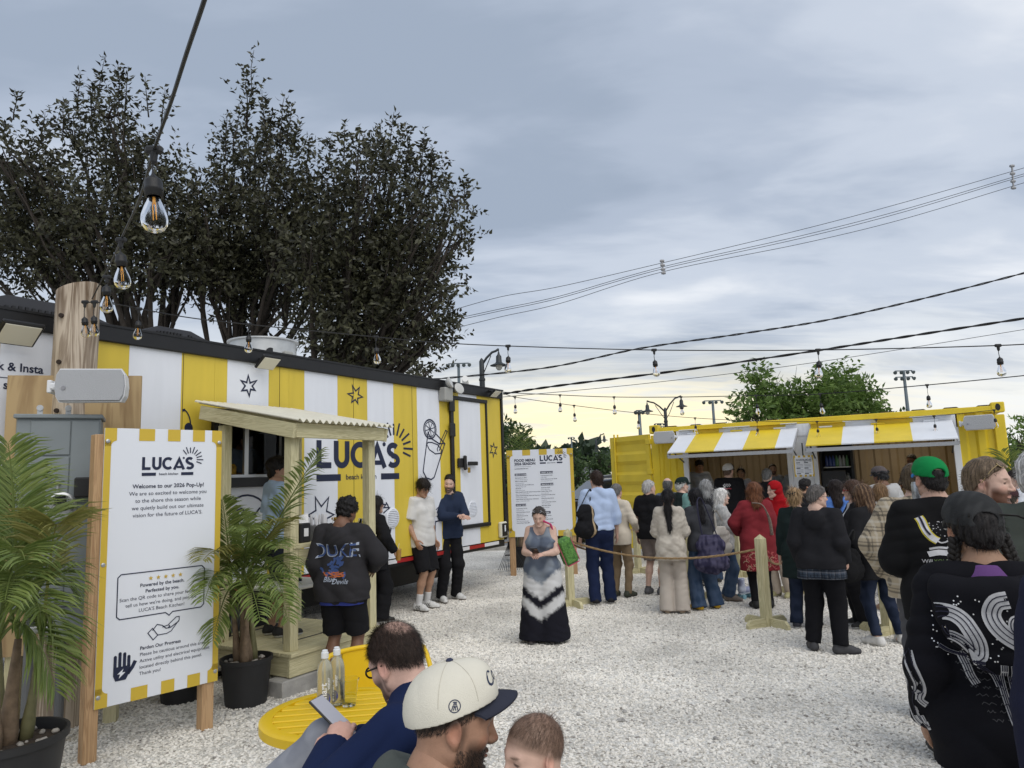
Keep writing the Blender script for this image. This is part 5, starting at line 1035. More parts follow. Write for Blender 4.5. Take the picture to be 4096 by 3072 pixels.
def tree(label, base, blobs, shoots, mats, leafL, leafW, per, seed, stems=1, trunk_r=.16, twigL=.68, cat='tree', fork=None, dens=1.0, branches=True):
    """blobs: (centre, radius) clusters that the crown is made of; shoots: tips of long upright shoots"""
    r = np.random.default_rng(seed); base = Vector(base); t = thing('tree', label, cat, base); tr = MB(); C = [(Vector(c), rad) for c, rad in blobs]; mid = sum((c for c, _ in C), Vector()) / len(C)
    fk = fork if fork else base.z + (mid.z - base.z) * .45; roots = []
    for k in range(stems):
        f_ = Vector((base.x + (r.uniform(-.5, .5) if stems > 1 else 0), base.y + r.uniform(-.3, .3), fk)); s0 = base + Vector((r.uniform(-.15, .15) if stems > 1 else 0, 0, 0)); branch_tube(tr, s0 - base, f_ - base, trunk_r, trunk_r * .75, r, .05, 5, 10); roots.append(f_)
    tw = []; 
    for c, rad in C:
        f_ = min(roots, key=lambda q: (q - c).length); end = c + Vector((0, 0, -rad * .2)); pts = branch_tube(tr, f_ - base, end - base, trunk_r * .40, trunk_r * .12, r, .10, 5, 7)
        for k in range(int(5 * dens) + 2):
            d = Vector(r.normal(0, 1, 3)); d.z = abs(d.z) * .7 + .1; d.normalize(); s = pts[r.integers(2, 6)] + base; branch_tube(tr, s - base, c + d * rad * .85 - base, trunk_r * .15, .008, r, .1, 3, 5)
        n = int(per * (rad ** 2) * dens)
        d = r.normal(0, 1, (n, 3)); d /= np.linalg.norm(d, axis=1, keepdims=True); q = np.array(c) + d * (rad * (1.12 * r.random((n, 1)) ** .55 + np.abs(r.normal(0, .10, (n, 1))))) * np.array([1, 1, .9]); tw.append((q, d))
    Q = np.concatenate([a for a, _ in tw]); D0 = np.concatenate([b for _, b in tw]); D0 = D0 * .75 + r.normal(0, .42, Q.shape) + np.array([0, 0, .30]); D0 /= np.linalg.norm(D0, axis=1, keepdims=True)
    pl, dl = [], []
    k = 9
    for i in range(k):
        s = (i + .5) / k; ph = i * 2.4 + r.uniform(0, 6.28, len(Q)); U = np.cross(D0, np.array([.3, .2, .93])); U /= np.maximum(np.linalg.norm(U, axis=1, keepdims=True), 1e-6); V = np.cross(D0, U); side = U * np.cos(ph)[:, None] + V * np.sin(ph)[:, None]
        pl.append(Q + D0 * (s * twigL)); dd = side * .8 + D0 * .55 + np.array([0, 0, -.18]); dl.append(dd / np.linalg.norm(dd, axis=1, keepdims=True))
    for tip, L in shoots:
        tip = Vector(tip); root = tip - Vector((r.uniform(-.15, .15), 0, 1)).normalized() * L; sp = branch_tube(tr, root - base, tip - base, .016, .004, r, .05, 4, 5); n = int(L / .035)
        s = np.linspace(0.1, 1, n)[:, None]; q = np.array(root) * (1 - s) + np.array(tip) * s; ph = np.arange(n) * 2.4; sd = np.stack([np.cos(ph), np.sin(ph), .55 + 0 * ph], 1); pl.append(q + r.normal(0, .03 * L, q.shape)); dl.append(sd / np.linalg.norm(sd, axis=1, keepdims=True))
        for _ in range(int(L * 3)):                              # side twigs of the shoot
            a = r.uniform(.1, .75); ang = r.uniform(0, 6.28); dv = np.array([math.cos(ang), math.sin(ang), .9]); dv /= np.linalg.norm(dv); ll = .45 * L * (1 - a) + .12; s2 = np.linspace(.1, 1, 10)[:, None]; st_ = np.array(root) * (1 - a) + np.array(tip) * a; q = st_ + dv * ll * s2; ph = np.arange(10) * 2.4; sd = np.stack([np.cos(ph), np.sin(ph), .4 + 0 * ph], 1); pl.append(q); dl.append(sd / np.linalg.norm(sd, axis=1, keepdims=True))
    P = np.concatenate(pl) - np.array(base); Dl = np.concatenate(dl)
    tr.build('trunk', M_bark, t, True)
    me = leaves_mesh('crown', P, Dl, leafL, leafW, r); c = link('crown', me, t, mats); return t
def px_blobs(L, Y, k=1.0): 
    out = []
    for i, (x, y, rp, *dy) in enumerate(L): YY = Y + (dy[0] if dy else ((i * 37) % 5 - 2) * .35); out.append((at_y(x, y + (10 if Y < 15 else 0), YY), rp / FPX * YY * k))
    return out
m_plum = leaf_mat('plum_leaf', (.020, .020, .013), (.085, .085, .045), .25, .42)
YT = 13.5
bA = [(0, 150, 30), (40, 240, 50), (180, 262, 34), (60, 258, 28), (20, 205, 48), (25, 150, 30), (60, 185, 44), (75, 130, 26), (108, 105, 28), (120, 150, 40), (95, 210, 52), (150, 165, 42), (175, 205, 46), (30, 242, 36), (95, 245, 44), (150, 248, 46), (130, 262, 30), (-20, 180, 50), (-35, 240, 45), (185, 250, 40)]
def at_ground(px, Y): p = at_y(px, 480, Y); return Vector((p.x, Y, 0))
tree('dark purple-leaved tree at the left behind the trailer', at_ground(152, YT), px_blobs(bA, YT, .68), [(at_y(x, y, YT), L) for x, y, L in ((105, 57, 1.3), (80, 72, .9), (128, 70, 1.0), (145, 76, .9), (92, 85, .9), (165, 88, .8), (18, 92, .6), (45, 112, .6), (62, 100, .7), (118, 64, .9), (5, 120, .5))], m_plum, .13, .06, 400, 3, 1, .19, .5)
bB = [(190, 235, 40), (320, 270, 40), (250, 275, 50), (300, 215, 40), (240, 296, 22), (205, 195, 40), (232, 165, 34), (255, 140, 26), (282, 150, 28), (240, 215, 46), (285, 205, 44), (225, 255, 44), (275, 262, 46), (215, 276, 30), (262, 282, 34), (300, 180, 30), (310, 240, 44)]
tree('dark purple-leaved tree with tall shoots in the middle of the row', at_ground(226, YT + .6), px_blobs(bB, YT + .6, .68), [(at_y(x, y, YT), L) for x, y, L in ((254, 50, 1.7), (247, 72, 1.2), (285, 94, 1.1), (262, 90, 1.2), (273, 110, .9), (227, 112, .9), (240, 105, 1.0), (298, 118, .8), (292, 104, .9))], m_plum, .13, .06, 400, 4, 1, .17, .5)
bC = [(310, 250, 40), (360, 290, 52), (400, 255, 46), (345, 335, 40), (335, 180, 34), (365, 165, 34), (392, 160, 34), (420, 175, 28), (350, 220, 46), (395, 215, 46), (432, 205, 24), (455, 190, 14), (340, 270, 44), (385, 265, 48), (425, 255, 36), (448, 235, 18), (462, 228, 12), (330, 318, 40), (375, 315, 44), (415, 305, 38), (440, 290, 22), (352, 352, 30), (395, 350, 30), (415, 340, 22), (430, 330, 18), (425, 365, 10), (440, 322, 16)]
tree('dark purple-leaved tree at the right end of the row, hanging past the trailer', at_ground(318, YT - .6), px_blobs(bC, YT - .4, .70), [(at_y(x, y, YT - .4), L) for x, y, L in ((394, 112, 1.3), (380, 122, .9), (405, 125, .9), (425, 130, 1.0), (345, 122, .8), (331, 137, .7), (360, 132, .8), (432, 145, .8), (465, 180, .6), (470, 227, .6), (310, 135, .6), (450, 300, .5), (455, 318, .5))], m_plum, .13, .06, 400, 5, 1, .18, .5)
m_loc = leaf_mat('locust_leaf', (.07, .13, .025), (.18, .27, .065), .35)
bR = [(752, 415, 14), (762, 386, 14), (772, 405, 16), (790, 410, 18), (800, 425, 20), (825, 400, 20), (838, 392, 20), (850, 405, 18), (862, 412, 14), (840, 418, 20), (815, 415, 18), (870, 420, 10), (745, 425, 10), (775, 425, 16)]
tree('light green locust tree behind the yellow container', at_ground(812, 22), px_blobs(bR, 22, .82), [(at_y(x, y, 22), .6) for x, y in ((757, 378), (770, 384), (838, 376), (850, 384), (874, 414), (878, 416))], m_loc, .2, .085, 380, 6, 2, .15, .6)
b = MB(); r = np.random.default_rng(8); o = at_ground(785, 23)
for k in range(16):
    px = r.choice([772, 780, 786, 792, 838, 828, 846]) + r.uniform(-5, 5); a = at_y(px, 425, 23); e = at_y(px + r.uniform(-10, 10), r.uniform(373, 392), 23); P = branch_tube(b, a - o, e - o, .03, .006, r, .08, 4, 5)
    for j in range(4): s = P[r.integers(1, 4)]; branch_tube(b, s, s + Vector((r.uniform(-.5, .5), r.uniform(-.3, .3), r.uniform(.3, .8))), .012, .004, r, .1, 3, 4)
bt_ = b.build('bare_tree', M_bark, None, True); bt_.location = o; tag(bt_, 'bare grey twigs sticking up through the green tree', 'dead tree')
m_gr = leaf_mat('maple_leaf', (.03, .06, .02), (.075, .12, .035), .3)
tree('green tree just beyond the trailer corner', at_ground(506, 24), px_blobs([(503, 450, 16), (510, 435, 12), (515, 445, 12), (505, 465, 14), (522, 452, 7), (513, 462, 10)], 24), [], m_gr, .2, .1, 130, 9, 1, .12, .4)
tree('green tree behind the left edge of the menu sign gap', at_ground(573, 40), px_blobs([(572, 462, 8), (576, 470, 8), (570, 475, 8), (578, 478, 8)], 40), [], m_gr, .3, .16, 70, 10, 1, .15, .5)
tree('round green tree beyond the parked cars', at_ground(601, 60), px_blobs([(601, 462, 9), (594, 467, 7), (608, 467, 7), (601, 470, 9)], 60), [], m_gr, .4, .22, 34, 11, 1, .25, .7)
tree('small green treetop showing over the container', at_ground(893, 40), px_blobs([(893, 413, 4), (888, 417, 4), (897, 416, 4)], 40), [], m_gr, .3, .16, 40, 12, 1, .12, .4)
tree('green tree at the right edge beyond the container', at_ground(1022, 20), px_blobs([(1020, 440, 14), (1016, 455, 10), (1028, 452, 16), (1030, 436, 14), (1016, 468, 8)], 20), [], m_loc, .16, .07, 110, 13, 1, .12, .5)
# far wooded ridge: one mass of crowns on the skyline
r = np.random.default_rng(20); n = 9000; X = r.uniform(-750, 1000, n); Yd = r.uniform(620, 700, n); Z = 2.6 * (3.5 + 5.0 * (np.sin(X * .008 + 1) * .5 + .5) + 2.2 * np.sin(X * .034) + 1.2 * np.sin(X * .12)) * r.random(n) ** .6
me = leaves_mesh('wooded_ridge', np.stack([X, Yd, np.maximum(Z, .2)], 1), (lambda d: d / np.linalg.norm(d, axis=1, keepdims=True))(r.normal(0, 1, (n, 3))), 11, 8, r); o = link('wooded_ridge', me, None, leaf_mat('far_wood', (.035, .055, .035), (.06, .085, .05), .2)); tag(o, kind='stuff')
def shrub(label, p, rad, seed, mats, n=700, L=.07):
    r = np.random.default_rng(seed); t = thing('shrub', label, 'shrub', p); d = r.normal(0, 1, (n, 3)); d /= np.linalg.norm(d, axis=1, keepdims=True); q = d * rad * r.random((n, 1)) ** .4; q[:, 2] = np.abs(q[:, 2]) * 1.1 + .05; link('foliage', leaves_mesh('foliage', q, (lambda a: a / np.linalg.norm(a, axis=1, keepdims=True))(d + r.normal(0, .5, d.shape)), L, L * .55, r), t, mats); b = MB()
    for k in range(6): branch_tube(b, (0, 0, 0), tuple(q[k * 9] * .8), .012, .004, r, .1, 3, 5)
    b.build('stem', M_bark, t)
m_red = leaf_mat('dark_red_leaf', (.03, .02, .018), (.07, .075, .03), .2)
for k, (px, Y) in enumerate(((576, 17.8), (583, 18.0), (570, 18.2), (622, 17.9))): shrub(('dark shrub at the kerb, left of the blue-shirted person', 'dark shrub at the kerb, hidden partly by the blue-shirted person', 'dark shrub behind the menu sign posts', 'dark shrub at the kerb by the cargo door')[k], at_ground(px, Y), .42, 30 + k, m_red)
# ------------------------------------------------------------------ potted palms
m_pl = leaf_mat('palm_leaf', (.10, .15, .035), (.21, .26, .07), .3, .4); m_py = leaf_mat('palm_leaf_yellow', (.16, .17, .04), (.26, .24, .07), .3, .45); m_stem = mat('palm_stem', (.16, .15, .07), .6, noise=.3, nscale=14); m_ph = mat('palm_husk', (.20, .14, .09), .8, noise=.35, nscale=20, bump=.4)
def frond(par, base, tip, up, nleaf, leaflen, r, m):
    """an arching rachis with two rows of folded, drooping leaflets"""
    a, c = Vector(base), Vector(tip); mid = a.lerp(c, .5) + Vector((0, 0, up)); q = [a * ((1 - t) ** 2) + mid * (2 * t * (1 - t)) + c * (t * t) for t in [i / 16 for i in range(17)]]
    V, Q, T = [], [], []; st = MB(); st.tube(q, [.011 - .009 * i / 16 for i in range(17)], 5); V += [tuple(v) for v in st.v]; F = list(st.f)
    for i in range(nleaf):
        t = .28 + .72 * i / (nleaf - 1); k = t * 16; k0 = min(int(k), 15); p = q[k0].lerp(q[k0 + 1], k - k0); d = (q[k0 + 1] - q[k0]).normalized(); sd = d.cross(Vector((0, 0, 1))); sd = sd.normalized() if sd.length > .05 else Vector((1, 0, 0)); nn = sd.cross(d)
        L = leaflen * (math.sin(math.pi * (.12 + .80 * (t - .28) / .72)) ** .7) * r.uniform(.85, 1.1)
        for s in (-1, 1):
            dr = (sd * s * .80 + d * (.55 + .25 * t) + nn * .28 + Vector(r.normal(0, .07, 3))).normalized(); g = Vector((0, 0, -1)); w_ = .0075 + .003 * (1 - t); wv = nn.cross(dr).normalized() if nn.cross(dr).length > .05 else nn
            p1 = p + dr * L * .35; p2 = p1 + (dr + g * r.uniform(.15, .4)).normalized() * L * .35; p3 = p2 + (dr + g * r.uniform(.5, 1.0)).normalized() * L * .32; b = len(V)
            V += [tuple(p), tuple(p1 + wv * w_), tuple(p1 - nn * w_ * .4), tuple(p1 - wv * w_), tuple(p2 + wv * w_ * .8), tuple(p2 - nn * w_ * .3), tuple(p2 - wv * w_ * .8), tuple(p3)]
            F += [(b, b + 1, b + 2), (b, b + 2, b + 3), (b + 1, b + 4, b + 5, b + 2), (b + 2, b + 5, b + 6, b + 3), (b + 4, b + 7, b + 5), (b + 5, b + 7, b + 6)]
    me = bpy.data.meshes.new('frond'); me.from_pydata(V, [], F); link('frond', me, par, m)
def palm(label, base, pot_r, pot_h, fronds, seed, leaflen=.34, nleaf=30, trunks=4):
    r = np.random.default_rng(seed); base = Vector(base); t = thing('potted_palm', label, 'palm', base, 0, 'potted palms'); b = MB()
    b.lathe([(pot_r * .80, 0), (pot_r * .97, pot_h * .9), (pot_r * 1.03, pot_h * .91), (pot_r * 1.03, pot_h), (pot_r * .97, pot_h), (pot_r * .94, pot_h * .84)], 36, caps=False); b.lathe([(0, .01), (pot_r * .8, .0)], 36, caps=False); b.build('pot', mat('nursery_pot', (.016, .016, .017), .55, noise=.2, nscale=8), t, True, 40)
    b = MB(); b.lathe([(0, pot_h * .9), (pot_r * .5, pot_h * .895), (pot_r * .96, pot_h * .86)], 30, caps=False); b.build('soil', mat('potting_soil', (.05, .035, .025), .95, noise=.4, nscale=30, bump=1, bscale=60), t, True)
    b = MB(); rr = random.Random(seed)
    for k in range(34):
        a, q = rr.uniform(0, 6.28), pot_r * rr.uniform(.35, .9); s = rr.uniform(.012, .028); b.box((q * math.cos(a), q * math.sin(a), pot_h * .89 + s * .2), (s * 1.6, s * 1.2, s), Matrix.Rotation(rr.uniform(0, 3), 3, 'Z') @ Matrix.Rotation(rr.uniform(-.5, .5), 3, 'X'), bev=s * .35)
    tag(b.build('pot_gravel', mat('pot_stone', (.38, .35, .31), .85, noise=.3, nscale=20), t), kind='stuff')
    tops = []
    for k in range(trunks):
        a = k * 2.4; q = pot_r * .32 * (k > 0); p0 = Vector((q * math.cos(a), q * math.sin(a), pot_h * .86)); p1 = p0 + Vector((r.uniform(-.06, .06) + q * math.cos(a) * .6, r.uniform(-.06, .06), .55)); b = MB(); rad = .052 if k == 0 else .034; b.tube([p0, p0.lerp(p1, .15), p0.lerp(p1, .4), p1], [rad, rad * 1.05, rad * .7, rad * .35], 10); b.build('stem', m_ph if k % 2 == 0 else m_stem, t, True); tops.append(p1)
    for k, (tip, up, yel) in enumerate(fronds):
        st = tops[k % trunks]; frond(t, st, Vector(tip) - base, up, nleaf, leaflen, r, m_py if yel else m_pl)
pb1 = at_ground(20, 4.05); F1 = [((8, 443, 3.9), .25, 0), ((-25, 470, 4.2), .3, 0), ((28, 470, 4.4), .3, 0), ((58, 525, 4.0), .35, 1), ((72, 590, 4.2), .40, 0), ((66, 650, 4.1), .45, 0), ((55, 690, 3.9), .42, 0), ((-40, 540, 3.9), .4, 0), ((-30, 620, 3.8), .42, 0), ((25, 560, 3.45), .42, 0), ((40, 610, 3.6), .4, 0), ((-8, 455, 4.4), .2, 0), ((5, 600, 3.4), .45, 0), ((50, 510, 4.7), .3, 0)]
palm('potted palm at the left picture edge in front of the meter cabinet', pb1, .29, .44, [(at_y(*a), u, y) for a, u, y in F1], 1, .31, 40)
pb2 = at_z(246, 703); F2 = [((319, 452, 5.4), .12, 0), ((292, 520, 5.3), .30, 1), ((280, 548, 5.1), .35, 0), ((292, 575, 5.3), .38, 0), ((222, 500, 5.7), .15, 0), ((240, 515, 6.0), .15, 0), ((203, 560, 5.1), .35, 1), ((208, 585, 5.3), .36, 0), ((288, 620, 5.2), .42, 0), ((205, 600, 5.0), .38, 0), ((250, 530, 4.9), .36, 0), ((270, 545, 5.9), .3, 0), ((285, 600, 5.0), .42, 0), ((226, 560, 5.8), .3, 0), ((260, 620, 4.9), .42, 0), ((213, 640, 5.3), .4, 0)]
palm('potted palm between the welcome sign and the timber stand', pb2, .20, .36, [(at_y(*a), u, y) for a, u, y in F2], 2, .23, 38, 5)
pb3 = at_z(180, 700); palm('potted palm partly hidden behind the welcome sign', pb3, .18, .32, [(at_y(*a), u, y) for a, u, y in (((88, 510, 5.6), .3, 0), ((84, 560, 5.4), .3, 0), ((96, 590, 5.5), .3, 0), ((190, 540, 6.2), .3, 0), ((160, 560, 6.4), .3, 0))], 3, .26, 22, 3)
pb4 = at_ground(518, 14.2); palm('potted palm glimpsed between the trailer and the menu sign', pb4, .2, .4, [(at_y(*a), u, y) for a, u, y in (((522, 428, 14.2), .1, 0), ((512, 432, 14.1), .15, 0), ((530, 440, 14.3), .25, 0), ((506, 455, 14.0), .3, 0), ((533, 470, 14.1), .3, 0))], 4, .4, 22, 3)
pb5 = at_ground(1034, 9.6); palm('potted palm at the right edge beside the container end', pb5, .25, .45, [(at_y(*a), u, y) for a, u, y in (((1001, 452, 9.4), .2, 0), ((1006, 462, 9.6), .3, 0), ((1040, 440, 9.6), .2, 0), ((1060, 460, 9.6), .3, 0), ((1015, 480, 9.3), .35, 0))], 5, .36, 26, 3)
# ================================================================== people: smooth-union fields meshed with surface nets
A3 = lambda p: np.array(p, np.float64)
class Field:
    def __init__(s): s.pr = []
    def cone(s, a, b, ra, rb, k=.02, flat=None, cap='', op=1): s.pr.append(('c', A3(a), A3(b), ra, rb, k, flat, cap, op)); return s
    def ell(s, c, r, M=None, k=.02, op=1): s.pr.append(('e', A3(c), A3(r), M, 0, k, None, '', op)); return s
    def plane(s, p, n, k=.0): n = A3(n); s.pr.append(('p', A3(p), n / np.linalg.norm(n), 0, 0, k, None, '', 0)); return s
    def mesh(s, h, fold=None):
        lo, hi = A3((9, 9, 9)), A3((-9, -9, -9))
        for q in s.pr:
            if q[8] != 1: continue
            if q[0] == 'c':
                m = max(q[3], q[4]); l, u = np.minimum(q[1], q[2]) - m, np.maximum(q[1], q[2]) + m
            else:
                m = q[2].max() if q[3] is not None else q[2]; l, u = q[1] - m, q[1] + m
            lo, hi = np.minimum(lo, l), np.maximum(hi, u)
        lo -= 3 * h + .01; hi += 3 * h + .01
        n = np.ceil((hi - lo) / h).astype(int) + 1
        ax = [(lo[i] + h * np.arange(n[i])).astype(np.float32) for i in range(3)]
        F = np.full(n, .15, np.float32)
        for t, a, b, ra, rb, k, flat, cap, op in s.pr:
            pad = max(k, .0) + 3 * h + .012
            if t == 'c': m = max(ra, rb) + pad; l, u = np.minimum(a, b) - m, np.maximum(a, b) + m
            elif t == 'e': m = (b.max() if ra is not None and not isinstance(ra, (int, float)) else b) + pad; l, u = a - m, a + m
            else: l, u = lo, hi
            i0 = np.clip(np.floor((l - lo) / h).astype(int), 0, n); i1 = np.clip(np.ceil((u - lo) / h).astype(int) + 1, 0, n)
            if (i1 <= i0).any(): continue
            X = ax[0][i0[0]:i1[0]][:, None, None]; Y = ax[1][i0[1]:i1[1]][None, :, None]; Z = ax[2][i0[2]:i1[2]][None, None, :]
            sl_ = tuple(slice(i0[i], i1[i]) for i in range(3)); G = F[sl_]
            if t == 'p':
                d = (X - a[0]) * b[0] + (Y - a[1]) * b[1] + (Z - a[2]) * b[2]; np.maximum(G, d, out=G); continue
            if t == 'c':
                x, y, z = X - a[0], Y - a[1], Z - a[2]; ba = b - a
                if flat is not None:
                    fa, fs = A3(flat[0]), 1 / flat[1] - 1; fa = fa / np.linalg.norm(fa); dn = (x * fa[0] + y * fa[1] + z * fa[2]) * fs
                    x, y, z = x + fa[0] * dn, y + fa[1] * dn, z + fa[2] * dn; ba = ba + fa * (ba.dot(fa) * fs)
                L2 = max(ba.dot(ba), 1e-9); tt = (x * ba[0] + y * ba[1] + z * ba[2]) / L2; tc = np.clip(tt, 0, 1)
                d = np.sqrt((x - tc * ba[0]) ** 2 + (y - tc * ba[1]) ** 2 + (z - tc * ba[2]) ** 2) - (ra + (rb - ra) * tc)
                if flat is not None: d = d * min(1.0, flat[1] * 1.25)
                L_ = math.sqrt(L2)
                if 'a' in cap: d = np.maximum(d, -tt * L_)
                if 'b' in cap: d = np.maximum(d, (tt - 1) * L_)
            else:
                x, y, z = X - a[0], Y - a[1], Z - a[2]
                if isinstance(ra, np.ndarray):
                    M = ra; x, y, z = M[0, 0] * x + M[1, 0] * y + M[2, 0] * z, M[0, 1] * x + M[1, 1] * y + M[2, 1] * z, M[0, 2] * x + M[1, 2] * y + M[2, 2] * z
                k0 = np.sqrt((x / b[0]) ** 2 + (y / b[1]) ** 2 + (z / b[2]) ** 2); k1 = np.sqrt((x / b[0] ** 2) ** 2 + (y / b[1] ** 2) ** 2 + (z / b[2] ** 2) ** 2)
                d = k0 * (k0 - 1) / np.maximum(k1, 1e-6)
            if op == 1:
                hh = np.maximum(k - np.abs(G - d), 0) / k; G[...] = np.minimum(G, d) - hh * hh * k * .25
            else:
                d = -d; hh = np.maximum(k - np.abs(G - d), 0) / k; G[...] = np.maximum(G, d) + hh * hh * k * .25
        if fold is not None:
            I = np.nonzero(np.abs(F) < 4 * h + .02); P = np.stack([ax[i][I[i]] for i in range(3)], 1); F[I] += fold(P).astype(np.float32)
        for i in range(3):
            sl0 = [slice(None)] * 3
            for e in (0, -1): sl0[i] = e; F[tuple(sl0)] = .1
        return surface_nets(F, lo, h)
def surface_nets(F, lo, h):
    Sg = F < 0
    c = np.zeros(np.array(F.shape) - 1, np.int8)
    for i in (0, 1):
        for j in (0, 1):
            for k in (0, 1): c += Sg[i:i + c.shape[0], j:j + c.shape[1], k:k + c.shape[2]]
    cell = (c > 0) & (c < 8); I = np.argwhere(cell); idx = np.full(c.shape, -1, np.int32); idx[cell] = np.arange(len(I))
    acc = np.zeros((len(I), 3)); cnt = np.zeros(len(I)); flat = F.ravel(); st = np.array([F.shape[1] * F.shape[2], F.shape[2], 1]); base = I @ st
    cor = [(i, j, k) for i in (0, 1) for j in (0, 1) for k in (0, 1)]
    for a in cor:
        for d in range(3):
            if a[d]: continue
            b = list(a); b[d] = 1; fa = flat[base + np.dot(a, st)]; fb = flat[base + np.dot(b, st)]; m = (fa < 0) != (fb < 0)
            t = fa[m] / (fa[m] - fb[m]); p = np.tile(A3(a), (m.sum(), 1)); p[:, d] += t; acc[m] += p; cnt[m] += 1
    V = lo + h * (I + acc / cnt[:, None]); Q = []
    for d in range(3):
        u, v = (d + 1) % 3, (d + 2) % 3; s0 = [slice(None)] * 3; s1 = [slice(None)] * 3; s0[d] = slice(0, -1); s1[d] = slice(1, None)
        a, b = Sg[tuple(s0)], Sg[tuple(s1)]; e = np.argwhere(a != b); e = e[(e[:, u] > 0) & (e[:, v] > 0) & (e[:, u] < F.shape[u] - 1) & (e[:, v] < F.shape[v] - 1)]
        if not len(e): continue
        g = lambda du, dv: idx[tuple((e - np.eye(3, dtype=int)[u] * du - np.eye(3, dtype=int)[v] * dv).T)]
        q = np.stack([g(1, 1), g(0, 1), g(0, 0), g(1, 0)], 1); fl = ~a[tuple(e.T)]; q[fl] = q[fl][:, ::-1]; Q.append(q)
    return V, np.concatenate(Q)
def folds(seed, amp=.004, fr=1.0):
    r = np.random.default_rng(seed); ph = r.uniform(0, 6.28, 12)
    def f(P):
        x, y, z = P[:, 0] * fr, P[:, 1] * fr, P[:, 2] * fr
        c1 = np.abs(np.sin(15 * x + 7 * y + 1.8 * np.sin(5 * z + ph[0]) + 1.1 * np.sin(9 * z + 6 * y + ph[1]) + ph[2])) - .62
        c2 = np.abs(np.sin(19 * z + 7 * x + 1.7 * np.sin(6 * x + 5 * y + ph[3]) + ph[4])) - .62
        c3 = np.abs(np.sin(31 * z - 19 * x + 11 * y + 2.2 * np.sin(8 * x + ph[5]) + 1.4 * np.sin(11 * z + ph[6]))) - .62
        m1 = .5 + .5 * np.sin(6 * z + 4 * x + ph[7]); m2 = .5 + .5 * np.sin(7 * z - 5 * x + 6 * y + ph[8]); m3 = .5 + .5 * np.sin(5 * z + 9 * x + ph[9])
        return -1.9 * amp * (c1 * m1 + 1.05 * c2 * m2 + .8 * c3 * m3)
    return f
def curls(seed, amp=.01, fr=1.0):
    r = np.random.default_rng(seed); K = r.normal(0, 90 * fr, (9, 3)); ph = r.uniform(0, 6.28, 9)
    def f(P): return amp * sum(np.sin(P @ K[i] + ph[i]) for i in range(9)) / 3
    return f
def streaks(seed, amp=.004, ax_=(0, 0)):
    r = np.random.default_rng(seed); ph = r.uniform(0, 6.28, 6)
    def f(P):
        an = np.arctan2(P[:, 0] - ax_[0], -(P[:, 1] - ax_[1])); z = P[:, 2]
        return amp * (np.sin(an * 23 + 3 * np.sin(z * 13 + ph[0]) + ph[1]) + .8 * np.sin(an * 41 + 4 * np.sin(z * 9 + ph[2]) + ph[3]) + .6 * np.sin(z * 60 + an * 7 + ph[4])) / 2
    return f
def rotm(yaw=0, pitch=0, roll=0): return np.array((Matrix.Rotation(R(-yaw), 3, 'Z') @ Matrix.Rotation(R(-pitch), 3, 'X') @ Matrix.Rotation(R(roll), 3, 'Y')))
m_skin = mat('skin', (.5, .3, .2), .5, attr=True, noise=.09, nscale=45, bump=.12, bscale=220, spec=.35)
m_cloth = mat('cloth', (.5, .5, .5), .92, attr=True, noise=.06, nscale=9, bump=.25, bscale=420, spec=.15)
m_hair = mat('hair', (.02, .015, .01), .5, attr=True, noise=.5, nscale=70, bump=.6, bscale=110, spec=.3, stretch=(1.0, 1.0, .18))
m_shoe = mat('shoe_leather', (.1, .1, .1), .6, attr=True, noise=.12, nscale=40, bump=.1, bscale=150, spec=.3)
SK = dict(light=(.52, .33, .25), fair=(.58, .39, .31), tan=(.40, .235, .155), olive=(.36, .215, .14), brown=(.17, .088, .055), dark=(.075, .042, .03))
def paint(V, base): return base(V) if callable(base) else np.tile(A3(base), (len(V), 1))
def head_field(o):
    """head in its own frame: eye line at z=0, face toward +Y"""
    F = Field(); fem = o.get('fem', 0); j = o.get('jaw', 1.0)
    F.ell((0, -.012, .026), (.074, .095, .090), k=.03); F.ell((0, .022, -.028), (.063, .064, .077), k=.03)
    F.cone((0, .0, -.070), (0, .056, -.092), .052 * j, .029 * j, k=.03); F.ell((0, .074, -.100), (.023 * j, .017, .019), k=.02)
    for s in (-1, 1):
        F.ell((s * .037, .050, -.028), (.024, .024, .024), k=.02); F.cone((0, .077, .019), (s * .040, .066, .016), .009 if fem else .011, .008, k=.018)
        F.cone((s * .052, .0, -.060), (s * .03, .045, -.088), .018, .016, k=.03)
    F.cone((0, .082, .010), (0, .1035, -.031), .0074, .0108, k=.012)
    for s in (-1, 1):
        F.ell((s * .0120, .093, -.036), (.0078, .011, .0072), k=.008); F.ell((s * .031, .094, .0), (.018, .018, .0105), k=.014, op=-1); F.ell((s * .031, .0672, .0055), (.0155, .0135, .0062), k=.003)
        F.cone((s * .023, .073, -.066), (0, .0865, -.0615), .0045, .0068, k=.006); F.cone((s * .022, .073, -.068), (0, .0845, -.073), .0045, .0078, k=.006)
    F.ell((0, .089, -.0668), (.024, .016, .0014), k=.004, op=-1); F.ell((0, .085, -.086), (.02, .008, .007), k=.012, op=-1)
    for s in (-1, 1):
        M = rotm(s * 25, -8, 0); F.ell((s * .078, -.014, -.010), (.0085, .0195, .032), M, k=.008); F.ell((s * .086, -.011, -.008), (.006, .011, .019), M, k=.006, op=-1); F.ell((s * .075, -.005, -.036), (.008, .008, .012), k=.008)
    F.cone((0, -.028, -.05), (0, -.045, -.19), .051 * (0.86 if fem else 1.0), .056 * (0.86 if fem else 1.0), k=.03)
    return F
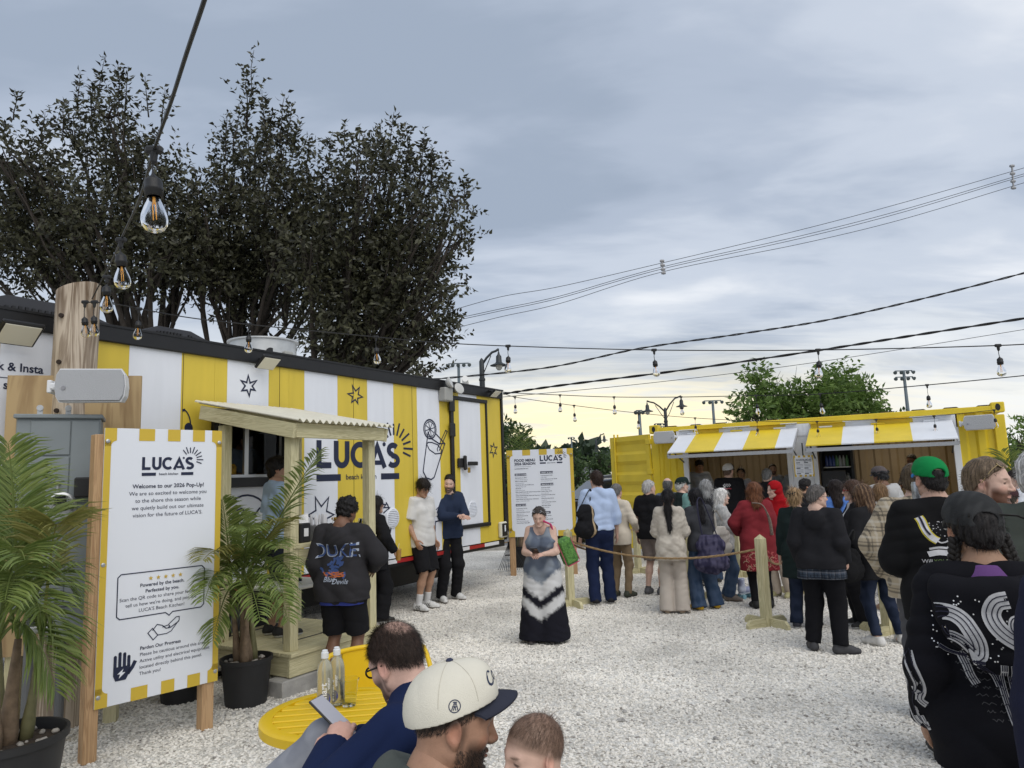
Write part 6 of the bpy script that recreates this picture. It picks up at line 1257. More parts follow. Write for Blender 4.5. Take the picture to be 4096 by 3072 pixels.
def head_color(V, o, s=1.0):
    sk = A3(SK.get(o.get('skin', 'light'), o.get('skin', 'light')) if isinstance(o.get('skin', 'light'), str) else o['skin']); C = np.tile(sk, (len(V), 1)); x, y, z = V[:, 0], V[:, 1], V[:, 2]
    def blend(w, c): C[:] = C * (1 - w[:, None]) + A3(c) * w[:, None]
    g = lambda cx, cy, cz, rx, ry, rz: np.clip(1.6 - 1.6 * (((np.abs(x) - cx) / rx) ** 2 + ((y - cy) / ry) ** 2 + ((z - cz) / rz) ** 2), 0, 1)
    blend(.30 * g(.04, .06, -.03, .03, .04, .025), sk * A3((1.15, .75, .72))); blend(.35 * g(0, .105, -.033, .018, .02, .016), sk * A3((1.1, .75, .7))); blend(.4 * g(.082, -.012, -.01, .016, .03, .035), sk * A3((1.12, .72, .68)))
    blend(.6 * g(0, .083, -.067, .025, .02, .012), sk * A3((.95, .60, .58)))
    if o.get('eyes', True):
        hc = A3(o.get('brow', o.get('haircol', (.03, .02, .015))))
        blend(.85 * g(.032, .073, .0215, .020, .03, .0055), hc)
        if o.get('hv', .006) > .0042: blend(.8 * g(.031, .078, .0, .014, .03, .007), (.03, .022, .02))
        else: blend(.6 * g(.031, .078, .0035, .017, .03, .004), sk * .35)
    if o.get('beard'):
        bc, d = A3(o['beard'][0]), o['beard'][1]
        jaw = np.clip((.006 + .02 * np.clip(np.abs(x) - .05, 0, 1) * 30 - .044 - z) / .026 + .35, 0, 1) * np.clip((y + .012 + .5 * np.clip(np.abs(x) - .03, 0, 1)) / .02, 0, 1) * np.clip((z + .120) / .012, 0, 1) * np.clip((y - .012 + (z + .10) * 2.2 * (z < -.1) * -1 - .03 * (z < -.098)) / .02, 0, 1)
        jaw = np.maximum(jaw, np.clip((np.abs(x) - .058) / .008, 0, 1) * .75 * np.clip((.016 - np.abs(y - .010)) / .014, 0, 1) * np.clip((.02 - z) / .02, 0, 1) * (z > -.08))
        mus = g(0, .092, -.052, .030, .03, .0085); lip = g(0, .084, -.068, .021, .02, .009)
        w = np.clip(np.maximum(jaw, mus) - lip * 1.2, 0, 1) * d
        blend(np.clip(w, 0, 1), bc)
    if o.get('scalp') is not None:
        w = np.clip((z - .0 + (.02 - y) * .55 - .012) / .02, 0, 1) * np.clip((z + .075) / .02, 0, 1); 
        w *= o.get('scalpmask', lambda V: 1.0)(V); blend(np.clip(w, 0, 1) * .9, o['scalp'])
    return C
def hair_field(kind, o):
    F = Field(); fold = streaks(o['seed'], .0035)
    n_cut = ((0, .052, .062), (0, .70, -.71))
    if kind in ('short', 'crop', 'receding'):
        g = {'short': .013, 'crop': .006, 'receding': .008}[kind]
        F.ell((0, -.014, .027), (.074 + g, .095 + g, .090 + g), k=.02); F.ell((0, -.055, -.03), (.062 + g * .5, .048 + g, .062), k=.03)
        F.plane(*(n_cut if kind != 'receding' else ((0, .012, .075), (0, .62, -.78)))); F.plane((0, 0, -.088), (0, -.1, -1)); F.ell((0, .045, -.075), (.09, .062, .075), k=.01, op=-1)
        if kind == 'receding': F.ell((0, -.03, .13), (.045, .06, .03), k=.01, op=-1)
        fold = curls(o['seed'], .003, 1.2)
    elif kind == 'ring':
        F.ell((0, -.014, .027), (.081, .102, .096), k=.02); F.ell((0, -.055, -.03), (.066, .055, .062), k=.03); F.plane((0, .03, 0), (0, 1, -.2)); F.plane((0, 0, .052), (0, .25, 1)); F.plane((0, 0, -.088), (0, -.1, -1)); fold = curls(o['seed'], .0025, 1.3)
    elif kind == 'afro':
        F.ell((0, -.018, .045), (.094, .108, .10), k=.02); F.ell((0, -.055, -.02), (.07, .056, .06), k=.03); F.plane((0, .058, .05), (0, .74, -.67)); F.plane((0, 0, -.075), (0, -.1, -1)); fold = curls(o['seed'], .010, 1.0)
    elif kind == 'wavy':
        F.ell((0, -.012, .038), (.088, .108, .096), k=.02); F.ell((0, .05, .085), (.06, .05, .03), k=.03); F.ell((0, -.055, -.035), (.068, .055, .066), k=.03); F.plane((0, .075, .035), (0, .62, -.78)); F.plane((0, 0, -.10), (0, -.1, -1)); F.ell((0, .06, -.06), (.07, .075, .085), k=.01, op=-1); fold = curls(o['seed'], .006, .7)
    elif kind == 'mullet':
        F.ell((0, -.012, .036), (.087, .106, .094), k=.02); F.ell((0, .048, .058), (.07, .052, .036), k=.02); F.ell((0, -.07, -.05), (.068, .05, .09), k=.03); F.ell((0, .066, -.055), (.066, .07, .082), k=.01, op=-1); F.plane((0, .11, .0), (0, 1, -.4)); fold = streaks(o['seed'], .005)
    elif kind in ('bob', 'long', 'longwavy', 'pony'):
        g = .014; F.ell((0, -.014, .030), (.074 + g, .095 + g, .090 + g), k=.02)
        if kind == 'pony':
            F.ell((0, -.055, -.03), (.068, .056, .06), k=.03); F.plane(*n_cut); F.cone((0, -.10, .035), (0, -.135, .0), .03, .04, k=.03); F.cone((0, -.135, .0), (0, -.125, -.16), .042, .050, k=.03, flat=((0, 1, 0), .7)); F.cone((0, -.125, -.16), (.01, -.135, -.44), .050, .03, k=.03, flat=((0, 1, 0), .6))
        else:
            ln = {'bob': -.14, 'long': -.36, 'longwavy': -.30}[kind]; ln = o.get('hairlen', ln); wd = .078 if kind != 'longwavy' else .095
            F.cone((0, -.055, .02), (0, -.085, ln), wd, wd * .85, k=.04, flat=((0, 1, 0), .62))
            for s in (-1, 1): F.cone((s * .070, -.01, .02), (s * .088, -.015 if kind != 'long' else -.035, max(ln, -.24)), .032, .026, k=.03)
            F.ell((0, .095, -.04), (.063, .075, .105), k=.012, op=-1)
            if kind == 'long' or kind == 'longwavy': fold = (lambda f1, f2: (lambda P: f1(P) + f2(P)))(streaks(o['seed'], .006), curls(o['seed'], .004 if kind == 'longwavy' else .001, .35))
    elif kind == 'clip':
        F.ell((0, -.014, .030), (.085, .106, .100), k=.02); F.ell((0, -.055, -.03), (.066, .055, .06), k=.03); F.plane(*n_cut); F.plane((0, 0, -.09), (0, -.1, -1)); F.ell((0, -.115, .05), (.055, .045, .07), k=.02); F.ell((.03, -.125, .09), (.03, .03, .04), k=.02); fold = streaks(o['seed'], .006)
    return F, fold
def cap_parts(o, hv):
    """baseball cap in head frame -> crown (V,Q), brim (V,Q)"""
    F = Field(); F.ell((0, -.010, .032), (.092, .114, .106), k=.02); F.ell((0, .055, .072), (.058, .045, .055), k=.05); F.plane((0, 0, .028), (0, .17, -1)); F.ell((0, -.010, .0), (.083, .104, .09), k=.004, op=-1)
    if o.get('snap'): F.ell((0, -.12, .035), (.04, .05, .028), k=.004, op=-1)
    nu, nv = 17, 8; vs = []
    for t in (0, .0045):
        for j in range(nv):
            for i in range(nu):
                a = -1.15 + 2.3 * i / (nu - 1); v = j / (nv - 1); x = math.sin(a) * (.079 + .004 * v); y = -.004 + math.cos(a) * .094 + v * .072 * max(0, math.cos(a * 1.18)) ** .6; vs.append((x, y, .040 + t - 4.2 * x * x - .012 * v * v + .006 * math.cos(a)))
    m = nu * nv; q = []
    for j in range(nv - 1):
        for i in range(nu - 1): k = j * nu + i; q += [(k, k + nu, k + nu + 1, k + 1), (m + k, m + k + 1, m + k + nu + 1, m + k + nu)]
    for i in range(nu - 1): k = (nv - 1) * nu + i; q.append((k, m + k, m + k + 1, k + 1))
    return F.mesh(hv, folds(7, .0011, 2.2)), (np.array(vs), np.array(q))
def hand_mb(mb, w, d, n, side, curl=25, sc=1.0, spread=1.0):
    """palm, four jointed fingers and a thumb rooted inside the palm"""
    d = Vector(d).normalized(); n = Vector(n); n = (n - d * n.dot(d)).normalized(); x = d.cross(n) * side; w = Vector(w); S_ = sc
    mb.tube([w - d * .05 * S_, w - d * .005 * S_, w + d * .035 * S_, w + d * .075 * S_, w + d * .095 * S_], [.027 * S_, .028 * S_, .040 * S_, .042 * S_, .030 * S_], 10, flat=.42, up=n)
    for i, (u, L) in enumerate(((-.031, .064), (-.011, .075), (.011, .070), (.030, .055))):
        p = w + x * (u * S_) + d * ((.082 - abs(u) * .12) * S_); pts = [p - d * .02 * S_, p]; a = R(curl * .5); 
        fd = (d + x * u * 2.2 * spread).normalized()
        for t in (.42, .32, .26): pts.append(pts[-1] + (fd * math.cos(a) + n * math.sin(a)) * (L * t * S_)); a += R(curl)
        mb.tube(pts, [.0095 * S_, .0098 * S_, .0088 * S_, .0078 * S_, .0058 * S_], 7)
    p = w - x * .022 * S_ + d * .018 * S_; q = p + (-x * .75 + d * .62 + n * .28).normalized() * .045 * S_; r_ = q + (-x * .25 + d * .85 + n * .38).normalized() * .032 * S_; e = r_ + (d * .9 + n * .4 + x * .1).normalized() * .026 * S_
    mb.tube([p, q, r_, e], [.015 * S_, .0115 * S_, .0098 * S_, .0065 * S_], 7)
def ik(a, t, l1, l2, pole):
    a, t = A3(a), A3(t); d = t - a; L = min(np.linalg.norm(d), (l1 + l2) * .995); d = d / np.linalg.norm(d); t = a + d * L
    c = (l1 * l1 - l2 * l2 + L * L) / (2 * L); hgt = math.sqrt(max(l1 * l1 - c * c, 1e-6)); p = A3(pole); p = p - d * p.dot(d); p = p / np.linalg.norm(p)
    return a + d * c + p * hgt, t
ARM = dict(down=(.245, .035, .865), pocket=(.215, .07, .915), clasp=(.035, .235, 1.03), phone=(.07, .27, 1.13), back=(.06, -.17, .93), hip=(.19, .06, 1.01), crossed=(-.09, .19, 1.17), half=(.20, .22, 1.02))
POLE = dict(down=(.3, -.9, 0), pocket=(.22, -.95, 0), clasp=(.75, -.6, -.2), phone=(.6, -.5, -.8), back=(.9, -.4, 0), hip=(.9, -.5, 0), crossed=(.7, .1, -.8), half=(.6, -.7, -.3))
PEOPLE = []
def person(label, loc, heading, H=1.75, **o):
    """loc: ground point under the body; heading 0 looks away from the camera, 180 toward it, 90 to the right"""
    s = H / 1.75; o['seed'] = len(PEOPLE) + 11; seed = o['seed']; dist = max(1.2, (Vector(loc) - CAM).length)
    root = thing('person', label, 'person', loc, R(-heading), o.get('group'))
    fem = o.get('fem', 0); w = o.get('w', 1.0); hs = o.get('hs', 1.0); zs = o.get('seat', None); dz = (zs - .93) if zs else 0.0
    bv = min(max(dist * .0012, .0065), .019) / s * o.get('vox', 1); hv = min(max(dist * .0009, .0028), .008) / s * o.get('hvox', 1); o['hv'] = hv
    lean = rotm(0, o.get('lean', 0), o.get('tilt', 0)); sh_tw = rotm(o.get('twist', 0), 0, 0); piv = A3((0, 0, .95))
    def U(p): return lean @ (sh_tw @ (A3(p) - piv)) + piv + A3((0, 0, dz))
    shw = (.140 if fem else .158) * (w ** .35); g0 = 0.0
    sho = [U((sx * shw, -.01, 1.418)) for sx in (-1, 1)]
    arms = []
    for i, sx in enumerate((-1, 1)):
        a = o.get('arms', ('down', 'down'))[i]
        if isinstance(a, str): tgt, pole = ARM[a], POLE[a]; tgt = A3((sx * tgt[0] * (w ** .4 if a in ('down', 'pocket') else 1), tgt[1], tgt[2])); tgt = U(tgt) if a not in ('down', 'pocket') else A3(tgt) + A3((0, 0, dz)); pole = (sx * pole[0], pole[1], pole[2])
        else: tgt, pole = A3(a[0]), a[1]
        el, wr = ik(sho[i], tgt, .292, .258, pole); arms.append((sho[i], el, wr))
    feet = o.get('feet', ((-.10, .0), (.11, .03))); legs = []
    for i, sx in enumerate((-1, 1)):
        hip = A3((sx * .088 * w ** .3, 0, .90 + dz)); f = feet[i]; ank = A3((f[0], f[1] - .02, f[2] if len(f) > 2 else .085)); kp = o.get('kpole', ((0, 1, 0), (0, 1, 0)))[i]
        kn, an = ik(hip, ank, .425, .415, kp); legs.append((hip, kn, an))
    if o.get('legpts'): legs = [tuple(A3(p) for p in l) for l in o['legpts']]
    def torso(F, g, lo=False):
        ww = w; b = o.get('belly', 0)
        F.cone(U((-.07 * ww, -.012, .93)), U((.07 * ww, -.012, .93)), .098 * (1.04 if fem else 1) * ww ** .5 + g, .098 * (1.04 if fem else 1) * ww ** .5 + g, k=.05)
        wz = .088 if not fem else .080
        for sx in (-1, 1):
            F.cone(U((sx * .06 * ww, -.005, .95)), U((sx * .05 * ww, .005, 1.10)), wz * ww ** .5 + g, wz * ww ** .5 + g, k=.05); F.cone(U((sx * .05 * ww, .005, 1.10)), U((sx * .085 * ww ** .5, 0, 1.28)), wz * ww ** .5 + g, .095 * ww ** .4 + g, k=.05)
            if fem: F.ell(U((sx * .075, .085 + .01 * ww, 1.235)), (.068 * ww ** .4 + g * .6, .058 * ww ** .5 + g * .6, .066 * ww ** .3 + g * .6), k=.04)
        if b: F.ell(U((0, .06, 1.04)), (.125 * ww ** .5 + g, .08 + b + g, .15 + g), k=.06)
        F.cone(U((-shw * .86, -.012, 1.412)), U((shw * .86, -.012, 1.412)), .058 + g * .8, .058 + g * .8, k=.05); F.cone(U((-.07, -.02, 1.42)), U((0, -.016, 1.478)), .055 + g * .4, .058 + g * .2, k=.05); F.cone(U((.07, -.02, 1.42)), U((0, -.016, 1.478)), .055 + g * .4, .058 + g * .2, k=.05)
    # ---- body: torso, legs, arms from the coarse field, head from a fine one, hands from jointed tubes
    B = Field(); torso(B, -.006)
    sk = SK[o.get('skin', 'light')] if isinstance(o.get('skin', 'light'), str) else o['skin']; o['skin'] = sk
    lm = (.92 if fem else 1.0) * w ** .3; ll = lm * (.72 if (o.get('bottom') and o['bottom'].get('style') != 'shorts') else 1.0)
    for (a, e, wr) in arms: B.cone(a, e, .050 * lm, .040 * lm, k=.03); B.cone(e, e + (wr - e) * .3, .041 * lm, .042 * lm, k=.02); B.cone(e + (wr - e) * .3, wr, .041 * lm, .027 * lm, k=.02)
    for i, (hp, kn, an) in enumerate(legs):
        B.cone(hp, kn, .082 * ll, .052 * ll, k=.03); B.cone(kn, kn + (an - kn) * .35 + A3((0, -.012, 0)), .05 * ll, .054 * ll, k=.03); B.cone(kn + (an - kn) * .35 + A3((0, -.012, 0)), an, .052 * ll, .034 * ll, k=.03); B.cone(an, an + A3((0, .05, -.045)), .034, .03, k=.03)
    yaw, pit, rol = o.get('head', (0, 0, 0)); HR = lean @ rotm(yaw + o.get('twist', 0) * .5, pit, rol); hpv = U((0, -.015, 1.47))
    hc = hpv + HR @ A3((0, .026, .141 * (1 if hs >= .9 else hs + .05)))
    B.cone(U((0, -.018, 1.42)), hc + HR @ (A3((0, -.03, -.08)) * hs), .058 * (.86 if fem else 1.0), .049 * (.86 if fem else 1.0), k=.04)
    V, Q = B.mesh(min(bv * 1.35, .022)); C = np.tile(A3(sk), (len(V), 1))
    h_, q_ = head_field(o).mesh(hv / hs); hcol = head_color(h_, o); hl = h_.copy(); h_ = (h_ * hs) @ HR.T + hc
    Vs, Qs, Cs, Ts, n = [V, h_], [Q, q_ + len(V)], [C, hcol], [], len(V) + len(h_)
    hm = MB()
    for i, sx in enumerate((-1, 1)):
        sh, e, wr = arms[i]; d = (wr - e) / np.linalg.norm(wr - e); hd = o.get('hands', ({}, {}))[i]
        nn = hd.get('n', (-sx, .25, 0) if abs(d[2]) > .6 else (-sx * .5, 0, -.8)); dd = hd.get('d', d); hand_mb(hm, wr, dd, nn, -sx, hd.get('curl', 22), (.93 if fem else 1.0) * o.get('handsc', 1.0))
    hv_ = np.array(hm.v); q4 = np.array([f for f in hm.f if len(f) == 4]); Vs.append(hv_); Qs.append(q4 + n); Cs.append(np.tile(A3(sk) * A3((1.03, .95, .93)), (len(hv_), 1)))
    me = np_mesh('body', np.concatenate(Vs) * s, np.concatenate(Qs), None, np.concatenate(Cs)); link('body', me, root, m_skin)
    info = dict(root=root, s=s, U=U, arms=arms, legs=legs, HR=HR, hc=hc, hs=hs, hv=hv, bv=bv, o=o, parts={}, M=mat_of(root), head=(hl, q_))
    def add(name, VQ, col, m, head=False, label=None):
        V, Q = VQ
        C = paint(V, col)
        if head: V = (V * hs) @ HR.T + hc
        me = np_mesh(name, V * s, Q, None, C); ob = link(name, me, root, m); info['parts'][name] = (V, Q, ob)
        if label: ob['label'] = label
        return ob
    info['add'] = add
    if hv < .0042:
        for sx in (-1, 1):
            e = MB(); e.lathe([(.0112 * math.sin(R(t)), -.0112 * math.cos(R(t))) for t in range(0, 181, 18)], 14, (0, 0, 0), Matrix.Rotation(R(90), 4, 'X'), caps=False); ev = np.array(e.v) + A3((sx * .031, .0652, .0))
            f4 = np.array([f for f in e.f if len(f) == 4]); r_ = np.hypot(ev[:, 0] - sx * .031 - .0, ev[:, 2]); ec = np.where(((r_ < .0062) & (ev[:, 1] > .07))[:, None], A3((.03, .02, .015)), A3((.42, .38, .35))); add('eye', (ev, f4), lambda V, ec=ec: ec, m_skin, True)
    # ---- clothes
    T = o.get('top'); fseed = seed
    if T:
        F = Field(); g = T.get('g', .018); hem = T.get('hem', .86); torso(F, g)
        if hem < .93:
            fl = T.get('flare', .0)
            for sx in (-1, 1): F.cone(U((sx * .065 * w, -.012, .95)), A3((sx * (.07 * w + fl * .4), -.008, hem - .12 + dz)) if not zs else U((sx * .07 * w, -.01, hem - .1)), .108 * w ** .5 + g, .112 * w ** .5 + g + fl, k=.05)
        sl = T.get('sleeve', 'long'); sr = T.get('sr', 0)
        for i, (a, e, wr) in enumerate(arms):
            if sl == 'none': continue
            if sl == 'short': F.cone(a, a + (e - a) * .80, .054 * lm + g * .9, .050 * lm + g + .010 + sr, k=.022, cap='b')
            elif sl == 'elbow': F.cone(a, e, .054 * lm + g * .9, .046 * lm + g + sr, k=.022); F.cone(e, e + (wr - e) * .42, .046 * lm + g + sr, .044 * lm + g + sr, k=.02, cap='b')
            else:
                F.cone(a, e, .053 * lm + g * .85, .043 * lm + g * .8 + sr, k=.022); F.cone(e, wr - (wr - e) * .04, .043 * lm + g * .8 + sr, .032 * lm + g * .5 + sr * T.get('cuff', .5), k=.014, cap='b')
        if zs is None or True: F.plane(U((0, 0, hem)), lean @ A3((0, 0, -1)))
        nk = T.get('neck', 'crew')
        if nk == 'crew': F.plane(U((0, 0, 1.478)), lean @ A3((0, .36, 1)))
        elif nk == 'scoop': F.ell(U((0, .07, 1.47)), (.085, .12, .13), k=.01, op=-1); F.plane(U((0, 0, 1.462)), lean @ A3((0, .1, 1))); [F.ell(U((q * (shw + .055), .0, 1.40)), (.085, .14, .13), k=.01, op=-1) for q in (-1, 1)]
        elif nk == 'high': F.cone(U((0, -.018, 1.44)), U((0, -.01, 1.50)), .066, .064, k=.02, cap='b')
        elif nk == 'collar': F.plane(U((0, 0, 1.475)), lean @ A3((0, .5, 1))); F.cone(U((0, -.02, 1.46)), U((0, -.015, 1.488)), .066, .067, k=.006, cap='b')
        if T.get('hood'):
            for t in range(-4, 5):
                a1, a2 = R(t * 34 - 17), R(t * 34 + 17); r_ = .098
                F.cone(U((r_ * math.sin(a1), -.028 - r_ * .85 * math.cos(a1), 1.440 - .02 * math.cos(a1) - (.03 if abs(t) > 2 else 0))), U((r_ * math.sin(a2), -.028 - r_ * .85 * math.cos(a2), 1.440 - .02 * math.cos(a2) - (.03 if abs(t) > 2 else 0))), .034, .034, k=.02)
            F.ell(U((0, -.135, 1.37)), (.11, .05, .095), k=.04); F.ell(U((0, -.05, 1.50)), (.07, .075, .06), k=.02, op=-1)
        if T.get('waist'):
            F.cone(U((-.06 * w, -.01, hem + .0)), U((.06 * w, -.01, hem + .0)), .10 * w ** .5 + g * .4, .10 * w ** .5 + g * .4, k=.01)
            F.plane(U((0, 0, hem - .03)), lean @ A3((0, 0, -1)))
        c = T.get('col', (.5, .5, .5)); add(T.get('name', 'shirt'), F.mesh(bv, folds(fseed, T.get('amp', .0036))), c, m_cloth)
    Bt = o.get('bottom')
    if Bt:
        F = Field(); g = Bt.get('g', .014); st = Bt.get('style', 'straight'); rk, ra = dict(slim=(.060, .046), straight=(.074, .070), wide=(.086, .105), jogger=(.074, .062), shorts=(.098, .10), legging=(.052, .038))[st] if st != 'skirt' else (0, 0)
        F.cone((-.07 * w, -.012, .93 + dz), (.07 * w, -.012, .93 + dz), .100 * w ** .5 + g, .100 * w ** .5 + g, k=.05); F.cone((-.055 * w, -.01, 1.0 + dz), (.055 * w, -.01, 1.0 + dz), .094 * w ** .5 + g * .8, .094 * w ** .5 + g * .8, k=.04)
        kk = w ** .25
        for (hp, kn, an) in legs:
            if st == 'shorts': L = Bt.get('len', .62); F.cone(hp, hp + (kn - hp) * (L / .62), .092 * kk + g, (rk + .004) * kk, k=.03, cap='b'); F.cone(hp + (kn - hp) * (L / .62 - .15), hp + (kn - hp) * (L / .62 + .05), rk * kk - .012, rk * kk - .010, k=.004, op=-1)
            else:
                end = an + (an - kn) / np.linalg.norm(an - kn) * Bt.get('drop', .03)
                F.cone(hp, kn, .088 * kk + g, rk * kk + g * .5, k=.03); F.cone(kn, end, rk * kk + g * .5, ra * kk + g * .4, k=.03, cap='b')
                if st == 'jogger': F.cone(an + (kn - an) * .02, end, .046, .044, k=.01, cap='b')
        F.plane((0, 0, Bt.get('waist', 1.06) + dz), (0, 0, 1)); add(Bt.get('name', 'trousers'), F.mesh(bv, folds(fseed + 50, Bt.get('amp', .0045), .9)), Bt.get('col', (.03, .03, .035)), m_cloth)
    sc = o.get('shoes', ((.03, .03, .03), (.6, .6, .6)))
    if sc:
        for i, (hp, kn, an) in enumerate(legs):
            fy = o.get('footyaw', (-8, 10))[i]; fp = o.get('footpitch', (0, 0))[i]; M = rotm(fy, fp, 0); F = Field(); bt = A3((an[0], an[1], an[2] - .085)); P = lambda p: bt + M @ A3(p)
            F.cone(P((0, -.045, .045)), P((0, .10, .036)), .042, .043, k=.02); F.cone(P((0, .10, .036)), P((.006 * (1 if i else -1), .165, .030)), .042, .034, k=.02); F.cone(P((0, -.03, .05)), P((0, -.022, .10)), .042, .043, k=.03, cap='b'); F.cone(P((0, .03, .07)), P((0, .09, .05)), .036, .036, k=.03)
            F.plane(P((0, 0, .0)), M @ A3((0, 0, -1)))
            sole, up_ = A3(sc[1]), A3(sc[0]); stripe = sc[2] if len(sc) > 2 else None; bt_, M_ = bt, M
            def scol(V, sole=sole, up_=up_, bt_=bt_, M_=M_, stripe=stripe):
                L = (V - bt_) @ M_; C = np.where((L[:, 2] < .024)[:, None], sole, up_)
                if stripe is not None: u = L[:, 1] - L[:, 2] * .6; C = np.where(((np.mod(u + .01, .028) < .012) & (L[:, 1] > -.005) & (L[:, 1] < .085) & (L[:, 2] > .028) & (L[:, 2] < .075))[:, None], A3(stripe), C)
                return C
            add('shoe', F.mesh(min(bv, max(.0065, bv * .6))), scol, m_shoe)
            if o.get('socks'):
                F = Field(); F.cone(an + A3((0, 0, -.03)), an + (kn - an) * o['socks'][1], .042, .046, k=.01, cap='b'); add('sock', F.mesh(bv * .8), o['socks'][0], m_cloth)
    hk = o.get('hair', 'short'); hcl = A3(o.get('haircol', (.03, .02, .015)))
    if hk:
        F, fold = hair_field(hk, o); hc2 = o.get('hairfn') or (lambda V: hcl * (1 + (.32 * np.sin(np.arctan2(V[:, 0], -V[:, 1]) * 31 + 9 * V[:, 2] + seed) + .25 * np.sin(np.arctan2(V[:, 0], -V[:, 1]) * 57 + 5 * V[:, 2]))[:, None]))
        if o.get('cap'): F.plane((0, 0, .052), (0, 0, 1))
        add('hair', F.mesh(max(hv, .0034) / hs, fold), hc2, m_hair, True); V, Q, _ = info['parts']['hair']; N_ = vnormals(V, Q); lg = hk in ('bob', 'long', 'longwavy', 'pony', 'clip', 'mullet', 'wavy'); gd = A3((0, 0, -1.0))
        strands(info, V, N_, 900 if lg else 700, .085 if lg and hk != 'wavy' else .022, (lambda P, n: n * .12 + gd - n * (n @ gd)[:, None]) if lg else (lambda P, n: n * .45 + A3((0, -.4, -.5))), hv * .22, hcl * 1.15, seed=seed, head=False, jit=.22)
    if o.get('cap'):
        c = o['cap']; (V1, Q1), (V2, Q2) = cap_parts(c, hv / hs); ry = rotm(180 if c.get('back') else c.get('yaw', 0), c.get('pitch', 0), 0).T
        add('cap', (V1 @ ry, Q1), c['col'], m_cloth, True); add('cap_brim', (V2 @ ry, Q2), c.get('brim', c['col']), m_cloth, True)
    if o.get('glasses'):
        gl = o['glasses']; b = MB(); up = gl.get('up', 0)
        for sx in (-1, 1):
            b.tube([Vector((sx * (.031 + .021 * math.cos(t)), .092, .016 * math.sin(t))) for t in [i * math.pi / 7 for i in range(15)]], gl.get('t', .0022), 5, caps=False); b.tube([(sx * .052, .09, .006), (sx * .074, .06, .006), (sx * .08, -.015, .0)], gl.get('t', .0022) * .9, 5)
        b.tube([(-.011, .094, .003), (.011, .094, .003)], .0018, 5)
        V = np.array(b.v); V = V @ rotm(0, up, 0).T * (1.0 if not up else 1.06) + A3((0, 0, .012 if up else 0)); f4 = np.array([f for f in b.f if len(f) == 4]); add('glasses', (V, f4), gl['col'], m_shoe, True)
        if gl.get('lens'):
            l_ = MB()
            for sx in (-1, 1): l_.lathe([(.0205, 0), (.0205, .0015)], 14, (sx * .031, .093, 0), Matrix.Rotation(R(90), 4, 'X') @ Matrix.Diagonal((1, .78, 1, 1)))
            V = np.array(l_.v) @ rotm(0, up, 0).T * (1.0 if not up else 1.06) + A3((0, 0, .012 if up else 0)); me = bpy.data.meshes.new('lens'); V = ((V * hs) @ HR.T + hc) * s; me.from_pydata([tuple(v) for v in V], [], l_.f); link('lens', me, info['parts']['glasses'][2], mat('sunglass_lens', gl['lens'], .08, spec=.8))
    PEOPLE.append(info); return info
def put_head(info, px, py, Y):
    """move a figure so that its head centre stands at depth Y on the measured line of sight"""
    r = info['root']; cur = info['M'] @ Vector(info['hc'] * info['s']); r.location = Vector(r.location) + at_y(px, py, Y) - cur; info['M'] = mat_of(r); return info
def stand_at(label, hx, hy, heading, fy=None, fx=None, Y=None, dh=.012, z=0.0, **o):
    heading += math.degrees(math.atan((hx - 512) / FPX))
    b = at_z(fx if fx is not None else hx, fy, z) if fy is not None else at_y(hx, hy, Y); b.z = z
    return person(label, b, heading, at_y(hx, hy, b.y).z - z - dh, **o)
def strands(info, V, Nrm, n, length, dirf, wid, col, name='hair_strands', seed=0, head=True, jit=.25, parent=None, m=None):
    """short fine hairs rooted on given points: ribbons of two segments"""
    r = np.random.default_rng(seed); I = r.integers(0, len(V), n); P = V[I] + r.normal(0, .0016, (n, 3)); N_ = Nrm[I]
    D = dirf(P, N_) + r.normal(0, jit, (n, 3)); D /= np.linalg.norm(D, axis=1, keepdims=True); sd = np.cross(D, N_); sd /= np.maximum(np.linalg.norm(sd, axis=1, keepdims=True), 1e-6)
    L = (length * r.uniform(.6, 1.2, n))[:, None]; p1 = P + D * L * .5 + N_ * L * .12; p2 = P + D * L; wv = sd * wid
    Vx = np.stack([P - wv, P + wv, p1 - wv * .8, p1 + wv * .8, p2], 1).reshape(-1, 3); b = np.arange(n)[:, None] * 5
    Q = b + np.array([[0, 1, 3, 2]]); T = b + np.array([[2, 3, 4]])
    if head: Vx = (Vx * info['hs']) @ info['HR'].T + info['hc']
    C = np.repeat(A3(col)[None] * r.uniform(.6, 1.4, (n, 1)), 5, 0); me = np_mesh(name, Vx * info['s'], Q, T, C); return link(name, me, parent or info['root'], m or m_hair)
def vnormals(V, Q):
    n = np.cross(V[Q[:, 2]] - V[Q[:, 0]], V[Q[:, 3]] - V[Q[:, 1]]); N_ = np.zeros_like(V)
    for i in range(4): np.add.at(N_, Q[:, i], n)
    return N_ / np.maximum(np.linalg.norm(N_, axis=1, keepdims=True), 1e-9)
def decal(info, part, strokes, o, u, v, direction, m, name='print', lift=.003, sub=.02):
    """flat print laid on a garment: 2D shapes (verts, faces) placed on plane o,u,v and dropped along direction onto the cloth"""
    V, Q, ob = info['parts'][part]; bvh = BVHTree.FromPolygons([Vector(p) for p in V], [tuple(int(i) for i in q) for q in Q]); d = Vector(direction).normalized(); mb = MB(); o, u, v = Vector(o), Vector(u), Vector(v)
    for vs, fs in strokes:
        pts = []
        for p in vs:
            P = o + u * p[0] + v * p[1]; h = bvh.ray_cast(P - d * .6, d); pts.append((h[0] - d * lift) * info['s'] if h[0] is not None else None)
        ok = [f for f in fs if all(pts[i] is not None for i in f) and max((pts[i] - pts[f[0]]).length for i in f) < .09]
        if ok: mb.add([p if p is not None else Vector((0, 0, 0)) for p in pts], ok)
    return mb.build(name, m, ob)
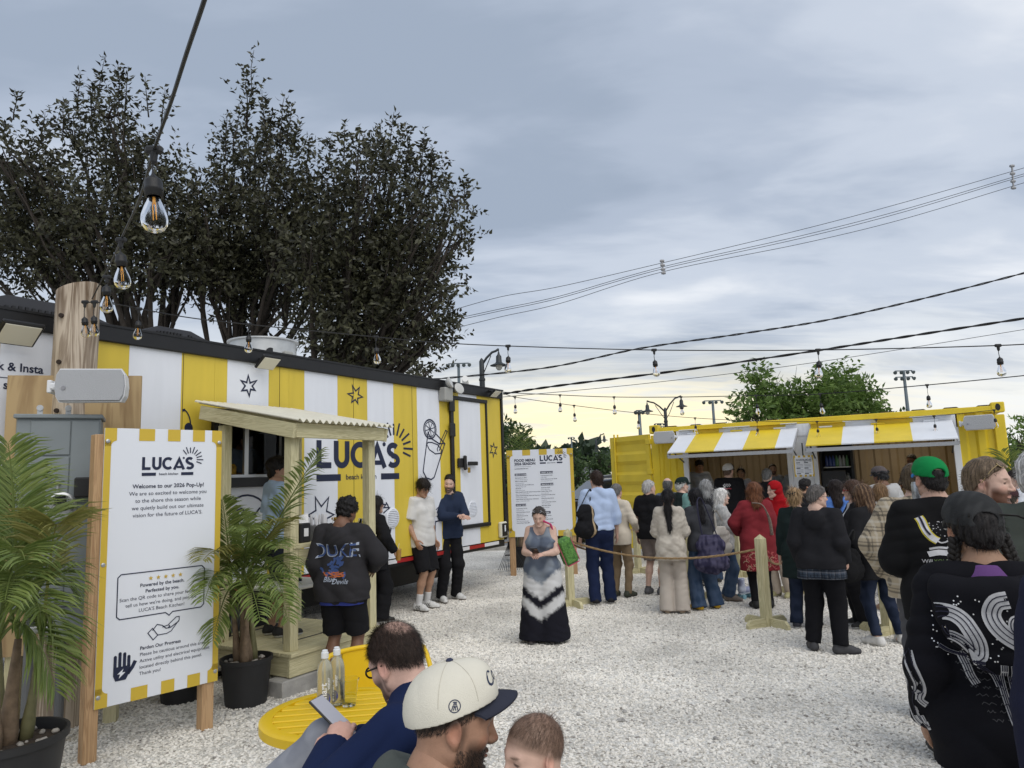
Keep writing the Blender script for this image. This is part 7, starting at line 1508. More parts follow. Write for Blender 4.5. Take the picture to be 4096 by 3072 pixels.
# ================================================================== the crowd
def mottle(c1, c2, fr=30, seed=0):
    f = curls(seed, 1.0, fr / 90)
    def g(V): w = np.clip(.5 + f(V), 0, 1)[:, None]; return A3(c1) * (1 - w) + A3(c2) * w
    return g
BLKC, CHAR, NVY = (.012, .012, .014), (.030, .029, .032), (.014, .022, .06)
DENIM = mottle((.035, .06, .11), (.06, .09, .15), 25, 3); DKDENIM = mottle((.012, .018, .035), (.022, .03, .055), 25, 4)
KHAKI = (.22, .16, .10); CREAM = (.58, .52, .43); GREYH = (.30, .30, .30); WHITEH = (.62, .61, .59)
def tie_dye(V):
    n1, n2 = curls(5, .012, .35), curls(6, .010, .9); x, z = V[:, 0], V[:, 2]; t = z - .72 * np.abs(x - .0) + n1(V) + n2(V)
    up = mottle((.10, .12, .16), (.21, .24, .28), 20, 8)(V); w_ = A3((.56, .56, .56)); k = A3((.012, .012, .018)); C = up.copy(); f = lambda a: np.clip((a - t) / .05 + .5, 0, 1)[:, None]
    C = C * (1 - f(.74)) + w_ * f(.74); C = C * (1 - f(.545)) + k * f(.545); C = C * (1 - f(.43)) + w_ * f(.43); return C * (1 - f(.295)) + k * f(.295)
def plaid(base, dark, mid, p=.10):
    def f(V):
        C = np.tile(A3(base), (len(V), 1)); u = V[:, 0] + V[:, 1] * .6; z = V[:, 2]
        for c in (u, z):
            a = np.mod(c, p); C = np.where(((a < .014) | ((a > .028) & (a < .036)))[:, None], C * .35 + A3(dark) * .65, C); C = np.where(((a > .06) & (a < .075))[:, None], C * .6 + A3(mid) * .4, C)
        return C
    return f
# --- staff
worker = stand_at('person in light blue shirt and glasses on the timber stand, looking right', 278, 454, 70, Y=6.9, z=FZ, w=1.05, skin='tan', hair='wavy', haircol=(.012, .009, .008), top=dict(col=(.32, .42, .56), sleeve='short', g=.026), bottom=dict(style='shorts', col=(.03, .035, .05)), glasses=dict(col=(.02, .02, .02)), arms=('down', 'half'), head=(20, -3, 0))
kit = at_y(243, 440, 8.3); person('person in light blue shirt working inside the trailer window', (kit.x, kit.y, ZB + .06), 120, 1.62, skin='tan', hair='short', haircol=(.02, .015, .01), top=dict(col=(.32, .42, .56), sleeve='short'), bottom=dict(col=CHAR), arms=('half', 'phone'), head=(0, 25, 0))
GREYSW = (.30, .33, .38)
def staff(label, px, py, off, heading, **o):
    p = on_plane(px, py, K0 + ky_ * off, ky_); o.setdefault('top', dict(col=GREYSW, g=.024)); o.setdefault('bottom', dict(col=CHAR)); return person(label, (p.x, p.y, .26), heading, p.z - .27, **o)
staff('person with dark wavy hair and grey sweatshirt inside the left hatch', 698.3, 458.6, .9, 175, skin='tan', hair='wavy', haircol=(.012, .01, .01), arms=('half', 'down'), head=(0, 12, 0))
staff('person with hair pulled back and a necklace behind the hatch counter', 740.5, 466.5, .7, 200, fem=1, skin='olive', hair='pony', haircol=(.012, .01, .01), arms=('half', 'half'))
staff('person with cropped dark hair and stubble behind the hatch counter', 772, 462.5, .9, 190, skin='light', hair='crop', haircol=(.015, .012, .01), beard=((.03, .02, .02), .7), arms=('half', 'down'))
staff('person with dark hair looking down beside the posted menu', 792.6, 461.5, .7, 215, fem=1, skin='light', hair='pony', haircol=(.02, .012, .01), arms=('half', 'half'), head=(0, 28, 0))
staff('person in dark grey top standing in the right hatch against the wall', 912, 452, 1.3, 240, skin='brown', hair='crop', haircol=(.01, .01, .01), top=dict(col=(.10, .10, .11), sleeve='elbow'), arms=('down', 'half'), head=(0, 14, 0))
# --- by the trailer
hood = stand_at('person in charcoal hoodie with blue back print, black shorts, curly hair', 343, 494, 24, fy=690, fx=343, w=1.3, skin='brown', hair='afro', haircol=(.008, .007, .007), top=dict(col=CHAR, g=.045, hood=1, hem=.80, waist=1, sr=.012, name='hoodie'), bottom=dict(style='shorts', col=BLKC, len=.60, g=.028), arms=('pocket', ((.20, .24, 1.05), (.9, -.4, -.3))), head=(18, 22, 0), feet=((-.13, 0), (.13, 0)))
def blue_hem(i):
    F = Field()
    for sx in (-1, 1): F.cone((sx * .07, -.012, .86), (sx * .075, -.012, .70), .135, .137, k=.05)
    F.plane((0, 0, .765), (0, 0, -1)); F.plane((0, 0, .83), (0, 0, 1)); i['add']('shirt_hem', F.mesh(i['bv'], folds(3, .004)), (.05, .07, .32), m_cloth)
blue_hem(hood)
stand_at('person in loose black jacket and trousers holding a cup beside the stand', 371, 494, 66, fy=622, fx=377, fem=1, skin='light', hair='long', haircol=(.012, .01, .01), top=dict(col=BLKC, g=.035, sr=.02, hem=.72), bottom=dict(style='wide', col=BLKC), arms=('down', ((.27, .16, .96), (.6, -.7, 0))))
BK = PEOPLE[-1]
stand_at('person in white T-shirt and black shorts with shaggy dark hair', 421, 475.2, 128, fy=609.5, fx=423, w=1.0, skin='tan', hair='mullet', haircol=(.015, .011, .009), top=dict(col=(.62, .61, .59), sleeve='short', g=.034, sr=.014, hem=.82), bottom=dict(style='shorts', col=BLKC, g=.024), socks=((.62, .62, .62), .34), shoes=((.62, .62, .61), (.16, .14, .12), (.02, .02, .02)), arms=('down', 'pocket'), head=(15, 20, 0))
stand_at('person in navy sweater and black joggers rubbing hands together', 437, 472.6, 150, fy=600, fx=440, w=1.25, skin='fair', hair='short', haircol=(.01, .008, .008), beard=((.02, .015, .012), .85), top=dict(col=(.022, .032, .062), g=.026, hem=.86), bottom=dict(style='jogger', col=BLKC), shoes=((.62, .62, .61), (.16, .14, .12), (.02, .02, .02)), arms=(((-.02, .40, 1.16), (-.7, -.5, -.6)), ((.02, .38, 1.15), (.7, -.4, -.6))), head=(28, 6, -4), lean=5, feet=((-.13, .0), (.13, .04))); PEOPLE[-1]['root'].location -= ty * .16
stand_at('person in grey, white and black tie-dye maxi dress looking down at a phone', 536.5, 503, 192, fy=642, fx=545, fem=1, w=1.42, skin='fair', hair='short', haircol=(.035, .028, .025), jaw=1.12, top=dict(col=tie_dye, sleeve='none', neck='scoop', hem=.045, flare=.075, g=.014, name='dress', amp=.005), arms=('phone', 'phone'), head=(0, 22, 0), glasses=dict(col=(.35, .35, .35), up=-58, lens=(.05, .05, .06)), hands=({'curl': 38}, {'curl': 38}), shoes=((.05, .04, .04), (.1, .1, .1)))
DRESS = PEOPLE[-1]
def bun(i, c):
    F = Field(); F.ell((0, -.115, .05), (.04, .035, .04)); i['add']('hair_bun', F.mesh(max(i['hv'], .004), streaks(4, .003)), c, m_hair, True)
bun(DRESS, (.03, .024, .02))
# --- the queue
stand_at('person in pale blue shirt and navy trousers with a black bag on the shoulder', 603, 468.2, -12, fy=604, fx=603, w=1.04, skin='fair', hair='short', haircol=(.025, .014, .01), beard=((.03, .02, .015), .9), top=dict(col=(.42, .52, .72), g=.03, neck='collar', hem=.95, sr=.008, cuff=1.2, sleeve='elbow', amp=.005), bottom=dict(style='straight', col=NVY, drop=.05, waist=1.08), shoes=((.012, .012, .014), (.5, .5, .5)), arms=('down', ((.26, .10, .86), (.6, -.8, 0))), head=(-12, 0, 0))
BLUE = PEOPLE[-1]
stand_at('person with grey hair, cream cardigan and khaki trousers beyond the rope', 615, 482, 28, fy=597, fx=622, fem=1, skin='fair', hair='short', haircol=(.16, .155, .15), top=dict(col=CREAM, g=.03, hem=.80), bottom=dict(style='slim', col=KHAKI), shoes=((.05, .055, .04), (.03, .03, .025)), arms=('half', 'half'))
stand_at('person with white hair, black fleece vest and beige shorts, bare calves', 657.5, 478, 28, fy=594.5, fx=655, w=1.15, skin='fair', hair='short', haircol=(.42, .41, .40), top=dict(col=BLKC, g=.03, sleeve='short', hem=.84, neck='high'), bottom=dict(style='shorts', col=(.24, .20, .18), len=.58), shoes=((.10, .10, .11), (.12, .12, .12)), arms=('down', 'down'), head=(25, 0, 0), socks=((.1, .1, .1), .1))
stand_at('person with bald crown and grey hair sides, seen behind the white-haired one', 667, 476, 5, Y=11.4, skin='fair', hair='ring', haircol=(.12, .12, .12), top=dict(col=(.12, .14, .18)), bottom=dict(col=DENIM))
stand_at('person in dark green cap, teal shirt and dark vest looking right', 681, 476, 62, Y=11.0, w=1.1, skin='fair', hair='short', haircol=(.5, .5, .48), cap=dict(col=(.012, .022, .02)), top=dict(col=lambda V: np.where((V[:, 2] > 1.22)[:, None] & (np.abs(V[:, 0]) < .17)[:, None], A3((.02, .03, .03)), A3((.16, .30, .28))), g=.03), bottom=dict(col=DENIM))
stand_at('person with long black ponytail, mottled cream shirt and linen trousers', 669.5, 487, 4, fy=613, fx=675, fem=1, skin='tan', hair='pony', haircol=(.008, .007, .008), top=dict(col=mottle((.50, .46, .40), (.41, .37, .32), 60, 9), g=.03, sr=.024, hem=.74, flare=.02, sleeve='elbow', amp=.006), bottom=dict(style='wide', col=(.46, .41, .36), drop=.06, amp=.006), shoes=((.30, .22, .16), (.4, .33, .25)), arms=('clasp', 'clasp'))
stand_at('person with long straight black hair, charcoal jacket and yellow sneakers', 692, 486.5, -28, fy=609, fx=706, fem=1, skin='tan', hair='long', hairlen=-.34, haircol=(.007, .006, .008), top=dict(col=(.05, .052, .06), g=.032, sr=.016, hem=.84), bottom=dict(style='wide', col=DENIM, drop=.05), shoes=((.55, .33, .02), (.3, .22, .1), (.02, .02, .02)), arms=('half', 'clasp'), head=(-20, 5, 0), feet=((-.13, -.02), (.16, .0)), tilt=-3)
TOTE = PEOPLE[-1]
stand_at('person with chin-length grey bob seen from behind, dark jacket', 705, 478, -5, Y=11.3, fem=1, skin='fair', hair='bob', haircol=GREYH, top=dict(col=(.03, .03, .035)), bottom=dict(col=DENIM))
stand_at('person with white wavy hair and knitted white sweater, hands folded', 719, 487, 88, fy=600, fx=729, fem=1, w=1.15, skin='fair', hair='longwavy', hairlen=-.17, haircol=WHITEH, top=dict(col=mottle((.52, .52, .51), (.40, .41, .41), 120, 5), g=.03, hem=.80, amp=.006), bottom=dict(style='straight', col=DENIM), shoes=((.18, .15, .13), (.1, .08, .07)), arms=('clasp', 'clasp'))
KNIT = PEOPLE[-1]
stand_at('person in black printed hoodie and trucker cap with white mesh back', 725, 462.5, 18, fy=564, fx=735, w=1.32, skin='fair', hair='crop', haircol=(.12, .08, .06), cap=dict(col=lambda V: np.where((V[:, 1] < .02)[:, None], A3((.55, .55, .56)), A3((.03, .03, .035))), brim=(.02, .02, .02), back=0), top=dict(col=BLKC, g=.035, hem=.82), bottom=dict(style='straight', col=(.35, .34, .33)), arms=('down', 'down'), head=(10, 0, 0))
TRUCK = PEOPLE[-1]
stand_at('person with auburn hair in an embroidered maroon tunic and black leggings', 757, 480.3, -12, fy=608, fx=763, fem=1, w=1.3, skin='fair', hair='longwavy', hairlen=-.18, haircol=(.13, .05, .022), top=dict(col=(.20, .025, .032), g=.03, hem=.52, flare=.02, sr=.02, name='tunic', sleeve='long', cuff=1.6), bottom=dict(style='legging', col=BLKC), shoes=((.02, .02, .02), (.02, .02, .02)), arms=(((-.20, .22, 1.02), (-.8, -.5, -.2)), 'down'), head=(-8, 0, 0))
MAROON = PEOPLE[-1]
def stitch(i, part, col, seed, zr, n=42):
    r = np.random.default_rng(seed); st = []
    for k in range(n):
        x, z = r.uniform(-.24, .24), r.uniform(*zr); a = r.uniform(0, 6.28); st.append(stroke2d([(x, z), (x + .03 * math.cos(a), z + .03 * math.sin(a)), (x + .05 * math.cos(a + .6), z + .05 * math.sin(a + .6))], .009))
    decal(i, part, st, (0, 0, 0), (1, 0, 0), (0, 0, 1), (0, 1, 0), mat('thread_' + str(seed), col, .7), 'embroidery', .004)
stitch(MAROON, 'tunic', (.45, .10, .10), 1, (.56, .80)); stitch(MAROON, 'tunic', (.40, .28, .18), 2, (.55, .78), 24)
red = stand_at('person in bright red hooded sweatshirt with hood up and cream trousers', 776, 480, 212, fy=597, fx=784, fem=1, skin='fair', hair='short', haircol=(.05, .03, .02), top=dict(col=(.31, .007, .011), g=.036, hem=.86, hood=0, name='hoodie'), bottom=dict(style='straight', col=(.55, .47, .39), g=.02), shoes=((.35, .33, .18), (.5, .48, .4)), arms=('down', 'crossed'), head=(25, 4, 0))
F = Field(); F.ell((0, -.022, .032), (.102, .118, .118), k=.03); F.cone((0, -.05, -.06), (0, -.06, -.16), .085, .11, k=.04); F.ell((0, .115, -.01), (.068, .10, .115), k=.01, op=-1); F.ell((0, .0, .01), (.085, .10, .10), k=.01, op=-1); red['add']('hood', F.mesh(.007, folds(4, .005)), (.31, .007, .011), m_cloth, True)
stand_at('person with blond hair held up in a black claw clip, dark green coat', 797.5, 485.5, 12, fy=628, fx=806, fem=1, skin='light', hair='clip', haircol=(.33, .22, .12), top=dict(col=(.012, .02, .02), g=.035, hem=.62, flare=.01, name='coat'), bottom=dict(style='straight', col=DKDENIM), shoes=((.04, .04, .05), (.55, .55, .55)), arms=('down', 'pocket'), glasses=dict(col=(.02, .02, .02)))
CL = PEOPLE[-1]
b = MB(); b.tube([(-.05, -.15, .06), (-.02, -.17, .05), (.02, -.17, .06), (.045, -.15, .075)], .009, 6); b.tube([(-.02, -.155, .085), (-.015, -.17, .05), (-.025, -.155, .02)], .008, 6); b.tube([(.02, -.155, .09), (.015, -.17, .055), (.025, -.155, .03)], .008, 6); CL['add']('hair_clip', (np.array(b.v), np.array([f for f in b.f if len(f) == 4])), BLKC, m_shoe, True)
man20 = stand_at('person with greying receding hair, black hoodie over plaid shirt, black joggers', 813, 482, 12, fy=652, fx=829, w=1.25, skin='fair', hair='short', haircol=(.10, .09, .085), top=dict(col=(.017, .017, .02), g=.036, hood=1, hem=.86, waist=1, sr=.012, name='hoodie'), bottom=dict(style='jogger', col=(.008, .008, .010), g=.03, drop=.0), shoes=((.05, .05, .055), (.035, .035, .04)), arms=('pocket', 'pocket'), head=(48, 4, 0), glasses=dict(col=(.15, .13, .1)), feet=((-.15, .02), (.13, -.02)), footyaw=(-25, 60))
F = Field()
for sx in (-1, 1): F.cone((sx * .09, -.012, .92), (sx * .095, -.012, .70), .150, .152, k=.05)
F.plane((0, 0, .755), (0, 0, -1)); F.plane((0, 0, .88), (0, 0, 1)); man20['add']('shirt_hem', F.mesh(man20['bv'], folds(9, .005)), plaid((.045, .06, .085), (.008, .01, .015), (.2, .2, .22), .07), m_cloth)
stand_at('person with blue T-shirt and long wavy dark hair facing the hatch', 851, 477.5, -8, fy=598, fx=846, fem=1, skin='light', hair='longwavy', hairlen=-.22, haircol=(.018, .012, .011), top=dict(col=(.10, .22, .58), sleeve='short', hem=.84), bottom=dict(style='wide', col=BLKC), shoes=((.5, .6, .45), (.6, .6, .55)), arms=('half', 'down'))
stand_at('person with red-framed glasses and brown hair gesturing with both hands', 861.5, 477.5, 262, fy=627, fx=866, fem=1, skin='fair', hair='bob', haircol=(.06, .032, .02), top=dict(col=lambda V: np.where((np.abs(V[:, 0]) < .09)[:, None] & (V[:, 1] > .02)[:, None], A3((.6, .6, .6)), A3(BLKC)), g=.028, hem=.66), bottom=dict(style='wide', col=BLKC), shoes=((.03, .03, .03), (.5, .5, .5)), arms=(((-.10, .40, 1.20), (-.6, -.4, -.8)), ((.12, .38, 1.14), (.6, -.4, -.8))), glasses=dict(col=(.35, .03, .03), t=.003), hands=({'curl': 8, 'n': (0, 0, 1)}, {'curl': 8, 'n': (0, 0, 1)}))
girl21 = stand_at('person with highlighted brown hair, black jacket, cuffed jeans and white sneakers', 869, 481, -42, fy=645, fx=886, fem=1, w=1.1, skin='light', hair='bob', hairlen=-.17, haircol=(.10, .055, .03), hairfn=lambda V: np.where((np.sin(np.arctan2(V[:, 0], -V[:, 1]) * 17 + V[:, 2] * 9) > .35)[:, None], A3((.22, .14, .08)), A3((.055, .03, .018))), top=dict(col=(.016, .016, .018), g=.04, hem=.72, sr=.014, flare=.015), bottom=dict(style='slim', col=DKDENIM, drop=-.02), shoes=((.62, .61, .59), (.58, .57, .55)), arms=(((-.24, .12, .90), (-.6, -.8, 0)), 'down'), head=(-5, 3, 0), lean=4, tilt=-5, feet=((-.10, .02), (.20, .0)), footyaw=(-10, 25), glasses=dict(col=(.02, .02, .02), t=.004))
stand_at('person in grey baseball cap and pale grey hoodie at the right counter', 880, 464.3, -42, fy=597, fx=898, w=1.1, skin='brown', hair='afro', haircol=(.02, .02, .022), cap=dict(col=(.10, .085, .085)), top=dict(col=(.42, .42, .42), g=.04, hood=1), bottom=dict(style='straight', col=DENIM), shoes=((.03, .03, .03), (.5, .5, .5)), arms=('half', 'half'), lean=8)
stand_at('person in white knitted trousers half hidden behind the black jacket', 892, 481, -20, fy=611, fem=1, skin='fair', hair='bob', haircol=(.2, .12, .06), top=dict(col=(.5, .48, .45), hem=.85), bottom=dict(style='legging', col=(.58, .56, .55), g=.024), shoes=((.35, .22, .14), (.5, .4, .3)), arms=('half', 'half'))
man25 = stand_at('person in beige checked overshirt with one hand at the hip', 912, 459, 0, Y=5.1, w=1.15, skin='fair', hair='crop', haircol=(.07, .05, .03), top=dict(col=plaid((.43, .36, .26), (.06, .055, .05), (.62, .58, .5), .105), g=.042, hem=.80, sr=.014), bottom=dict(style='straight', col=(.10, .10, .11)), arms=(((-.24, .05, .94), (-.75, -.6, 0)), 'down'), head=(15, 0, 0), glasses=dict(col=(.02, .02, .02)))
man26 = stand_at('person in green cap and black T-shirt printed with a white drawing', 929, 454, -12, Y=4.4, w=1.12, skin='light', hair='crop', haircol=(.012, .01, .01), beard=((.02, .015, .012), .8), cap=dict(col=(.008, .20, .055), brim=(.05, .22, .50), snap=1), top=dict(col=(.011, .011, .012), g=.036, sleeve='elbow', sr=.02, hem=.78), bottom=dict(style='jogger', col=BLKC), arms=(((-.15, .26, 1.06), (-.45, -.7, -.5)), ((.15, .26, 1.06), (.45, -.7, -.5))), head=(-14, 0, 0), glasses=dict(col=(.02, .02, .02)))
man27 = stand_at('person with brown beard, shaggy hair and aviators pushed up, smiling right', 981, 452.5, 100, Y=3.7, w=1.15, skin='fair', hair='short', haircol=(.12, .085, .055), beard=((.11, .045, .025), .95), top=dict(col=BLKC, g=.03), bottom=dict(col=CHAR), arms=('down', 'down'), head=(6, 4, 0), glasses=dict(col=(.4, .3, .15), up=-52, lens=(.18, .11, .03)))
man28 = stand_at('person with white hair in an olive grey shirt at the right picture edge', 1039, 441.5, 35, Y=3.15, w=1.2, skin='fair', hair='short', haircol=(.46, .45, .44), top=dict(col=(.085, .095, .080), g=.035, sleeve='short'), bottom=dict(col=KHAKI), arms=('down', 'down'))
stand_at('person with dark hair in profile and white top by the palm', 1013.5, 468.5, 265, Y=9.2, fem=1, skin='fair', hair='pony', haircol=(.02, .014, .012), top=dict(col=(.55, .57, .62)), bottom=dict(col=DENIM))
stand_at('person in dark maroon cap seen between the beard and the shirt', 1008, 485.5, 20, Y=7.2, skin='fair', hair='short', haircol=(.05, .04, .03), cap=dict(col=(.05, .025, .028)), top=dict(col=CHAR), bottom=dict(col=DENIM))
stand_at('person with grey hair and black jacket ordering at the left hatch', 766.3, 467, 15, Y=12.9, skin='fair', hair='short', haircol=(.16, .16, .16), top=dict(col=BLKC, neck='high'), bottom=dict(col=CHAR))
stand_at('person with dark curly hair and glasses near the till', 804, 477.5, 60, Y=11.2, fem=1, skin='tan', hair='wavy', haircol=(.012, .01, .01), top=dict(col=CHAR), bottom=dict(col=DENIM), glasses=dict(col=(.02, .02, .02)))
stand_at('person in navy sleeve cut off by the right picture edge', 1118, 470, 5, Y=1.8, w=1.15, skin='fair', hair='short', haircol=(.1, .08, .06), top=dict(col=(.018, .02, .042), g=.04), bottom=dict(col=DKDENIM), arms=('down', 'down'))
# --- right foreground: braids, cap, embroidered black hoodie
braid = person('person with two dark braids, faded black cap and scroll-embroidered black hoodie', (1.58, 2.42, 0), 24, 1.60, fem=1, w=1.06, skin='olive', hair='short', haircol=(.012, .010, .010), cap=dict(col=mottle((.030, .031, .032), (.045, .046, .047), 60, 2), brim=(.05, .046, .04), snap=1, pitch=-6), top=dict(col=(.009, .009, .012), g=.034, hem=.80, hood=0, waist=1, sr=.012, name='hoodie', amp=.006), bottom=dict(style='wide', col=(.24, .24, .25), g=.018), arms=('pocket', 'pocket'), head=(-14, 8, 0), glasses=dict(col=(.3, .28, .25)))
put_head(braid, 973, 529, 2.42)
for sx in (-1, 1):
    V_, Q_ = [], []; mbr = MB()
    for k in range(13):
        t = k / 12; c = Vector((sx * (.078 + .022 * math.sin(t * 2.2)), -.035 - .02 * t + (.03 * t if sx < 0 else 0), -.04 - .23 * t)); r_ = .0225 - .008 * t
        for q in (-1, 1):
            M = Matrix.Translation(c + Vector((q * .0085, 0, q * .004))) @ Matrix.Rotation(R(q * 38), 4, 'Y')
            mbr.lathe([(r_ * .62 * math.sin(R(a)), -r_ * .95 * math.cos(R(a))) for a in range(0, 181, 30)], 9, (0, 0, 0), M, caps=False)
    braid['add']('braid', (np.array(mbr.v), np.array([f for f in mbr.f if len(f) == 4])), (.013, .011, .010), m_hair, True)
b = MB(); b.box((0, -.108, .042), (.105, .006, .014)); b.tube([(.05, -.105, .042), (.10, -.115, .036), (.15, -.115, .012), (.172, -.11, -.012)], [.008, .008, .007, .005], 6, flat=.35); braid['add']('cap_strap', (np.array(b.v), np.array([f for f in b.f if len(f) == 4])), (.022, .021, .020), m_shoe, True)
U = braid['U']; F = Field()
for t in range(-5, 6):
    a1, a2 = R(t * 30 - 15), R(t * 30 + 15); r_ = .125; P = lambda a: U((r_ * 1.12 * math.sin(a), -.035 - r_ * .80 * math.cos(a), 1.432 - .02 * math.cos(a))); F.cone(P(a1), P(a2), .032, .032, k=.03)
for sx in (-1, 1): F.cone(U((sx * .15, -.115, 1.40)), U((sx * .04, -.185, 1.20)), .045, .05, k=.06, flat=((0, 1, 0), .7))
F.ell(U((0, -.16, 1.32)), (.165, .055, .13), k=.05); braid['add']('hood', F.mesh(braid['bv'], folds(31, .005)), (.009, .009, .012), m_cloth)
F = Field(); F.cone(U((0, -.03, 1.43)), U((0, -.022, 1.482)), .098, .074, k=.02, cap='b'); braid['add']('collar', F.mesh(.006, folds(8, .002)), (.13, .06, .19), m_cloth)
WHP = mat('silver_print', (.50, .50, .51), .55, noise=.12, nscale=60); DKP = mat('dark_print_line', (.012, .012, .03), .8)
def dens(L, n=6): return [(p.x, p.y) for p in catmull([Vector((a, b_, 0)) for a, b_ in L], n)]
big = [([(-.185, 1.325), (-.16, 1.345), (-.125, 1.345), (-.095, 1.325), (-.075, 1.29), (-.06, 1.25), (-.062, 1.215), (-.085, 1.205)], .040), ([(-.155, 1.30), (-.145, 1.275), (-.125, 1.27), (-.10, 1.255), (-.075, 1.225)], .026), ([(.04, 1.395), (.005, 1.385), (-.012, 1.35), (-.004, 1.315), (.02, 1.285), (.055, 1.262), (.09, 1.25), (.125, 1.24), (.15, 1.215)], .042), ([(.075, 1.33), (.05, 1.33), (.045, 1.305), (.065, 1.285), (.095, 1.285), (.105, 1.265)], .022), ([(.13, 1.30), (.115, 1.275), (.13, 1.25)], .022),
       ([(-.06, 1.205), (-.045, 1.165), (-.035, 1.13), (-.02, 1.10)], .020), ([(-.05, 1.20), (-.01, 1.175), (.03, 1.14), (.045, 1.10)], .016), ([(.05, 1.19), (.052, 1.10), (.07, 1.0), (.085, .93)], .016), ([(.075, 1.19), (.08, 1.10), (.085, 1.02)], .012), ([(.12, 1.19), (.10, 1.14), (.088, 1.10)], .016), ([(-.12, 1.225), (-.09, 1.205), (-.055, 1.195), (.0, 1.19)], .010)]
big = [([(a - (.055 if i > 4 else .01), z) for a, z in l], w_ * 1.3) for i, (l, w_) in enumerate(big)]; Ls = [stroke2d(dens(l), w_) for l, w_ in big]; 
decal(braid, 'hood', Ls, (0, 0, 0), (1, 0, 0), (0, 0, 1), (0, 1, 0), WHP, 'scroll_print', .003); decal(braid, 'hoodie', Ls[5:], (0, 0, 0), (1, 0, 0), (0, 0, 1), (0, 1, 0), WHP, 'scroll_print', .003)
vn = []
for l, w_ in big:
    for v in (-.27, .02, .29):
        d_ = dens(l, 4); q = []
        for i, p in enumerate(d_):
            a, b_ = d_[max(i - 1, 0)], d_[min(i + 1, len(d_) - 1)]; t = Vector((b_[0] - a[0], b_[1] - a[1])).normalized(); q.append((p[0] - t.y * w_ * v, p[1] + t.x * w_ * v))
        vn.append(stroke2d(q, .0035))
decal(braid, 'hood', vn, (0, 0, 0), (1, 0, 0), (0, 0, 1), (0, 1, 0), DKP, 'print_line', .005); decal(braid, 'hoodie', vn[15:], (0, 0, 0), (1, 0, 0), (0, 0, 1), (0, 1, 0), DKP, 'print_line', .005)
arm_l = [([(-.30 + a, z) for a, z in ((.02, 1.19), (.005, 1.16), (.0, 1.12))], .03), ([(-.275, 1.20), (-.262, 1.16), (-.245, 1.12), (-.24, 1.08), (-.25, 1.05), (-.27, 1.04)], .034), ([(-.29, 1.12), (-.275, 1.08), (-.285, 1.04), (-.30, 1.0), (-.295, .96)], .034), ([(-.24, 1.05), (-.255, 1.02), (-.235, 1.0)], .022), ([(-.30, .98), (-.29, .94), (-.27, .915), (-.245, .90)], .03), ([(-.27, .95), (-.255, .92), (-.235, .93)], .018)]
arm_l = [([(a + .03, z) for a, z in l], w_ * 1.35) for l, w_ in arm_l]; Ls = [stroke2d(dens(l), w_) for l, w_ in arm_l]; decal(braid, 'hoodie', Ls, (0, 0, 0), (1, 0, 0), (0, 0, 1), (.35, 1, 0), WHP, 'sleeve_print', .003)
vn = []
for l, w_ in arm_l:
    for v in (-.25, .25): vn.append(stroke2d([(p[0] + w_ * v, p[1] + .004 * v) for p in dens(l, 4)], .0035))
decal(braid, 'hoodie', vn, (0, 0, 0), (1, 0, 0), (0, 0, 1), (.35, 1, 0), DKP, 'print_line', .005)
rr = random.Random(4); dots = [([Vector(p) for p in arc(rr.uniform(-.2, .16), rr.uniform(1.18, 1.40), .0026, .0026, 0, 300, 5)], [(0, 1, 2, 3, 4, 5)]) for _ in range(80)] + [([Vector(p) for p in arc(rr.uniform(.03, .06), rr.uniform(.95, 1.17), .0026, .0026, 0, 300, 5)], [(0, 1, 2, 3, 4, 5)]) for _ in range(22)]
RH = mat('rhinestone', (.75, .75, .75), .15, .4); decal(braid, 'hood', dots, (0, 0, 0), (1, 0, 0), (0, 0, 1), (0, 1, 0), RH, 'rhinestone', .003); decal(braid, 'hoodie', dots, (0, 0, 0), (1, 0, 0), (0, 0, 1), (0, 1, 0), RH, 'rhinestone', .003)
scr = []
for k in range(8):
    z = 1.165 - k * .024; x = -.13 + .012 * k
    while x < .03: l = rr.uniform(.02, .05); scr.append(stroke2d([(x + l * t / 6, z + .004 * math.sin(t * 2.1 + k)) for t in range(7)], .0022)); x += l + .012
decal(braid, 'hoodie', scr, (0, 0, 0), (1, 0, 0), (0, 0, 1), (0, 1, 0), mat('faded_script', (.055, .055, .06), .8), 'script_print', .003)
# back prints further off
P_ = mat('print_blue', (.035, .07, .20), .7); P2 = mat('print_pale', (.33, .37, .45), .7); P3 = mat('print_orange', (.45, .12, .03), .7)
txt = [text2d('DUKE', .145, 'CENTER', .02)]; arcw = lambda g: ([Vector((p.x * 1.12, p.y * (1 + 1.6 * abs(p.x)) - .35 * p.x * p.x)) for p in g[0]], g[1])
txt = [arcw(g) for g in txt]; HB = (0, 0, 1.205)
decal(hood, 'hoodie', txt, HB, (1, 0, 0), (0, 0, 1), (0, 1, 0), P2, 'back_print', .004)
decal(hood, 'hoodie', [arcw(text2d('DUKE', .132, 'CENTER', .004))], (0, 0, 1.21), (1, 0, 0), (0, 0, 1), (0, 1, 0), P_, 'back_print', .006)
rr = random.Random(9); fig = []
for k in range(26): x, z = rr.gauss(0, .055), rr.uniform(1.03, 1.20); a = rr.uniform(0, 3.1); fig.append(stroke2d([(x - .03 * math.cos(a), z - .03 * math.sin(a)), (x, z), (x + .03 * math.cos(a + .7), z + .03 * math.sin(a + .7))], rr.uniform(.014, .026)))
decal(hood, 'hoodie', fig, (0, 0, 0), (1, 0, 0), (0, 0, 1), (0, 1, 0), P_, 'back_print', .0045)
decal(hood, 'hoodie', [stroke2d([(rr.uniform(-.1, .1) + .012 * t * rr.choice((-1, 1)), 1.03 + rr.uniform(-.01, .03) + .006 * t) for t in range(3)], .009) for k in range(16)], (0, 0, 0), (1, 0, 0), (0, 0, 1), (0, 1, 0), P3, 'back_print', .006)
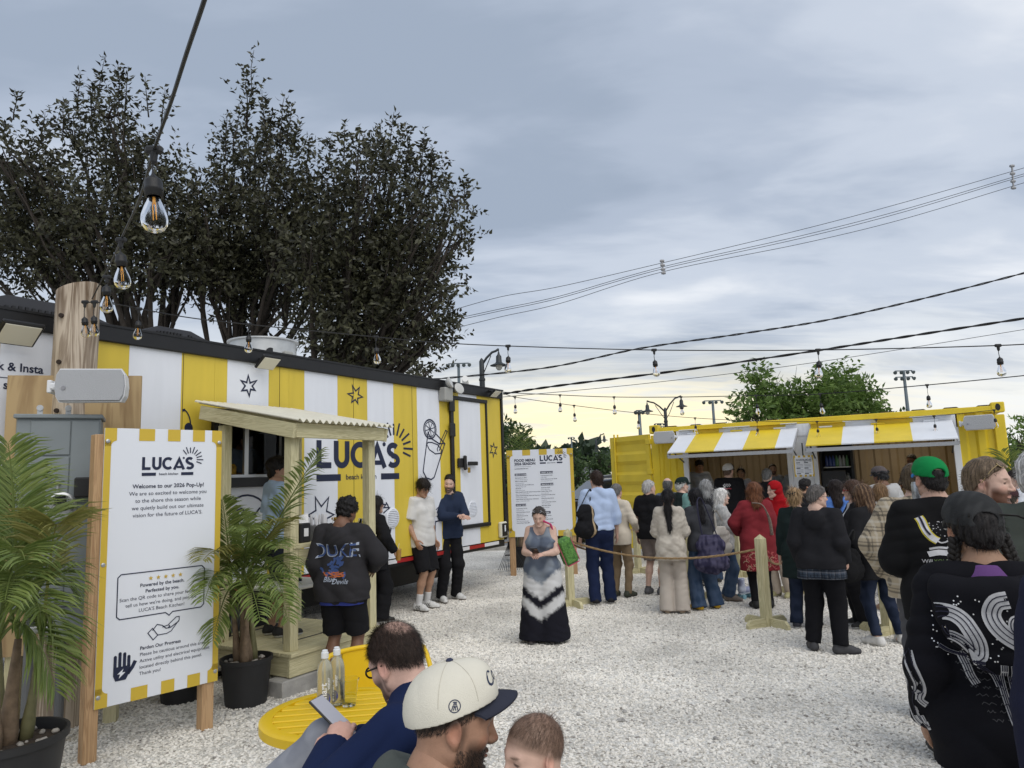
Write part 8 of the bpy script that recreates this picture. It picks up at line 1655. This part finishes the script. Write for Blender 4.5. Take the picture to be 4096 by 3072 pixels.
decal(hood, 'hoodie', [text2d('Blue', .062, 'CENTER', .01, 1, .3), ], (-.05, 0, .985), (1, 0, 0), (0, 0, 1), (0, 1, 0), P2, 'back_print', .007); decal(hood, 'hoodie', [text2d('Devils', .062, 'CENTER', .01, 1, .3)], (.055, 0, .965), (1, 0, 0), (0, 0, 1), (0, 1, 0), P2, 'back_print', .007)
PY = mat('print_yellow', (.62, .52, .05), .7); PW = mat('print_white', (.58, .58, .60), .7)
body_ = [(-.10, 1.385), (-.085, 1.35), (-.075, 1.30), (-.06, 1.25), (-.03, 1.205), (.0, 1.18)]; dd_ = dens(body_, 3)
decal(man26, 'shirt', [stroke2d(dd_, .062)], (-.03, 0, .45), (.85, 0, 0), (0, 0, .68), (0, 1, 0), PY, 'figure_outline', .003); decal(man26, 'shirt', [stroke2d(dd_, .044)], (-.03, 0, .45), (.85, 0, 0), (0, 0, .68), (0, 1, 0), PW, 'figure_print', .005); decal(man26, 'shirt', [stroke2d(dens([(-.10, 1.395), (-.088, 1.36), (-.07, 1.28), (-.045, 1.235)], 3), .014)], (-.03, 0, .45), (.85, 0, 0), (0, 0, .68), (0, 1, 0), DKP, 'figure_line', .007)
sc2 = [([(-.07, 1.07), (.0, 1.085), (.08, 1.075), (.15, 1.08)], .045), ([(-.06, 1.115), (.0, 1.125), (.06, 1.12), (.11, 1.13), (.14, 1.12)], .018), ([(.05, 1.12), (.075, 1.16), (.07, 1.20), (.055, 1.175), (.02, 1.165), (.0, 1.18)], .011), ([(.08, 1.13), (.10, 1.16), (.125, 1.15), (.14, 1.125)], .014)]
decal(man26, 'shirt', [stroke2d(dens(l, 3), w_) for l, w_ in sc2] + [([Vector(p) for p in arc(rr.uniform(-.06, .15), rr.uniform(1.2, 1.36), q, q, 0, 300, 5)], [(0, 1, 2, 3, 4, 5)]) for q in [rr.uniform(.0015, .005) for _ in range(45)]], (-.03, 0, .45), (.85, 0, 0), (0, 0, .68), (0, 1, 0), PW, 'scene_print', .004)
decal(man26, 'shirt', [text2d('Will        be the next', .034, 'LEFT', .006)], (-.125, 0, 1.128), (.95, 0, 0), (0, 0, .9), (0, 1, 0), PW, 'slogan', .004); decal(man26, 'shirt', [text2d('YOU', .034, 'LEFT', .012)], (-.065, 0, 1.128), (.95, 0, 0), (0, 0, .9), (0, 1, 0), mat('print_green', (.10, .16, .05), .7), 'slogan', .004)
chk = [([Vector((-.07 + .02 * i, 1.335 + .018 * j)), Vector((-.05 + .02 * i, 1.335 + .018 * j)), Vector((-.05 + .02 * i, 1.353 + .018 * j)), Vector((-.07 + .02 * i, 1.353 + .018 * j))], [(0, 1, 2, 3)]) for i in range(7) for j in range(3) if (i + j) % 2]
decal(TRUCK, 'shirt', chk, (0, 0, 0), (1, 0, 0), (0, 0, 1), (0, 1, 0), PW, 'checker_print', .004); decal(TRUCK, 'shirt', [stroke2d([(-.08 + .04 * t, 1.30 + .01 * (t % 2)) for t in range(5)], .018)], (0, 0, 0), (1, 0, 0), (0, 0, 1), (0, 1, 0), mat('print_red', (.3, .03, .05), .7), 'back_print', .004)
# --- left foreground: two seated people and a small child
bald = person('seated person with bald spot and black glasses in navy jacket, phone in hand', (-.45, 2.4, 0), -72, 1.80, seat=.55, w=1.12, skin=(.56, .36, .29), hair=None, haircol=(.03, .02, .016), beard=((.045, .025, .018), .85), scalp=(.045, .028, .022), scalpmask=lambda V: 1 - np.clip(1.35 - ((V[:, 0]) / .052) ** 2 - ((V[:, 1] + .078) / .05) ** 2 - ((V[:, 2] - .105) / .05) ** 2, 0, 1) ** .6 * .85, glasses=dict(col=(.008, .008, .008), t=.0032),
    top=dict(col=(.010, .018, .058), g=.04, name='jacket', sr=.012, neck='high', amp=.007, hem=.90), bottom=dict(style='straight', col=mottle((.21, .22, .25), (.26, .27, .30), 40, 6), g=.02, waist=1.6), lean=12, head=(14, 14, 0), feet=((-.1, .4), (.1, .45)), legpts=(((-.05, .08, .60), (.05, .45, .90), (-.04, .80, .60)), ((.10, .0, .53), (.13, .42, .56), (.12, .42, .12))), arms=(((-.10, .33, .98 - .02), (-.9, -.5, -.3)), ((.06, .36, .92), (.8, -.3, -.6))), hands=({'curl': 30, 'n': (.3, .2, -.8)}, {'curl': 30}))
put_head(bald, 396, 660, 2.45)
capman = person('seated person in cream cap with navy brim, in profile with short dark beard', (-.1, 1.75, 0), 54, 1.76, seat=.50, w=1.08, skin=(.36, .205, .135), hair=None, haircol=(.014, .010, .008), brow=(.012, .009, .008), beard=((.018, .012, .009), .8), scalp=(.025, .018, .014), cap=dict(col=(.64, .61, .52), brim=(.034, .037, .054), pitch=-16), top=dict(col=(.09, .10, .09), g=.03, sleeve='short'), bottom=dict(style='straight', col=(.06, .06, .07)), lean=6, head=(22, 6, 0), feet=((-.12, .45), (.12, .48)), arms=(((-.14, .42, .80), (-.8, -.5, -.4)), ((.10, .46, .78), (.8, -.5, -.4))))
put_head(capman, 455, 720, 1.83)
tod = person('small child with thin brown hair held on the lap in front', (.06, 1.78, .35), -118, .98, hs=1.34, seat=.42, skin=(.55, .36, .28), hair=None, haircol=(.09, .055, .038), brow=(.14, .09, .06), scalp=(.22, .14, .10), jaw=1.0, top=dict(col=(.6, .58, .55), g=.03), bottom=dict(col=(.4, .4, .45), style='straight'), lean=0, head=(0, 6, 0), feet=((-.1, .32), (.1, .32)), shoes=((.6, .6, .6), (.6, .6, .6)))
put_head(tod, 533, 754, 1.76)
def scalp_strands(i, keep, n, length, wid, col, dirf, seed, jit=.22):
    V, Q = i['head']; N_ = vnormals(V, Q); k = keep(V); return strands(i, V[k], N_[k], n, length, dirf, wid, col, seed=seed, jit=jit)
comb = lambda P, N_: np.stack([P[:, 0] * 3, -.35 - P[:, 1] * 1.5, -.8 + 0 * P[:, 0]], 1) - N_ * ((np.stack([P[:, 0] * 3, -.35 - P[:, 1] * 1.5, -.8 + 0 * P[:, 0]], 1) * N_).sum(1, keepdims=True)) + N_ * .22
crownd = lambda V: ((V[:, 0]) / .052) ** 2 + ((V[:, 1] + .078) / .05) ** 2 + ((V[:, 2] - .105) / .05) ** 2
hairzone = lambda V: (V[:, 2] + (.02 - V[:, 1]) * .55 > .018) & (V[:, 2] > -.075) & (np.abs(V[:, 0]) < .0785)
scalp_strands(bald, lambda V: hairzone(V) & (crownd(V) > 1.0), 9000, .022, .00042, (.030, .019, .014), comb, 3)
scalp_strands(bald, lambda V: hairzone(V) & (crownd(V) <= 1.1), 1100, .020, .0003, (.05, .032, .024), comb, 4)
scalp_strands(capman, lambda V: hairzone(V) & (V[:, 2] < .05), 3600, .010, .00045, (.015, .011, .009), comb, 5)
beardz = lambda V: (V[:, 2] < -.046) & (V[:, 1] > .0 - .0) & (V[:, 2] > -.125) & ~((np.abs(V[:, 0]) < .023) & (V[:, 1] > .072) & (V[:, 2] > -.078)) & (np.abs(V[:, 0]) < .08)
scalp_strands(capman, beardz, 2600, .0085, .00038, (.014, .010, .008), lambda P, N_: N_ * .6 + A3((0, .1, -.8)), 6, .3)
scalp_strands(tod, lambda V: (V[:, 2] + (.02 - V[:, 1]) * .7 > .052) & (V[:, 2] > -.045) & (np.abs(V[:, 0]) < .0785), 5200, .022, .0003, (.12, .075, .052), lambda P, N_: (lambda d: d - N_ * (d * N_).sum(1, keepdims=True) + N_ * .10)(np.stack([P[:, 0] * 2, .5 + 0 * P[:, 0], -.6 + 0 * P[:, 0]], 1)), 8, .16)
scalp_strands(tod, lambda V: (V[:, 2] > .03) & (V[:, 1] < -.06), 60, .06, .00025, (.12, .075, .05), lambda P, N_: N_ + A3((0, -.3, .3)), 9, .5)
# cap seams, button, side emblem and front script on the cream cap
V, Q, ob = capman['parts']['cap']; b = MB(); ry = rotm(0, -16, 0)
for k in range(6):
    a = R(k * 60 + 30); pts = []
    for t in range(9):
        e = R(8 + t * 10); d = Vector(ry @ A3((math.cos(a) * math.cos(e), math.sin(a) * math.cos(e), math.sin(e)))); pts.append(d)
    bv = BVHTree.FromPolygons([Vector(p) for p in (V)], [tuple(int(x) for x in q) for q in Q]); cen = Vector(capman['hc']) + Vector(capman['HR'] @ A3((0, -.01, .04))); q_ = []
    for d in pts:
        D_ = Vector(capman['HR'] @ A3(d)); h = bv.ray_cast(cen + D_ * .4, -D_)
        if h[0] is not None: q_.append((h[0] + D_ * .0004) * capman['s'])
    if len(q_) > 2: b.tube(q_, .0009, 5)
o_ = b.build('cap_seam', mat('cap_thread', (.5, .47, .39), .9), capman['root']); 
topd = Vector(capman['HR'] @ (ry @ A3((0, 0, 1)))); h = bv.ray_cast(cen + topd * .4, -topd)
b = MB(); b.lathe([(.0095, -.002), (.009, .003), (.005, .006), (0, .0068)], 14, h[0] * capman['s'], topd.to_track_quat('Z', 'Y').to_matrix().to_4x4()); b.build('cap_button', mat('cap_navy', (.028, .034, .07), .9), capman['root'], True)
def cap_print(shapes, dirl, upl, m, name, lift=.0008, rot=0):
    D_ = Vector(capman['HR'] @ (ry @ A3(dirl))).normalized(); u0 = Vector(capman['HR'] @ (ry @ A3(upl))); u0 = (u0 - D_ * u0.dot(D_)).normalized(); r0 = u0.cross(D_); ca, sa = math.cos(R(rot)), math.sin(R(rot)); mb = MB()
    h0 = bv.ray_cast(cen + D_ * .4, -D_)[0]
    for vs, fs in shapes:
        pts = []
        for p in vs:
            P = h0 + r0 * (p[0] * ca - p[1] * sa) + u0 * (p[0] * sa + p[1] * ca); hh = bv.ray_cast(P + D_ * .06, -D_); pts.append(((hh[0] if hh[0] is not None else P) + D_ * lift) * capman['s'])
        mb.add(pts, fs)
    return mb.build(name, m, capman['root'])
ring = [stroke2d(arc(0, 0, .0135, .0135, 0, 348, 26), .0022, True)]; em = ring + [stroke2d([(-.007, -.009), (-.001, .008), (.003, -.009)], .0024), stroke2d([(-.003, -.009), (.003, .008), (.008, -.009)], .0024), stroke2d([(-.006, -.001), (.007, -.001)], .002), stroke2d([(-.004, .0085), (.005, .0085)], .0022)]
cap_print(em, (1.0, -.12, .16), (0, 0, 1), mat('emblem_navy', (.02, .03, .07), .8), 'cap_emblem', rot=-8)
cap_print([text2d('Co', .045, 'CENTER', .012, 1, .3)], (.42, 1.0, .40), (0, 0, 1), mat('emblem_navy', (.02, .03, .07), .8), 'cap_script', rot=12)
# ================================================================== things people carry or stand near
def at_p(i, p): return i['M'] @ (Vector(p) * i['s'])
def gp(i, p): return i['root'].matrix_basis
# phone of the seated person, phone of the dress wearer
def phone(label, i, side, off, tilt, screen=True):
    wr = Vector(i['arms'][side][2]); p = at_p(i, wr + Vector(off)); t = thing('phone', label, 'phone', p, i['root'].rotation_euler.z); M = Matrix.Rotation(R(tilt), 4, 'X'); b = MB(M); b.box((0, 0, 0), (.075, .155, .009), bev=.003); b.build('case', m_blkp, t); b = MB(M); b.box((0, 0, .0052), (.069, .148, .001)); b.build('screen', mat('phone_screen', (.30, .30, .34), .1, emit=((.6, .62, .68), .12)), t)
    if not screen:
        b = MB(M); b.box((-.018, .052, -.006), (.03, .03, .004), bev=.001); b.lathe([(.02, -.0065), (.023, -.0065), (.023, -.0050), (.02, -.0050)], 18, (0, -.015, 0)); b.build('camera_block', mat('phone_camera', (.12, .07, .05), .3), t)
phone('phone with lit screen held by the person in navy jacket', bald, 1, (-.06, .05, .10), 38)
phone('phone in a dark case held by the tie-dye dress wearer', DRESS, 0, (.075, .085, .05), 28, False)
# green grassy shopper on the dress wearer's arm
p = at_y(567, 551, (DRESS['root'].location.y - .02)); t = thing('shopping_bag', 'green grass-print shopping bag with pink trim on the dress wearer\'s arm', 'bag', p, R(15)); b = MB(); M = Matrix.Rotation(R(-22), 3, 'Y'); b.box((0, 0, 0), (.17, .12, .30), M, bev=.035); m_g = mat('grass_print', (.03, .11, .015), .6, nscale=38, col2=(.11, .27, .05), dist=1.5, bump=.4, bscale=90); b.build('bag_body', m_g, t)
b = MB(); m_pk = mat('pink_trim', (.45, .03, .12), .6)
for sx in (-1, 1): b.bar(M @ Vector((sx * .078, -.055, -.13)), M @ Vector((sx * .078, -.055, .13)), .006, .006)
b.bar(M @ Vector((-.07, -.055, -.14)), M @ Vector((.07, -.055, -.14)), .008, .008); b.tube([M @ Vector((-.06, 0, .14)), M @ Vector((-.05, 0, .33)), M @ Vector((-.13, 0, .42))], .011, 6); b.build('trim', m_pk, t)
# shoulder straps and totes
def tote(label, px, py, Y, size, rz, col, straptop, m=None, strapcol=None, cat='bag'):
    p = at_y(px, py, Y); t = thing('shoulder_bag', label, cat, p, rz); w, d, h = size; F = Field(); F.cone((-w * .3, 0, -h * .3), (w * .3, 0, -h * .3), d, d, k=.05); F.cone((-w * .34, 0, h * .2), (w * .34, 0, h * .2), d * .55, d * .55, k=.08); F.cone((0, 0, -h * .3), (0, 0, h * .3), w * .42, w * .38, k=.05, flat=((0, 1, 0), d / w * 2.0)); F.plane((0, 0, h * .5), (0, 0, 1)); V, Q = F.mesh(.012, folds(int(px), .006, 1.6)); me = np_mesh('bag_body', V, Q, None, paint(V, col)); link('bag_body', me, t, m_cloth)
    tp = [at_y(*q) - p for q in straptop]; tp = [Matrix.Rotation(-rz, 3, 'Z') @ q for q in tp]; b = MB(); P = catmull([Vector((-w * .3, 0, h * .44))] + tp[:1] + [Vector((w * .3, 0, h * .44))] if len(tp) == 1 else [Vector((-w * .25, 0, h * .44))] + tp + [Vector((w * .25, 0, h * .44))], 6); b.tube(P, .014, 6, flat=.4); V = np.array(b.v); me = bpy.data.meshes.new('strap'); me.from_pydata(b.v, [], b.f); link('strap', me, t, mat('strap_' + str(int(px)), strapcol or (.012, .012, .013), .8)); return t
Yb = BLUE['root'].location.y
tote('black shoulder bag with tan stripe on the blue shirt', 586, 520, Yb - .16, (.27, .10, .42), R(35), lambda V: np.where((np.abs(V[:, 0] - .07) < .02)[:, None], A3((.42, .32, .2)), A3((.012, .012, .014))), [(590, 489, Yb - .10)])
Yt = TOTE['root'].location.y
tote('faded purple slouch bag hanging from the charcoal jacket', 711, 552, Yt - .20, (.36, .11, .42), R(-10), mottle((.028, .026, .055), (.075, .07, .12), 40, 3), [(697, 505, Yt - .18), (702, 500, Yt - .16)], strapcol=(.03, .03, .06))
Yk = KNIT['root'].location.y
tote('plain white canvas tote on the knitted sweater', 722, 540, Yk - .20, (.26, .06, .36), R(20), (.55, .52, .47), [(715, 510, Yk - .18)], strapcol=(.5, .47, .42))
Yg = girl21['root'].location.y
tote('black slouchy handbag on the black jacket', 848, 562, Yg - .12, (.26, .10, .26), R(30), (.010, .010, .011), [(853, 530, Yg - .18)])
Ym = MAROON['root'].location.y
b = MB(); P = [at_y(752, 503, Ym - .14), at_y(762, 505, Ym - .20), at_y(769, 518, Ym - .22), at_y(772, 535, Ym - .16)]; o = P[0]; b.tube([q - o for q in catmull(P, 6)], .02, 6, flat=.35); s_ = b.build('bag_strap', mat('snake_strap', (.22, .17, .14), .6, noise=.5, nscale=60), None, True); s_.location = o; tag(s_, 'patterned grey strap across the back of the maroon tunic', 'strap')
# cups and can
def drink(label, p, col, r_=.04, h=.13): t = thing('drink_cup', label, 'cup', p); b = MB(); b.lathe([(0, .0), (r_ * .7, .0), (r_ * .75, .01), (r_, h), (r_ * 1.05, h + .005), (r_ * .9, h + .015), (0, h + .02)], 18, caps=False); b.build('cup_body', mat('iced_tea_cup', col, .15, trans=.25), t, True, 50); b = MB(); b.tube([(0, 0, h), (.015, 0, h + .08)], .003, 5); b.build('straw', mat('paper_white', (.75, .75, .75), .8), t)
w_ = BK['arms'][1][2]; w_e = BK['arms'][1][1]; d_ = (w_ - w_e) / np.linalg.norm(w_ - w_e); drink('clear cup of amber iced drink held beside the black jacket', at_p(BK, w_ + d_ * .08 + A3((0, .0, -.06))), (.50, .27, .06))
p = at_y(917, 493, 4.75); t = thing('drink_can', 'silver drink can held in front of the checked overshirt', 'can', p - Vector((0, 0, .05))); b = MB(); b.lathe([(.024, 0), (.031, .01), (.031, .105), (.026, .12), (.026, .123), (.0, .121)], 20, caps=True); b.build('can_body', mat('can_silver', (.35, .38, .42), .3, .7, noise=.5, nscale=40), t, True, 40)
# roller skates
for k, (px, py) in enumerate(((746, 598.5), (755.5, 597))):
    p = at_z(px, py); t = thing('roller_skate', ('pale blue and purple roller skate, left of a pair by the maroon tunic', 'pale blue and purple roller skate, right of a pair by the maroon tunic')[k], 'roller skate', p, R(25 + 20 * k), 'roller skates'); F = Field(); F.cone((-.08, 0, .12), (.10, 0, .11), .042, .04, k=.03); F.cone((-.06, 0, .13), (-.07, 0, .27), .045, .052, k=.03, cap='b'); V, Q = F.mesh(.008); me = np_mesh('boot', V, Q, None, mottle((.30, .33, .48), (.52, .56, .66), 45, 5)(V)); link('boot', me, t, m_shoe)
    b = MB(); b.box((0, 0, .075), (.22, .05, .02), bev=.005); b.build('plate', mat('skate_plate', (.5, .55, .62), .4), t)
    for x in (-.07, .08):
        for y in (-.045, .045): b = MB(); b.lathe([(.01, -.018), (.03, -.018), (.034, 0), (.03, .018), (.01, .018)], 16, (x, y, .034), Matrix.Rotation(R(90), 4, 'X')); b.build('wheel', mat('skate_wheel', (.22, .42, .50), .3), t, True, 40)
# till on the right counter
p = on_plane(834, 480, K0 + ky_ * .1, ky_); t = thing('till_screen', 'black till monitor on the right hatch counter', 'monitor', Vector((p.x, p.y, OB + .0)), KA); b = MB(); b.box((0, 0, .32), (.40, .04, .30), bev=.01); b.build('display', m_blkp, t); b = MB(); b.box((0, .04, .09), (.06, .05, .2)); b.box((0, .03, .008), (.24, .2, .016), bev=.004); b.build('base', m_blk, t)
